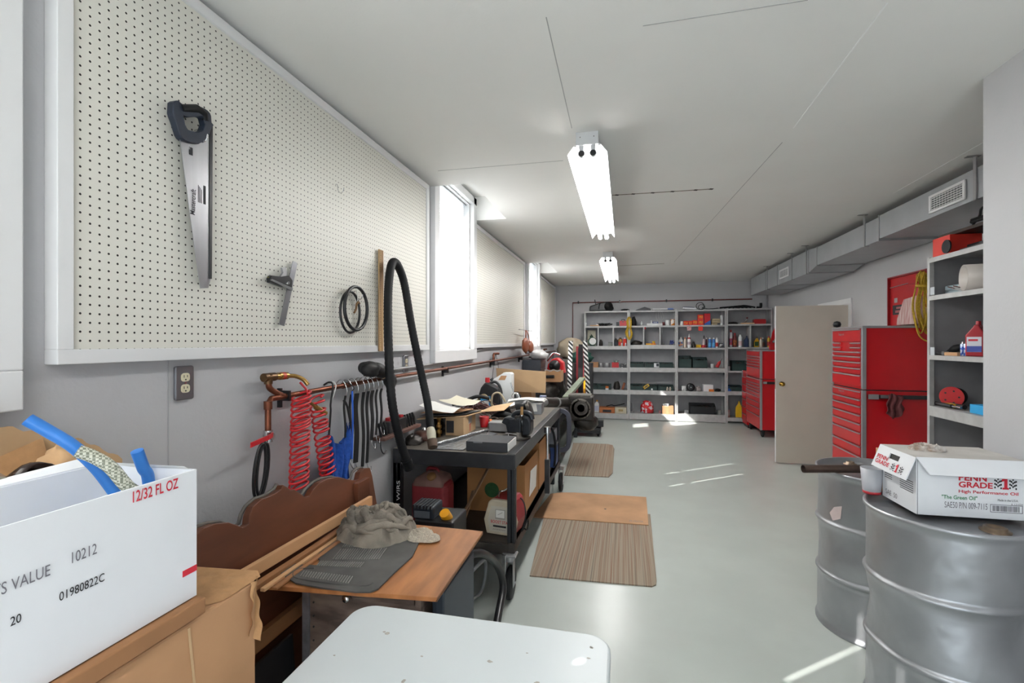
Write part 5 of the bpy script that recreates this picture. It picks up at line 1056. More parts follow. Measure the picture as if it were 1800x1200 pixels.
# tool chests
TRIMG = mat('chest_aluminium', 'A9A9AC', .35, .6, .08, 12)
def chest(label, y0, y1, zt, joint, upper, lower, tz):
    t = thing('tool_chest', label, 'tool chest', (2.22, (y0 + y1) / 2, 0), 0, 'red roller tool chests on the right wall'); a = (y1 - y0) / 2; D = .56
    MB().box((.012, -a + .01, .13), (D, a - .01, joint - .01)).make('lower_cabinet', RED, t, .004); MB().box((.012, -a + .01, joint), (D, a - .01, zt - .008)).make('upper_cabinet', RED, t, .004)
    MB().box((.012, -a + .012, joint - .012), (D - .01, a - .012, joint - .0005)).make('joint_gap', BLACKP, t)
    MB().box((0, -a, .13), (.035, -a + .03, joint - .008)).box((0, -a, joint + .004), (.035, -a + .03, zt - .0225)).make('corner_trim', TRIMG, t, .003); MB().box((0, a - .03, .13), (.03, a, joint - .008)).box((0, a - .03, joint + .004), (.03, a, zt - .0225)).make('corner_trim', TRIMG, t, .003)
    MB().box((.0, -a, zt - .022), (D, a, zt)).make('top_trim', TRIMG, t, .003)
    zs = upper
    for lst in (upper, lower):
        for z0, z1, split in lst:
            for (u0, u1) in (((-a + .035, a - .035),) if not split else ((-a + .035, -.12), (.12, a - .035)) if split == 2 else ((-a + .035, a - .035),)):
                d = MB().box((-.004, u0, z0 + .004), (.014, u1, z1 - .004)).make('drawer', RED, t, .003)
                MB().box((-.016, u0, z1 - .018), (-.003, u1, z1 - .006)).make('drawer_pull', TRIMG, d, .002)
    for x in (.06, D - .06):
        for y in (-a + .08, a - .08): caster(t, x, y, .13, .055, BLACKP)
    return t, a, D
c2, a2, D2 = chest('nearer red tool chest with open lid beside the door', 5.25, 5.95, 1.755, 1.145,
    [(1.60, 1.735, 0), (1.555, 1.60, 2), (1.51, 1.555, 2), (1.465, 1.51, 0), (1.41, 1.465, 0), (1.35, 1.41, 0), (1.285, 1.35, 0), (1.165, 1.285, 0)],
    [(1.05, 1.13, 0), (.985, 1.05, 0), (.90, .985, 0), (.815, .90, 0), (.73, .815, 0), (.60, .73, 0), (.50, .60, 0), (.34, .50, 0), (.15, .34, 0)], 0)
MB().text('Snap-on', (-.0055, .16, 1.66), (0, -1, 0), (0, 0, 1), .13, .035, .01).make('nameplate', TRIMG, c2); MB().text('Snap-on', (-.0055, .16, 1.075), (0, -1, 0), (0, 0, 1), .13, .032, .01).make('nameplate', TRIMG, c2)
lid = MB().box((D2 - .005, -a2, 1.76), (D2 + .02, a2, 2.285)); lo = lid.make('lid', RED, c2, .004)
MB().box((D2 - .03, -a2, 1.76), (D2 - .005, -a2 + .012, 2.285)).box((D2 - .03, a2 - .012, 1.76), (D2 - .005, a2, 2.285)).box((D2 - .03, -a2, 2.27), (D2 - .005, a2, 2.285)).make('lid_rim', mat('dark_red_enamel', '8E1218', .35), lo)
MB().box((D2 - .02, -.16, 2.17), (D2 - .005, -.02, 2.25)).make('latch_box', RED, lo); MB().cyl((D2 - .012, -a2 + .02, 2.20), (D2 - .012, a2 - .02, 2.175), .004).make('lid_rod', TRIMG, lo)
LX = D2 - .006; MB().box((LX - .001, .09, 1.885), (LX, .29, 1.985)).make('black_sticker', PRINTK, lo)
MB().box((LX - .0016, .11, 1.905), (LX - .001, .24, 1.93)).box((LX - .0016, .11, 1.945), (LX - .001, .22, 1.965)).make('sticker_print', mat('sticker_print', 'A05A5C', .6), lo)
MB().box((LX - .001, .20, 2.01), (LX, .26, 2.06)).make('grey_badge', STEEL, lo)
bar = MB().box((.05, -a2 - .016, 1.065), (D2 - .02, -a2 + .009, 1.10)).make('magnet_bar', BLACKP, c2); MB().box((.045, -a2 - .018, 1.058), (.13, -a2 - .012, 1.105)).make('bar_end', STEEL, bar); MB().box((.145, -a2 - .018, 1.07), (.21, -a2 - .012, 1.10)).make('bar_label', mat('bar_label', '6A6A6E', .4), bar)
MB().lathe([(0, 0), (.032, .008), (.04, .035), (.03, .062), (0, .072)], n=18).make('shift_knob', BLACKP, c2, 0, (.03, a2 - .06, 1.756))
pm = thing('papers_stack', 'stack of white and red striped papers propped inside the chest lid', 'papers', (2.735, 5.5, 1.768))
PM = mat('striped_papers', 'D8CBC6', .75, 0, .25, 30, col2='B07A78', stretch=(1, 3, .2))
MB().prism([(-.2, 0), (.13, 0), (.13, .06), (.04, .25), (-.17, .27)], -.05, .012, 'X', Matrix.Rotation(R(4), 4, 'Y')).make('sheets', PM, pm); MB().prism([(-.21, -.0), (.18, 0), (.18, .16), (-.21, .16)], .024, .030, 'X').make('white_backing', PAPER, pm)
t = thing('yellow_rope', 'yellow rope coil hanging over the open red chest lid by the shelf', 'rope', (2.695, 5.20, 1.72))
rn = random.Random(3); YR = mat('yellow_rope', 'C9A52E', .7, 0, .35, 60, .2)
m = MB()
for k in range(15):
    w = rn.uniform(.012, .075); b0 = rn.uniform(-.05, .07); o = rn.uniform(-.035, .035)
    m.tube(cr([(o + .0 * k, .0 + .008 * k - .03, .52 + rn.uniform(-.02, .02)), (o + w * .5, .0, .40), (o + w * 1.1, -.02, .18), (o, -.02 + .01 * k * .3, b0), (o - w, -.01, .19), (o - w * .5, 0, .40)], 6, True), .0062, 6, True)
tag(m.make('coils', YR, t), kind='stuff'); MB().tube(cr([(-.06, -.02, .40), (0, -.06, .39), (.06, -.02, .41), (.0, .06, .40)], 6, True), .012, 6, True).make('wrap', YR, t)
MB().tube(cr([(-.09, -.03, .15), (-.06, -.05, -.06), (.06, -.05, -.13), (.2, -.05, -.14)], 7), .0062, 6).make('loose_end', YR, t)
cl = MB().grid(lambda u, v: (2.405 + .11 * u - .03 * v * math.sin(3 * u + 1) + .01 * math.sin(9 * v), 5.215 - .03 - .016 * math.sin(u * 16 + 2 * v) * (.5 + v), 1.11 - .235 * v * (1 - .35 * abs(u - .45) * 2) + .012 * math.sin(u * 6)), 20, 16)
so = single('red_shop_rag', 'faded maroon rag draped over the black magnet bar', 'rag', cl, mat('maroon_rag', '6E3A3C', .95, 0, .35, 20, .2)); q = so.modifiers.new('thick', 'SOLIDIFY'); q.thickness = .004
c1, a1, D1 = chest('farther red tool chest near the back shelves', 8.80, 9.72, 1.467, .985,
    [(1.36, 1.455, 0), (1.32, 1.36, 0), (1.27, 1.32, 0), (1.22, 1.27, 0), (1.17, 1.22, 0), (1.0, 1.17, 0)], [(.90, .975, 0), (.85, .90, 0), (.80, .85, 0), (.75, .80, 0), (.68, .75, 0), (.59, .68, 0), (.49, .59, 0), (.36, .49, 0), (.15, .36, 0)], 0)
bar = MB().box((.05, -a1 - .016, .90), (D1 - .02, -a1 + .009, .94)).make('magnet_bar', BLACKP, c1); MB().box((.045, -a1 - .018, .905), (.10, -a1 - .012, .94)).make('bar_end', STEEL, bar)
t = thing('side_cabinet', 'narrow red side cabinet beyond the farther tool chest', 'cabinet', (2.22, 9.91, 0), 0)
MB().box((.012, -.165, .06), (.5, .165, 1.06)).make('body', RED, t, .004)
MB().box((0, .14, .06), (.02, .168, 1.06)).make('corner_trim', TRIMG, t); MB().box((.04, -.14, 0), (.48, .15, .06)).make('plinth', BLACKP, t)
for k in range(6): d = MB().box((-.003, -.16, .12 + k * .14), (.012, .135, .25 + k * .14)).make('drawer', RED, t, .003); MB().box((-.012, -.16, .235 + k * .14), (-.003, .135, .245 + k * .14)).make('drawer_pull', TRIMG, d)
t = thing('socket_rack', 'red rack of chrome sockets standing on the farther tool chest', 'rack', (2.52, 8.92, 1.4675))
MB().box((-.12, -.03, 0), (.12, .05, .1)).prism([(-.11, .1), (.11, .1), (.11, .36), (-.02, .40), (-.07, .3)], .02, .04, 'Y').make('frame', RED, t)
for k in range(6): MB().cyl((-.06 + .028 * k, .0, .14 + .03 * (k % 3)), (-.06 + .028 * k, .02, .14 + .03 * (k % 3)), .02, n=10).make('socket', CHROME, t)

# right shelf unit
DSH = mat('dark_grey_shelf', 'A6A6AA', .5, .2, .12, 8)
def shelf_unit(name, label, cat, x0, x1, y0, y1, levels, zt, face, dark, lips, post=.03, group=None, div=()):
    """open steel shelving; face 'Y' opens to -Y, 'X' opens to -X"""
    t = thing(name, label, cat, ((x0 + x1) / 2, (y0 + y1) / 2, 0), 0, group); a, c = (x1 - x0) / 2, (y1 - y0) / 2
    if face == 'Y':
        MB().box((-a, c - .006, .03), (a, c, zt)).make('back_panel', dark, t); pts = [(-a, -c), (a - post, -c), (-a, c - post - .007), (a - post, c - post - .007)]
        for x in (-a, a - .004): MB().box((x, -c + post, .03), (x + .004, c - post, zt)).make('side_panel', dark, t)
    else:
        MB().box((a - .006, -c, .03), (a, c, zt)).make('back_panel', dark, t); pts = [(-a, -c), (-a, c - post), (a - post - .007, -c), (a - post - .007, c - post)]
        for y in (-c, c - .004): MB().box((-a + post, y, .03), (a - post, y + .004, zt)).make('side_panel', dark, t)
    for x, y in pts: MB().box((x, y, 0), (x + post, y + post, zt)).make('post', SHELFM, t)
    for z, lip in zip(levels, lips):
        m = MB().box((-a + .005, -c + .005, z - .004), (a - .005, c - .008, z))
        if face == 'Y': m.box((-a + post, -c - .002, z - lip), (a - post, -c + .004, z))
        else: m.box((-a - .002, -c + post, z - lip), (-a + .004, c - post, z))
        m.make('shelf', SHELFM, t)
    for u, z0, z1 in div: MB().box((u - (x0 + x1) / 2 - .004, -c + .01, z0), (u - (x0 + x1) / 2 + .004, c - .01, z1)).box((u - (x0 + x1) / 2 - .012, -c, z0), (u - (x0 + x1) / 2 + .012, -c + .01, z1)).make('divider', SHELFM, t)
    return t
shelf_unit('steel_shelf', 'tall grey steel shelf unit close on the right by the wall return', 'shelf', 2.30, 2.80, 3.45, 4.39, [2.245, 1.955, 1.50, 1.11, .60, .15], 2.25, 'X', DSH, [.035, .035, .035, .075, .05, .05])
RS = []
t = thing('spool_reel', 'red sided cable reel with black cord on the right shelf', 'reel', (2.47, (4.312,1.604)[0], 1.1125))
RM = Matrix.Translation((-.03, .0, .077)) @ Matrix.Rotation(R(-50), 4, 'Z') @ RX90; MB().lathe([(.012, .052), (.076, .052), (.076, .058), (.012, .058)], n=26, M=RM, sharp=True).make('red_side', REDP, t)
for k in range(5): MB().lathe([(.007, .0582), (.007, .0588)], n=10, M=RM @ Matrix.Translation((.045 * math.cos(k * 1.257), .045 * math.sin(k * 1.257), 0))).make('hole', PRINTK, t)
MB().lathe([(.03, -.03), (.064, -.03), (.068, .01), (.064, .05), (.03, .05)], n=26, M=RM).make('cord', BLACK, t)
t = thing('clear_container', 'frosted plastic jar lying on its side on the top right shelf', 'jar', (2.33, 4.03, 1.957))
MB().lathe([(0, .28), (.084, .28), (.086, 0), (.093, 0), (.093, .29), (.07, .32), (0, .32)], n=28, M=Matrix.Translation((0, 0, .094)) @ Matrix.Rotation(R(-14), 4, 'Z') @ RY90).make('body', mat('frosted_jar', 'CFC9C4', .35, 0, .06, 9), t) 
for k, (z, lab) in enumerate(((1.9565, 'lower pale blue grey case on the top right shelf'), (1.993, 'upper pale blue grey case on the top right shelf'))):
    single('plastic_case', lab, 'case', MB().box((2.40, 4.17, z), (2.56, 4.36, z + .034)), mat('pale_blue_case', '9FB0B8', .45, 0, .08, 9), 'pale cases on the top right shelf', .005)
for y, lab in ((4.16, 'white putty tool left of its twin on the top right shelf'), (4.10, 'white and red putty tool beside the frosted jar')):
    k = thing('putty_knife', lab, 'scraper', (2.365, y, 1.967)); MB().cb((.02, 0, .018), (.09, .03, .022), -35, 0, 20).make('handle', WHITEP, k); MB().cb((-.035, .0, .03), (.04, .034, .006), -35, 0, 20).make('blade', mat('brown_blade', '6A4038', .4), k)
def bottle(name, label, cat, x, y, z, w, h, m, cap=None, lab=None, group=None, neck=.45, depth=None, shape='round', capw=.55, caph=.14):
    t = thing(name, label, cat, (x, y, z), 0, group); r = w / 2
    if shape == 'round': MB().lathe([(r * .9, 0), (r, h * .03), (r, h * .62), (r * .85, h * .74), (r * neck, h * .86), (r * neck, h * (1 - caph * .6))], n=14).make('body', m, t)
    elif shape == 'can': MB().lathe([(r * .94, 0), (r, h * .02), (r, h * .80), (r * .8, h * .84), (r * .8, h * .86)], n=14).make('body', m, t)
    else:
        d = (depth or w * .6) / 2; MB().prism([(-r, 0), (r, 0), (r, h * .68), (r * .55, h * .84), (r * .55, h * .9), (-r * .05, h * .9), (-r * .15, h * .84), (-r, h * .6)], -d, d, 'Y').make('body', m, t, w * .08)
    if cap:
        cx = r * .25 if shape == 'jug' else 0; cz = h * (1 - caph)
        MB().cyl((cx, 0, cz), (cx, 0, h), r * capw * (.6 if shape == 'jug' else 1), r * capw * (.5 if shape == 'jug' else .85), 12).make('cap', cap, t)
    if lab:
        if shape == 'jug': d = (depth or w * .6) / 2; MB().box((-r * .8, -d - .0012, h * .12), (r * .8, -d - .0002, h * .55)).make('label', lab, t)
        else: MB().lathe([(r * 1.01, h * .12), (r * 1.01, h * .5)], n=14).make('label', lab, t)
    return t
t = bottle('oil_bottle', 'red oil bottle with white and blue label on the right shelf', 'bottle', 0, 0, 0, .098, .243, mat('crimson_bottle', 'A81E2C', .35, 0, .08, 9), mat('crimson_bottle', ''), mat('white_blue_label', 'DDE0EA', .5, var=.03), None, .5, .07, 'jug'); MB().box((-.039, -.0378, .03), (.039, -.0364, .07)).make('label_band', mat('label_blue', '3A50A8', .5), t); MB().box((-.03, -.0378, .105), (.02, -.0364, .118)).make('label_print', PRINTR, t); t.location = (2.385, (3.996,1.604)[0], 1.502); t.rotation_euler = (0, 0, R(-48))
single('red_box', 'red box at the near end of the middle right shelf', 'box', MB().box((2.40, 3.76, 1.502), (2.48, 3.845, 1.61)), REDP)
for k, y in enumerate(((4.08,1.604)[0], (4.045,1.604)[0])):
    bottle('spray_can', ['blue and silver slim can left of its twin beside the red oil bottle', 'blue and silver slim can touching the red oil bottle'][k], 'can', 2.355, y, 1.502, .028, .10, mat('silver_blue_can', 'B9C4D8', .3, .4, 0, col2='2B4FA8', scale=26, lo=.45, hi=.5), CHROME, None, 'slim cans on the right shelf', .5, None, 'can')
single('black_tool_heap', 'heap of black rubber tools on the middle right shelf', 'tools', MB().tube(cr([(2.40, 4.34, 1.52), (2.45, 4.26, 1.56), (2.48, 4.17, 1.58), (2.5, 4.10, 1.57)], 6), [.012, .014, .02, .03, .034, .03, .026, .028, .03, .03, .03, .03, .03, .03, .03, .03, .028, .026, .02], 9).cyl((2.42, 4.34, 1.516), (2.47, 4.12, 1.53), .014), BLACK)
single('tan_block', 'flat tan wood block in front of the black tools', 'block', MB().box((2.33, 4.095, 1.501), (2.37, 4.24, 1.525)), LATH)
single('steel_drill', 'small steel gun bit at the far end of the middle right shelf', 'tool', MB().cyl((2.35, 4.36, 1.512), (2.37, 4.26, 1.512), .01).box((2.345, 4.27, 1.502), (2.375, 4.30, 1.53)), STEEL)
single('blue_carton', 'bright light blue carton on the lower right shelf', 'box', MB().box((2.335, 3.72, 1.112), (2.42, 3.975, 1.172)), mat('cyan_carton', '2FA4E0', .5, 0, .08, 20), None, .002)
t = thing('battery_drill', 'black tool with grey hinge lid behind the light blue carton', 'tool', (2.53, 3.90, 1.112))
MB().box((-.05, -.12, 0), (.08, .14, .13)).make('body', BLACKP, t, .01); MB().cb((.0, .12, .17), (.02, .10, .10), 15).make('lid', BENCHS, t); MB().tube(cr([(.0, .05, .13), (.0, .0, .20), (.0, -.1, .22)], 5), .006, 6).make('cable', BLACK, t)
t = thing('hand_tools', 'row of black and yellow hand tools on the lower right shelf', 'tools', (2.345, 4.18, 1.112)); MB().cyl((0, .18, .02), (.0, .0, .018), .014).cyl((.05, .14, .018), (.05, -.05, .018), .016).make('handle', BLACKP, t); MB().cyl((.0, .0, .018), (.0, -.1, .018), .008).make('shank', CHROME, t); MB().box((.02, .02, .0), (.04, .12, .03)).make('yellow_grip', YELLOW, t)
for z, lab in ((1.99, 'small white label tag at the top right shelf corner'), (1.53, 'small white label tag at the middle right shelf corner')):
    single('shelf_tag', lab, 'tag', MB().box((2.302, 4.305, z - .03), (2.304, 4.355, z + .03)), mat('tag_white', 'C8CED4', .6), 'label tags on the right shelf')
t = thing('brake_drum_box', 'orange red box on top of the right shelf', 'box', (2.42, 4.26, 2.247)); MB().box((-.1, -.1, 0), (.1, .1, .14)).make('body', mat('orange_red_card', 'E0382A', .5, 0, .08, 9), t, .003); MB().cyl((-.102, -.075, .055), (-.11, -.075, .055), .05).make('round_mark', PRINTK, t)
single('dark_plank', 'dark brown board lying across the orange red box on the right shelf', 'board', MB().cb((2.46, 4.04, 2.402), (.2, .62, .022), 2), mat('dark_brown_board', '3A2F2A', .6, 0, .3, 10))
single('black_strip_heap', 'black strips under the brown board on top of the right shelf', 'strips', MB().box((2.36, 3.70, 2.248), (2.40, 4.12, 2.27)).box((2.41, 3.66, 2.248), (2.46, 4.13, 2.30)), BLACKP)
single('cable_loops', 'black cable loops sticking up near the end of the right shelf top', 'cable', MB().tube(cr([(2.40, 4.05, 2.43), (2.36, 3.92, 2.46), (2.34, 3.86, 2.50), (2.40, 3.80, 2.53), (2.44, 3.74, 2.47), (2.40, 3.9, 2.45), (2.36, 4.0, 2.45), (2.36, 3.8, 2.445), (2.38, 3.7, 2.44)], 8), .008, 7).tube([(2.36, 4.0, 2.435), (2.38, 3.7, 2.435)], .012, 7), BLACK)

# ================================================================ back wall: shelving and what stands on it
YS0, YS1 = 10.24, 10.58
UN = [(-.805, .10), (.105, 1.035), (1.04, 1.97), (1.975, 2.805)]
LEVEL = [[2.245, 1.934, 1.517, 1.067, .608, .121], [2.245, 1.936, 1.54, 1.078, .615, .139], [2.245, 1.94, 1.487, 1.078, .613, .159], [2.258, 1.955, 1.50, 1.033, .633, .111]]
LIPS = [[.03, .035, .07, .09, .09, .11], [.03, .035, .08, .09, .09, .125], [.03, .034, .035, .08, .08, .15], [.03, .034, .033, .033, .077, .07]]
DIVS = [[((-0.518,1.612)[0], 1.52, 1.9), ((-0.21,1.612)[0], 1.52, 1.9)], [((0.4,1.612)[0], 1.545, 1.9), ((0.718,1.612)[0], 1.545, 1.9)], [], [((2.412,1.611)[0], 1.505, 1.92)]]
BSH = mat('mid_grey_shelf', 'A2A2A5', .5, .2, .12, 8)
for k, lab in enumerate(('leftmost grey steel shelf unit on the back wall', 'second grey steel shelf unit from the left on the back wall', 'third grey steel shelf unit, with rust worn edges', 'rightmost back wall shelf unit, behind the red chest')):
    shelf_unit('steel_shelf', lab, 'shelf', UN[k][0], UN[k][1], YS0, YS1, LEVEL[k], 2.26, 'Y', BSH, LIPS[k], .026, 'grey steel shelves on the back wall', DIVS[k])
C = {'WHITEP': WHITEP, 'LATH': LATH, 'BLACK': BLACK, 'BLACKP': BLACKP, 'REDP': REDP, 'OILY': OILY, 'YELLOW': YELLOW, 'CARD': CARD, 'STEEL': STEEL, 'BIN': BIN, 'WHITEC': WHITEC,
     'dark_red': mat('dark_red_tin', '6E1F24', .4), 'orange': mat('orange_tub', 'E08A2E', .5, col2='E4E0DA', scale=14, lo=.45, hi=.5), 'orange_red': mat('orange_red_card', ''), 'red_blue': mat('red_tall_card', 'C9242E', .5, 0, .08, 12),
     'tan': mat('tan_case', 'B5A585', .6, 0, .15, 12), 'emblem': mat('cream_card', 'B9B5A2', .7, 0, .1, 12), 'glass': mat('grey_glass', '8F928E', .25, 0, .15, 20), 'amber': mat('amber_can', 'C48A2C', .4, col2='6B4A24', scale=30), 'red_yellow': mat('red_yellow_pack', 'C43A24', .5, col2='D9B52C', scale=18),
     'blue_dim': mat('dim_blue', '3C4A8C', .5), 'cream_o': mat('cream_bottle', 'E0D3C2', .45, 0, .06), 'red_silver': mat('silver_bottle', 'B9A8A8', .4, .2, .1), 'blue_can': mat('blue_white_can', '3C78C8', .4), 'white_can': WHITEP, 'black_white': mat('black_white_box', '3A3A3E', .5, col2='C9C9C9', scale=22, lo=.4, hi=.46), 'tall_can': mat('pale_can', 'D5D3DA', .4),
     'navy': mat('navy_bottle', '2C3A58', .4), 'yellow_red': mat('yellow_can', 'E4B82A', .4), 'pouch': mat('grey_pouch', 'B5ACAA', .4, 0, .3, 20), 'orange_brown': mat('orange_brown_card', 'B0683A', .7), 'cream_box': mat('cream_box_card', 'C9C2AC', .7, 0, .12, 20), 'red_bag': mat('red_white_bag', 'CC2028', .35, col2='D8D4DC', scale=14, lo=.42, hi=.5), 'pinkish': mat('pink_pot', 'B08084', .5), 'red_white': mat('red_white_bottle', 'C05050', .4, col2='CFC4C0', scale=16)}
DY = {'brown_bottle': .06, 'cream_bottle': -.03, 'grey_bottle': .05, 'tan_slab': -.05, 'black_parts': .03, 'filter_box': .0, 'emblem_box': .08, 'cable_heap': .06, 'card_pack': -.06, 'white_block': -.05, 'blue_bottle': .0, 'plastic_pouch': -.02, 'white_cup': -.03}
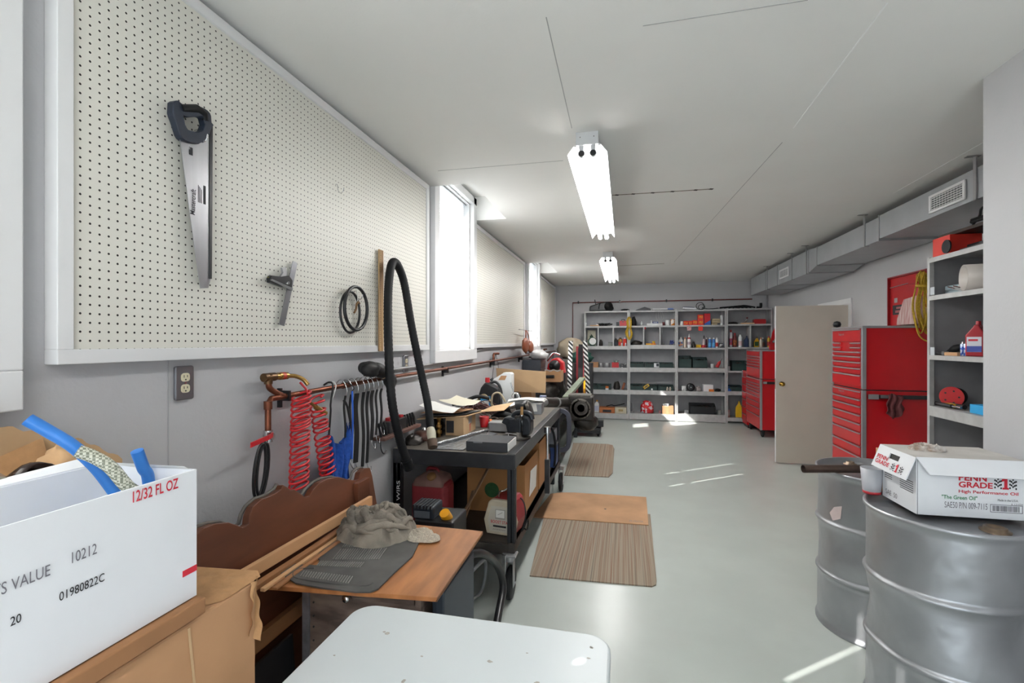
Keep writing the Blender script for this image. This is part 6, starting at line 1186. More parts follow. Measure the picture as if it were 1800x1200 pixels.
ITEMS = [
    (1, 'cyl', 'container', -0.782, 0.047, 1.934, 0.074, 'WHITEP', 'container', 'white round tub at the left end of the top back shelf bay'),
    (1, 'box', 'card_pack', -0.593, 0.184, 1.934, 0.020, 'LATH', 'pack', 'flat tan pack lying beside the white tub on the back shelf'),
    (1, 'box', 'white_block', -0.543, 0.048, 1.934, 0.043, 'WHITEP', 'block', "small white block standing on the flat tan pack's right end"),
    (1, 'cable', 'cable_heap', -0.397, 0.444, 1.934, 0.069, 'BLACK', 'cable', 'coiled heap of black cable in the first upper back bay'),
    (1, 'box', 'hand_tool', -0.120, 0.060, 1.934, 0.082, 'BLACKP', 'tool', 'small black and white tool left of the red box on the back shelf'),
    (1, 'handlebox', 'tool_box', -0.012, 0.141, 1.934, 0.132, 'REDP', 'box', 'red tool box beside the hanging yellow rope on the back shelf'),
    (2, 'blob', 'black_bag', 0.203, 0.127, 1.936, 0.203, 'BLACK', 'bag', 'black bag slumped just right of the hanging yellow rope'),
    (2, 'bottle', 'white_bottle', 0.363, 0.042, 1.936, 0.094, 'WHITEP', 'bottle', 'slim white bottle left of the long white tray on the back shelf'),
    (2, 'box', 'white_tray', 0.615, 0.306, 1.936, 0.044, 'WHITEP', 'tray', 'long white tray in the second upper back bay'),
    (2, 'cyl', 'red_tin', 0.798, 0.052, 1.936, 0.071, 'dark_red', 'tin', 'small dark red tin right of the long white tray'),
    (2, 'cyl', 'white_jar', 0.876, 0.080, 1.936, 0.110, 'WHITEP', 'jar', 'white jar at the right of the second upper back bay'),
    (2, 'cyl', 'orange_tub', 0.976, 0.081, 1.936, 0.129, 'orange', 'tub', 'orange and white tub at the end of the second upper back bay'),
    (3, 'cyl', 'white_cup', 1.144, 0.070, 1.940, 0.080, 'WHITEP', 'cup', 'white cup at the left end of the third upper back bay'),
    (3, 'box', 'filter_box', 1.228, 0.092, 1.940, 0.085, 'orange_red', 'box', 'first orange red filter box from the left in its row'),
    (3, 'box', 'filter_box', 1.314, 0.070, 1.940, 0.087, 'orange_red', 'box', 'second orange red filter box from the left in its row'),
    (3, 'box', 'filter_box', 1.402, 0.094, 1.940, 0.100, 'orange_red', 'box', 'third orange red filter box, widest of the single ones'),
    (3, 'box', 'filter_box', 1.506, 0.105, 1.940, 0.102, 'orange_red', 'box', 'bottom one of the two stacked orange red filter boxes'),
    (3, 'box', 'red_blue_box', 1.633, 0.113, 1.940, 0.231, 'red_blue', 'box', 'tall red box with a blue corner in the third upper back bay'),
    (3, 'box', 'tan_case', 1.770, 0.101, 1.940, 0.040, 'tan', 'case', 'lowest of the three stacked tan cases on the back shelf'),
    (3, 'cyl', 'paper_roll', 1.913, 0.063, 1.940, 0.103, 'WHITEP', 'roll', 'lower white roll at the right end of the third upper bay'),
    (4, 'blob', 'black_parts', 2.126, 0.221, 1.955, 0.048, 'OILY', 'parts', 'low black parts heap in the fourth upper back bay'),
    (4, 'box', 'tan_slab', 2.369, 0.219, 1.955, 0.020, 'LATH', 'slab', 'flat tan slab under the chrome fitting on the back shelf'),
    (4, 'rbox', 'red_case', 2.597, 0.216, 1.955, 0.094, 'REDP', 'case', 'rounded red case at the right end of the top back shelf'),
    (1, 'box', 'emblem_box', -0.667, 0.169, 1.517, 0.334, 'emblem', 'box', 'cream box with a dark green emblem at the far left of the back shelf'),
    (1, 'blob', 'dark_fitting', -0.466, 0.092, 1.517, 0.144, 'OILY', 'fitting', 'dark fitting in the second cubby from the left'),
    (1, 'cyl', 'glass_jar', -0.270, 0.090, 1.517, 0.082, 'glass', 'jar', 'small grey glass jar in the second cubby from the left'),
    (1, 'can', 'black_can', -0.156, 0.070, 1.517, 0.159, 'BLACKP', 'can', 'black spray can at the left of the third cubby'),
    (1, 'can', 'yellow_can', -0.067, 0.088, 1.517, 0.174, 'amber', 'can', 'amber and brown can in the middle of the third cubby'),
    (1, 'can', 'orange_can', 0.027, 0.074, 1.517, 0.174, 'orange_red', 'can', 'orange red can at the right of the third cubby'),
    (2, 'blob', 'dark_heap', 0.261, 0.252, 1.540, 0.097, 'OILY', 'parts', 'dark heap of parts in the fourth cubby'),
    (2, 'box', 'red_pack', 0.545, 0.190, 1.540, 0.034, 'red_yellow', 'pack', 'flat red and yellow pack in the fifth cubby'),
    (2, 'cyl', 'glue_pot', 0.792, 0.039, 1.540, 0.045, 'glass', 'pot', 'tiny grey pot in the sixth cubby'),
    (2, 'cable', 'blue_cable', 0.960, 0.123, 1.540, 0.103, 'blue_dim', 'cable', 'blue cable bundle in the sixth cubby'),
    (3, 'jug', 'oil_bottle', 1.121, 0.102, 1.487, 0.212, 'WHITEP', 'bottle', 'white oil bottle with blue and orange label, first in its row'),
    (3, 'bottle', 'cream_bottle', 1.212, 0.055, 1.487, 0.205, 'cream_o', 'bottle', 'cream bottle with orange cap, second in its row'),
    (3, 'squeeze', 'squeeze_bottle', 1.292, 0.080, 1.487, 0.275, 'WHITEP', 'bottle', 'white squeeze bottle with red collar and pointed tip'),
    (3, 'blob', 'brown_parts', 1.381, 0.087, 1.487, 0.123, 'OILY', 'parts', 'brown parts heap right of the squeeze bottle'),
    (3, 'box', 'yellow_box', 1.472, 0.089, 1.487, 0.059, 'YELLOW', 'box', 'small yellow box on the third bay middle shelf'),
    (3, 'pump', 'pump_bottle', 1.575, 0.101, 1.487, 0.244, 'red_silver', 'bottle', 'red based silver pump bottle in the third bay'),
    (3, 'bottle', 'brown_bottle', 1.631, 0.031, 1.487, 0.201, 'dark_red', 'bottle', 'thin brown bottle just right of the pump bottle'),
    (3, 'can', 'spray_can', 1.688, 0.060, 1.487, 0.200, 'blue_can', 'can', 'first blue and white spray can of the three'),
    (3, 'can', 'spray_can', 1.759, 0.054, 1.487, 0.200, 'blue_can', 'can', 'second blue and white spray can of the three'),
    (3, 'can', 'spray_can', 1.819, 0.052, 1.487, 0.200, 'white_can', 'can', 'third spray can, mostly white with a red band'),
    (3, 'box', 'tape_box', 1.896, 0.064, 1.487, 0.091, 'black_white', 'box', 'black and white tape box at the end of the third bay'),
    (4, 'can', 'spray_can', 2.078, 0.061, 1.500, 0.342, 'tall_can', 'can', 'tallest white spray can with bright red cap'),
    (4, 'bottle', 'red_bottle', 2.152, 0.074, 1.500, 0.278, 'dark_red', 'bottle', 'dark red bottle next to the tallest spray can'),
    (4, 'can', 'white_can', 2.253, 0.072, 1.500, 0.245, 'white_can', 'can', 'white can in the middle of the fourth bay left cubby'),
    (4, 'jug', 'blue_bottle', 2.380, 0.080, 1.500, 0.222, 'navy', 'bottle', 'navy blue jug against the cubby divider'),
    (4, 'jug', 'yellow_bottle', 2.545, 0.084, 1.500, 0.196, 'YELLOW', 'bottle', 'yellow bottle with green label right of the divider'),
    (4, 'bottle', 'cream_bottle', 2.620, 0.057, 1.500, 0.184, 'cream_o', 'bottle', 'short cream bottle right of the yellow bottle'),
    (4, 'bottle', 'grey_bottle', 2.673, 0.073, 1.500, 0.188, 'glass', 'bottle', 'grey bottle next to the short cream bottle'),
    (4, 'can', 'yellow_can', 2.768, 0.057, 1.500, 0.213, 'yellow_red', 'can', 'yellow and red can at the right end of the back shelf'),
    (1, 'box', 'tan_box', -0.614, 0.190, 1.067, 0.109, 'CARD', 'box', 'small brown cardboard box in the first bay at elbow height'),
    (1, 'cyl', 'grey_tin', -0.465, 0.086, 1.067, 0.093, 'STEEL', 'tin', 'first grey tin right of the small cardboard box'),
    (1, 'cyl', 'grey_tin', -0.347, 0.136, 1.067, 0.101, 'STEEL', 'tin', 'second, wider grey tin left of the bright red box'),
    (1, 'box', 'red_box', -0.169, 0.142, 1.067, 0.108, 'REDP', 'box', 'bright red box on the fourth shelf of the first bay'),
    (1, 'box', 'black_white_box', -0.017, 0.142, 1.067, 0.082, 'black_white', 'box', 'black and white box right of the bright red box'),
    (2, 'bin', 'parts_bin', 0.268, 0.269, 1.078, 0.107, 'BIN', 'bin', 'left dark green bin on the fourth shelf of the second bay'),
    (2, 'bin', 'parts_bin', 0.556, 0.288, 1.078, 0.104, 'BIN', 'bin', 'middle dark green bin on the fourth shelf of the second bay'),
    (2, 'bin', 'parts_bin', 0.847, 0.274, 1.078, 0.103, 'BIN', 'bin', 'right dark green bin on the fourth shelf of the second bay'),
    (3, 'bin', 'parts_bin', 1.206, 0.243, 1.078, 0.243, 'BIN', 'bin', 'tall dark green bin at the left of the third bay'),
    (3, 'bin', 'parts_bin', 1.487, 0.276, 1.078, 0.216, 'BIN', 'bin', 'tilted stack like dark green bin in the third bay'),
    (3, 'cyl', 'tape_roll', 1.733, 0.068, 1.078, 0.084, 'WHITEP', 'roll', 'white tape roll beside the leaning red bottle'),
    (4, 'cyl', 'white_cup', 2.032, 0.058, 1.033, 0.085, 'WHITEP', 'cup', 'white cup at the left of the fourth bay under the red can'),
    (4, 'bin', 'parts_bin', 2.221, 0.279, 1.033, 0.198, 'BIN', 'bin', 'big dark bin at the left of the farther tool chest'),
    (1, 'bin', 'parts_bin', -0.597, 0.118, 0.608, 0.112, 'BIN', 'bin', 'narrow dark bin nearest the striped post'),
    (1, 'bin', 'parts_bin', -0.392, 0.277, 0.608, 0.109, 'BIN', 'bin', 'wide dark bin on the fifth shelf of the first bay'),
    (1, 'blob', 'iron_bracket', -0.141, 0.163, 0.608, 0.174, 'OILY', 'bracket', 'dark iron bracket on the fifth shelf of the first bay'),
    (2, 'bin', 'parts_bin', 0.261, 0.256, 0.615, 0.113, 'BIN', 'bin', 'left dark bin behind the yellow box on the fifth shelf'),
    (2, 'bin', 'parts_bin', 0.532, 0.266, 0.615, 0.109, 'BIN', 'bin', 'middle dark bin on the fifth shelf of the second bay'),
    (2, 'bin', 'parts_bin', 0.832, 0.309, 0.615, 0.109, 'BIN', 'bin', 'right dark bin on the fifth shelf of the second bay'),
    (3, 'cyl', 'white_cup', 1.192, 0.097, 0.613, 0.097, 'white_can', 'cup', 'white cup with red print on the fifth shelf of the third bay'),
    (3, 'motor', 'electric_motor', 1.314, 0.148, 0.613, 0.156, 'BLACKP', 'motor', 'round black motor on the fifth shelf of the third bay'),
    (3, 'blob', 'plastic_pouch', 1.460, 0.138, 0.613, 0.104, 'pouch', 'pouch', 'greyish plastic pouch between the motor and the white box'),
    (3, 'box', 'white_box', 1.647, 0.183, 0.613, 0.134, 'WHITEC', 'box', 'square white box on the fifth shelf of the third bay'),
    (3, 'blob', 'black_grip', 1.835, 0.137, 0.613, 0.058, 'BLACK', 'tool', 'black grip tool right of the square white box'),
    (4, 'bin', 'parts_bin', 2.147, 0.247, 0.633, 0.108, 'BIN', 'bin', 'dark green bin on the fifth shelf of the fourth bay'),
    (1, 'jug', 'white_jug', -0.561, 0.115, 0.121, 0.253, 'WHITEP', 'bottle', 'white jug with amber cap on the lowest back shelf'),
    (1, 'box', 'orange_box', -0.338, 0.313, 0.121, 0.117, 'orange_brown', 'box', 'orange brown carton with dark label on the lowest back shelf'),
    (1, 'box', 'cream_box', -0.058, 0.229, 0.121, 0.121, 'cream_box', 'box', 'cream carton on the lowest back shelf of the first bay'),
    (2, 'blob', 'red_bundle', 0.471, 0.308, 0.139, 0.267, 'red_bag', 'bag', 'red and white plastic bag bundle on the lowest back shelf'),
    (2, 'cyl', 'pink_pot', 0.726, 0.052, 0.139, 0.057, 'pinkish', 'pot', 'small pink pot beside the red bag bundle'),
    (2, 'box', 'cardboard_box', 0.876, 0.216, 0.139, 0.158, 'CARD', 'box', 'brown cardboard box by the sunlit shelf post'),
    (3, 'bin', 'large_bin', 1.540, 0.478, 0.159, 0.203, 'BLACKP', 'bin', 'large black bin on the lowest shelf of the third bay'),
    (3, 'box', 'grey_fitting', 1.240, 0.078, 0.159, 0.067, 'STEEL', 'fitting', 'grey metal fitting left of the large black bin'),
    (3, 'cyl', 'clear_jar', 1.862, 0.090, 0.159, 0.083, 'glass', 'jar', 'small clear jar right of the large black bin'),
    (4, 'cyl', 'red_bottle', 2.032, 0.058, 0.111, 0.138, 'red_white', 'bottle', 'red and white bottle on the lowest shelf of the fourth bay'),
    (4, 'jug', 'yellow_jug', 2.219, 0.109, 0.111, 0.313, 'YELLOW', 'jug', 'yellow jug on the lowest shelf beside the side cabinet'),
]
GROUPS = {'filter_box': 'orange red filter boxes on the back shelf', 'parts_bin': 'dark green parts bins on the back shelves', 'spray_can': 'spray cans on the back shelf', 'grey_tin': 'grey tins on the back shelf', 'tan_case': 'tan cases stacked on the back shelf'}
def place(u, kind, name, x, w, z, h, col, cat, lab, dy=0):
    m = C[col]; z += .001; y = YS0 + .115 + DY.get(name, 0) + dy; g = GROUPS.get(name)
    d = min(.20, max(.05, w * .8))
    if name == 'emblem_box': d = .06
    if name == 'blue_bottle': x -= .02
    if kind == 'box': 
        t = thing(name, lab, cat, (x, y, z), 0, g); MB().box((-w / 2, -d / 2, 0), (w / 2, d / 2, h)).make('body', m, t, .002)
        if name == 'filter_box': MB().box((-w * .36, -d / 2 - .0012, h * .3), (w * .36, -d / 2 - .0002, h * .75)).make('label', mat('yellow_label', 'E8B03A', .5, col2='C8281E', scale=60), t)
        if name == 'red_blue_box': MB().prism([(-w / 2, 0), (w / 2, 0), (w / 2, h * .42), (-w / 2, h * .12)], -d / 2 - .0015, -d / 2 - .0002, 'Y').make('blue_corner', BLUE, t)
        if name == 'emblem_box': MB().blob((.0, -d / 2 - .001, h * .55), (w * .2, .001, h * .16), 3, .6, 3).make('emblem', mat('emblem_green', '24402E', .6), t)
        if name == 'orange_box': MB().box((-w * .28, -d / 2 - .001, h * .15), (w * .28, -d / 2 - .0002, h * .6)).make('label', PRINTK, t)
        if name == 'cream_box': MB().box((-w * .2, -d / 2 - .001, h * .35), (w * .2, -d / 2 - .0002, h * .7)).make('label', mat('gold_print', '9C8A5C', .6), t)
        return t
    if kind == 'rbox': return single(name, lab, cat, MB().prism(rrect(x - w / 2, z, x + w / 2, z + h, h * .25), y - .06, y + .06, 'Y'), m, g, .004)
    if kind == 'handlebox':
        t = thing(name, lab, cat, (x, y, z), 0, g); MB().box((-w / 2, -d / 2, 0), (w / 2, d / 2, h * .82)).make('body', m, t, .004); MB().tube(cr([(-w * .25, 0, h * .8), (-w * .2, 0, h), (w * .2, 0, h), (w * .25, 0, h * .8)], 5), .008, 6).make('handle', BLACKP, t); MB().box((-w * .1, -d / 2 - .006, h * .55), (w * .1, -d / 2, h * .7)).make('latch', BLACKP, t); return t
    if kind == 'cyl': 
        r = w / 2; return single(name, lab, cat, MB().lathe([(r * .9, 0), (r, h * .05), (r, h * .95), (r * .9, h), (r * .8, h), (r * .8, h * .9), (0, h * .9)], (x, y, z), 16), m, g)
    if kind == 'blob': return single(name, lab, cat, MB().blob((x, y, z + h * .32), (w * .42, min(.09, w * .4), h * .62), int(abs(x) * 100), .32, 3, zmin=z), m, g)
    if kind == 'cable':
        rn = random.Random(int(w * 1000)); mb = MB()
        for k in range(9): 
            ox, rr = rn.uniform(-.15, .15) * w, rn.uniform(.2, .34) * w
            mb.tube([(x + ox + rr * math.cos(a), y + min(rr, .07) * math.sin(a), z + h * (.22 + .08 * k) + .1 * h * math.sin(2 * a + k)) for a in [q * math.pi / 9 for q in range(18)]], max(.004, h * .06), 6, True)
        return tag(single(name, lab, cat, mb, m, g), kind='stuff')
    if kind == 'bin':
        t = thing(name, lab, cat, (x, y, z), 0, g); a, c = w / 2, .09; 
        MB().prism([(-.1, 0), (.12, 0), (.12, h), (.0, h), (-.1, h * .72)], -a, -a + .006, 'X').prism([(-.1, 0), (.12, 0), (.12, h), (.0, h), (-.1, h * .72)], a - .006, a, 'X').box((-a, -.1, 0), (a, -.094, h * .72)).box((-a, .114, 0), (a, .12, h)).box((-a, -.1, 0), (a, .12, .006)).make('body', m, t, .002)
        MB().box((-a - .0, -.106, h * .66), (a, -.1, h * .74)).make('rim', m, t)
        MB().blob((0, .01, h * .5), (a * .8, .08, h * .3), int(w * 1000), .4, 4).make('contents', OILY, t); return t
    if kind == 'motor':
        t = thing(name, lab, cat, (x, y - .05, z), 0, g); r = h / 2; MB().lathe([(r * .3, -.06), (r, -.05), (r, .05), (r * .6, .06)], n=20, M=Matrix.Translation((0, 0, r)) @ RX90).make('case', m, t); MB().cyl((0, -.075, r), (0, .0, r), .012).make('shaft', STEEL, t); return t
    cap = {'white_bottle': WHITEP, 'black_can': BLACKP, 'yellow_can': BLACKP, 'orange_can': WHITEP, 'cream_bottle': mat('orange_cap', 'D9713A', .4), 'brown_bottle': mat('cream_bottle', ''), 'spray_can': WHITEP, 'red_bottle': REDP, 'white_can': WHITEP, 'yellow_bottle': BLACKP, 'grey_bottle': WHITEP, 'oil_bottle': WHITEP, 'blue_bottle': mat('navy_bottle', ''), 'white_jug': mat('amber_knob', ''), 'yellow_jug': YELLOW}.get(name, BLACKP)
    if col == 'tall_can': cap = REDP
    if col == 'yellow_red': cap = REDP
    l2 = {'oil_bottle': mat('blue_orange_label', '4A6EA8', .5, col2='E0903A', scale=25, lo=.42, hi=.5), 'yellow_bottle': mat('green_label', '2F5A34', .5), 'red_bottle': mat('orange_label', 'D0702E', .5, col2='2A1A1A', scale=30), 'white_can': mat('pale_pink_label', 'D8B8BC', .5), 'yellow_can': mat('red_label', 'B8322A', .5), 'spray_can': mat('sky_label', '62B4E8', .5), 'white_jug': mat('blue_pale_label', 'C0C6DA', .5), 'grey_bottle': mat('brown_label', '8A5A4A', .5), 'black_can': mat('dim_label', '3A4048', .5)}.get(name)
    if col == 'tall_can': l2 = mat('mauve_label', '7A6A9A', .5, col2='B84050', scale=18)
    if col == 'white_can' and name == 'spray_can': l2 = mat('red_label', '')
    if kind == 'squeeze':
        t = thing(name, lab, cat, (x, y, z), 0, g); r = w / 2; MB().lathe([(r * .95, 0), (r, .01), (r, h * .58), (r * .7, h * .66)], n=14).make('body', m, t); MB().lathe([(r * .75, h * .6), (r * .78, h * .72), (r * .5, h * .74)], n=14).make('collar', REDP, t); MB().lathe([(r * .45, h * .73), (r * .12, h)], n=12).make('tip', m, t); MB().lathe([(r * 1.01, h * .22), (r * 1.01, h * .42)], n=14).make('label', mat('faint_label', 'B8A8B4', .5), t); return t
    if kind == 'pump':
        t = thing(name, lab, cat, (x, y, z), 0, g); r = w / 2; MB().lathe([(r, 0), (r, h * .2), (r * .7, h * .22)], n=14).make('red_base', REDP, t); MB().lathe([(r * .66, h * .2), (r * .62, h * .55), (r * .3, h * .68), (r * .3, h * .72)], n=14).make('body', m, t); MB().cyl((0, 0, h * .72), (0, 0, h), r * .22).make('pump', BLACKP, t); return t
    return bottle(name, lab, cat, x, y, z, w, h, m, cap, l2, g, .45, None, {'jug': 'jug', 'can': 'can'}.get(kind, 'round'))
for it in ITEMS: place(*it)
# pieces that need their own place
z2 = 1.941
t = dup(next(o for o in COL.objects if o.get('label', '').startswith('bottom one of the two stacked')), ((1.506,1.611)[0], YS0 + .115, z2 + .107), 0, 'top one of the two stacked orange red filter boxes')
for x, zz, lab, m in (((1.279,1.611)[0], 1.83, 'small red and white packet clipped under the third bay upper shelf', mat('red_white_packet', 'B83038', .5, col2='C8C0C0', scale=40)), ((1.493,1.611)[0], 1.825, 'orange packet hanging from the third bay upper shelf edge', mat('orange_red_card', ''))):
    t = thing('hanging_packet', lab, 'packet', (x, YS0 - .012, zz), 0, 'packets hanging from the shelf edge'); MB().box((-.04, -.004, 0), (.04, .004, .085)).make('packet', m, t); MB().tube([(0, 0, .085), (0, 0, .11), (0, .008, .114)], .0025, 5).make('hook', STEEL, t)
xs = (1.793,1.611)[0]
for k, (w, lab) in enumerate(((.15, 'middle one of the three stacked tan cases'), (.15, 'topmost of the three stacked tan cases'))):
    single('tan_case', lab, 'case', MB().box((xs - w / 2 + .01 * k, YS0 + .05, z2 + .044 + .042 * k), (xs + w / 2, YS0 + .17, z2 + .082 + .042 * k)), C['tan'], GROUPS['tan_case'], .003)
single('paper_roll', 'upper white roll standing on the lower white roll in the third bay', 'roll', MB().lathe([(.028, 0), (.028, .09), (.01, .091)], ((1.91,1.611)[0], YS0 + .115, z2 + .1), 14), WHITEP)
t = thing('blue_meter', 'small blue instrument lying on the long white tray', 'meter', ((0.64,1.612)[0], YS0 + .12, 1.985)); MB().box((-.055, -.03, 0), (.055, .03, .035)).make('body', mat('dim_blue', ''), t, .003); MB().box((-.045, -.031, .008), (.03, -.03, .028)).make('face', mat('pale_face', 'B8BCC8', .5), t)
single('white_figure', 'tiny upright white fitting at the tray left of the blue instrument', 'fitting', MB().lathe([(.012, 0), (.014, .02), (.006, .03), (.012, .05), (0, .065)], ((0.556,1.612)[0], YS0 + .1, 1.985), 10), WHITEP)
t = thing('chrome_valve', 'chrome fitting standing on the tan slab in the fourth bay', 'valve', ((2.34,1.611)[0], YS0 + .1, 1.977)); MB().cyl((-.02, 0, .02), (.03, 0, .06), .016).make('body', CHROME, t); MB().cyl((.0, 0, .05), (.03, .0, .095), .01).make('stem', CHROME, t); MB().cyl((.02, 0, .09), (.045, 0, .105), .014).make('red_knob', mat('dark_red_tin', ''), t)
t = thing('round_lamp', 'round white lens lamp with dark green rim beside the emblem box', 'lamp', ((-0.639,1.612)[0], YS0 + .03, 1.519))
MB().lathe([(.03, 0), (.085, .005), (.09, .02), (.075, .03), (.07, .03)], n=28, M=RX90).make('rim', mat('bottle_green', '1F4A36', .4), t, 0, (0, 0, .095)); MB().lathe([(0, .03), (.072, .026)], n=28, M=RX90).make('lens', WHITEP, t, 0, (.008, -.004, .097)); MB().box((-.06, -.02, -.001), (.06, .04, .012)).make('foot', mat('bottle_green', ''), t)
t = thing('yellow_pot', 'small yellow pot standing on the red and yellow pack', 'pot', ((0.601,1.612)[0], YS0 + .1, 1.574)); MB().lathe([(.024, 0), (.032, .045), (.028, .045), (0, .04)], n=16).make('body', YELLOW, t)
for k, px in enumerate((1093, 1099.5)): bottle('dropper_bottle', ['tiny white bottle in front of the amber can', 'tiny white bottle in front of the orange can'][k], 'bottle', (-0.037,1.612)[0] + .077 * k, YS0 + .035, 1.519, .032, .066, WHITEP, WHITEP, mat('faint_label', ''), 'tiny bottles in the third cubby')
t = thing('red_tag', 'small red tag clipped at the fifth cubby corner', 'tag', ((0.427,1.612)[0], YS0 - .01, 1.86)); MB().box((-.012, -.003, 0), (.012, .003, .045)).make('tag', REDP, t)
single('leaning_folder', 'grey folder leaning over the small brown cardboard box', 'folder', MB().cb(((-0.555,1.612)[0], 10.44, 1.205), (.17, .05, .012), 0, 0, -38), STEEL)
single('glass_dish', 'grey green glass dish on top of the bright red box', 'dish', MB().lathe([(.03, 0), (.055, .05), (.05, .05), (.026, .006), (0, .006)], ((-0.153,1.612)[0], YS0 + .115, 1.165), 16), mat('green_glass', '6E7F78', .15))
t = thing('white_carton', 'white pack propped in the middle green bin', 'pack', ((0.652,1.612)[0], YS0 + .005, 1.085)); MB().cb((0, 0, .045), (.10, .008, .085), 0, -8).make('body', WHITEC, t); MB().cb((.02, -.0068, .05), (.05, .002, .06), 0, -8).make('print', mat('dim_label', ''), t)
t = thing('red_bottle', 'red funnel topped bottle leaning at the right of the third bay', 'bottle', ((1.808,1.611)[0], YS0 + .07, 1.082)); LMx = Matrix.Rotation(R(28), 4, 'Y'); MB().lathe([(.03, 0), (.034, .01), (.03, .10), (.012, .14)], n=14, M=LMx).make('body', REDP, t, 0, (0, 0, .016)); MB().lathe([(.011, .13), (.006, .21)], n=10, M=LMx).make('spout', BLACKP, t, 0, (0, 0, .016))
single('wood_block', 'brown block leaning against the post on the fifth shelf', 'block', MB().cb(((-0.003,1.612)[0], 10.33, .685), (.045, .10, .14), 0, 0, 18), mat('brick_brown', '8A5238', .8, 0, .2, 30))
t = thing('orange_pack', 'small orange and white pack in front of the wide dark bin', 'pack', ((-0.337,1.612)[0], YS0 + .006, .610)); MB().box((-.03, -.006, 0), (.03, .008, .075)).make('body', mat('orange_card', ''), t); MB().box((-.031, -.007, 0), (.031, .0085, .03)).make('white_base', WHITEC, t)
t = thing('yellow_case', 'yellow case tilted against the dark bins on the fifth shelf', 'case', ((0.449,1.612)[0], YS0 + .004, .655)); MB().cb((0, 0, .04), (.13, .03, .06), 0, 0, -34).make('body', mat('mustard_case', 'C8A23A', .5, 0, .2, 30), t, .003); MB().cb((0, -.0155, .04), (.07, .002, .02), 0, 0, -34).make('label', mat('dim_label', ''), t)
single('white_fitting', 'small white round fitting in front of the middle dark bin', 'fitting', MB().blob(((0.562,1.612)[0], YS0 + .004, .636), (.02, .012, .02), 2, .1, zmin=.616), WHITEP)
for k, (px, lab) in enumerate(((1173, 'left cream hook fitting in front of the right dark bin'), (1178, 'right cream hook fitting in front of the right dark bin'))):
    single('hook_fitting', lab, 'fitting', MB().tube(cr([((0.859,1.611)[0] + .055 * k - .012, YS0 + .0, .622), ((0.859,1.611)[0] + .055 * k, YS0 + .0, .69), ((0.859,1.611)[0] + .055 * k + .014, YS0, .66), ((0.859,1.611)[0] + .055 * k + .004, YS0, .622)], 5), .007, 6), mat('cream_bottle', ''), 'cream hook fittings on the fifth shelf')
single('thin_rod', 'thin metal rod slanting across the second bay fifth shelf', 'rod', MB().cyl(((0.226,1.612)[0], 10.5, .74), ((0.971,1.611)[0] - .03, 10.26, .79), .005), STEEL)
t = thing('orange_parts_box', 'small orange box in front of the square white box', 'box', ((1.699,1.611)[0], YS0 + .015, .616)); MB().box((-.045, -.012, 0), (.045, .015, .045)).make('body', mat('orange_card', ''), t)
t = thing('blue_funnel', 'blue funnel standing at the left of the fourth bay fifth shelf', 'funnel', ((2.045,1.611)[0] - .015, YS0 + .03, .635)); MB().lathe([(.045, 0), (.043, .004), (.012, .06), (.006, .10), (.004, .10)], n=16).make('cone', BLUE, t)
single('black_strap_tool', 'black curved tool lying over the orange brown carton', 'tool', MB().strap(cr([((-0.351,1.612)[0], 10.3, .262), ((-0.246,1.612)[0], 10.32, .285), ((-0.176,1.612)[0], 10.34, .272), ((0.02,1.612)[0], 10.4, .31)], 6), .03, .015, (0, 1, 0)), BLACK)
single('leaning_pipe', 'grey pipe leaning at the left of the second bay lowest shelf', 'pipe', MB().cyl(((0.175,1.612)[0] + .02, 10.30, .15), ((0.146,1.612)[0] + .03, 10.42, .33), .012), STEEL)
t = thing('paper_pack', 'white pack with black print standing on the brown cardboard box', 'pack', ((0.836,1.612)[0], YS0 + .115, .2925)); MB().box((-.055, -.05, 0), (.055, .05, .045)).make('body', WHITEC, t); MB().box((-.035, -.051, .015), (.035, -.05, .035)).make('print', PRINTK, t)
rp = thing('yellow_rope', 'yellow rope hank hanging from the back shelf post', 'rope', ((0.111,1.612)[0], YS0 - .035, 1.66)); rn = random.Random(6); m = MB()
for k in range(9):
    w, b0 = rn.uniform(.025, .055), rn.uniform(-.02, .03); o = rn.uniform(-.015, .015)
    m.tube(cr([(o, rn.uniform(-.012, .012), .455), (o + w * .8, rn.uniform(-.02, .02), .36), (o + w * .6, 0, .22), (o + w * 1.25, rn.uniform(-.02, .0), .10), (o, rn.uniform(-.02, .01), b0), (o - w * 1.3, 0, .12), (o - w * .6, rn.uniform(-.02, .02), .24), (o - w * .8, 0, .37)], 5, True), .0065, 6, True)
tag(m.make('coils', YR, rp), kind='stuff'); MB().tube(cr([(-.05, 0, .235), (0, -.035, .23), (.05, 0, .235), (0, .028, .235)], 5, True), .009, 6, True).make('wrap', YR, rp)
# on top of the back shelves
ZT = 2.2465
t = thing('power_tool_case', 'bulky black power tool lying on top of the first back shelf', 'tool', ((-0.447,1.612)[0], 10.38, ZT))
MB().prism([(-.26, .0), (.20, .0), (.25, .06), (.20, .16), (.10, .20), (-.05, .17), (-.25, .11)], -.09, .1, 'Y').make('body', BLACKP, t, .02); MB().lathe([(.02, 0), (.085, .01), (.09, .03), (.0, .05)], n=20, M=RX90).make('round_end', BLACKP, t, 0, (.14, -.09, .1)); MB().tube([(-.13, 0, .14), (-.15, 0, .25)], .009, 7).make('antenna', BLACKP, t); MB().tube(cr([(-.06, -.1, .05), (-.05, -.11, .12), (-.03, -.1, .17)], 4), .01, 6).make('clip', BLACK, t)
single('black_cloth', 'small flat black cloth on the first back shelf top', 'cloth', MB().blob(((0.032,1.612)[0], 10.34, ZT + .016), (.09, .06, .028), 3, .3, zmin=ZT + .015), BLACK)
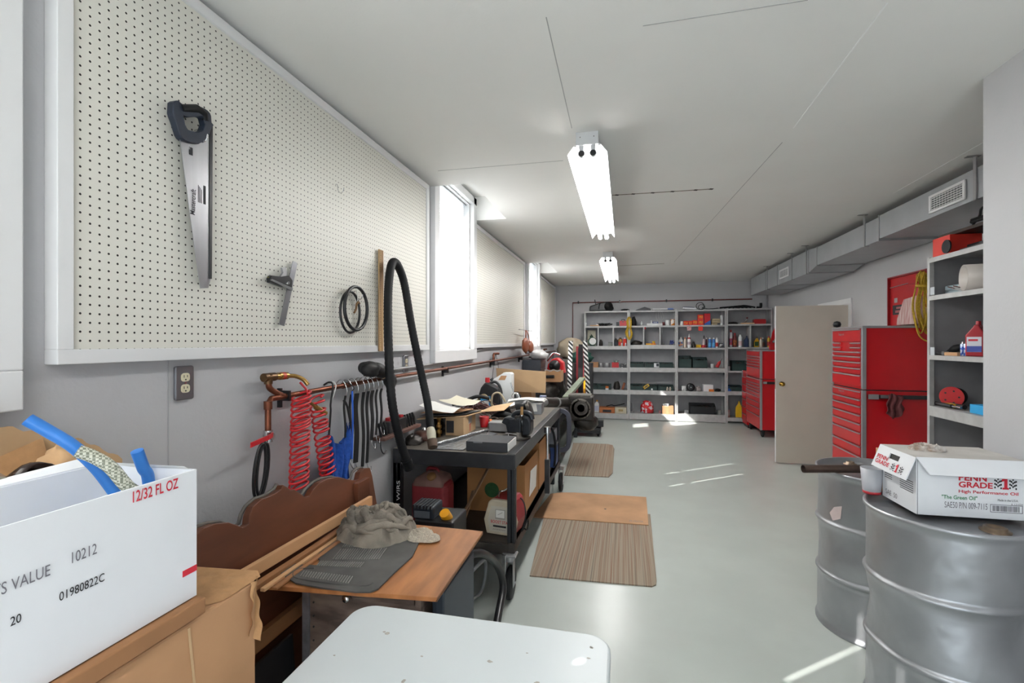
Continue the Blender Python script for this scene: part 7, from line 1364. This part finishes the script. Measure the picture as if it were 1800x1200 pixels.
single('grey_tarp', 'folded dark grey tarp on the second back shelf top', 'tarp', MB().prism([(-.16, 0), (.16, 0), (.15, .04), (.03, .075), (-.12, .025)], -.1, .1, 'Y', Matrix.Translation(((0.387,1.612)[0], 10.37, ZT))), mat('dark_grey_tarp', '4A4C50', .7, 0, .2, 20), None, .008)
t = thing('light_bar', 'white light bar with blue end lying on the second back shelf top', 'light bar', ((0.782,1.612)[0], 10.32, ZT + .012)); MB().box((-.2, -.03, 0), (.09, .03, .03)).make('body', WHITEP, t); MB().box((.09, -.03, 0), (.2, .03, .03)).make('blue_end', mat('pale_blue_end', '6C84C0', .5), t); MB().box((-.22, -.05, -.012), (.22, .05, 0)).make('base', BLACKP, t)
m = MB(); 
for k in range(4): m.tube(cr([(-.14 + .02 * k, -.095, .02), (-.13 + .03 * k, -.10, -.03), (-.14 + .05 * k, -.105, -.15), (-.10 + .02 * k, -.105, -.26), (-.13 + .04 * k, -.105, -.38 - .04 * k)], 6), .0022, 5)
o = m.make('hanging_wires', mat('clear_wire', 'C4C4C4', .3), t)
t = thing('manual_book', 'white and blue book lying on the third back shelf top', 'book', ((1.293,1.612)[0], 10.32, ZT)); MB().cb((0, 0, .03), (.24, .12, .035), 3, 0, 4).make('body', WHITEC, t); MB().cb((-.02, .0, .054), (.2, .11, .012), 3, 0, 4).make('cover', mat('slate_cover', '46506E', .5), t)
m = MB()
for k, (a, b_) in enumerate(((.075, .07), (.06, .05))): m.tube([((1.504,1.611)[0] + .03 * k + a * math.cos(q), 10.36 + .02 * k, ZT + .012 + b_ + b_ * math.sin(q)) for q in [j * math.pi / 12 for j in range(24)]], .006, 6, True)
m.tube(cr([((1.536,1.611)[0], 10.34, ZT + .05), ((1.655,1.611)[0], 10.32, ZT + .015), ((1.836,1.611)[0], 10.33, ZT + .03)], 6), .006, 6)
single('cable_loops', 'standing black cable loops on the third back shelf top', 'cable', m, BLACK)
m = MB(); x0 = (1.921,1.611)[0]
for k in range(5): m.tube(cr([(x0 - .05 + .08 * k, 10.33, ZT + .035), (x0 + .15 + .06 * k, 10.36, ZT + .05 + .006 * k), (x0 + .32 + .07 * k, 10.34, ZT + .035)], 5), .016, 7)
single('black_hoses', 'bundle of black hoses on the rightmost back shelf top', 'hoses', m, BLACK)
single('pipe_elbow', 'black pipe elbow standing on the rightmost back shelf top', 'elbow', MB().tube(cr([((2.546,1.611)[0], 10.34, ZT + .03), ((2.608,1.611)[0], 10.34, ZT + .03), ((2.623,1.611)[0], 10.34, ZT + .07), ((2.623,1.611)[0], 10.34, ZT + .12)], 5), .026, 10), BLACK)
# copper line on the back wall
pl = thing('air_line', 'red brown copper pipe on the back wall above the shelves', 'pipe', (-1.08, 10.57, .12))
RBP = mat('red_brown_pipe', '7A4038', .45, .5, .2, 20)
MB().tube([(0, 0, 0), (0, 0, 2.335), (3.6, 0, 2.345)], .013, 8).make('pipe', RBP, pl)
for x in (.12, 1.0, 1.95, 2.85): MB().box((x - .012, -.02, 2.315), (x + .012, .029, 2.37)).make('clip', BLACKP, pl)
for z in (.6, 1.4): MB().box((-.03, -.02, z), (.03, .029, z + .02)).make('clip', BLACKP, pl)
single('conduit', 'grey conduit running down the right end of the back wall', 'conduit', MB().cyl((2.79, 10.585, 2.30), (2.79, 10.585, 2.83), .012), STEEL)
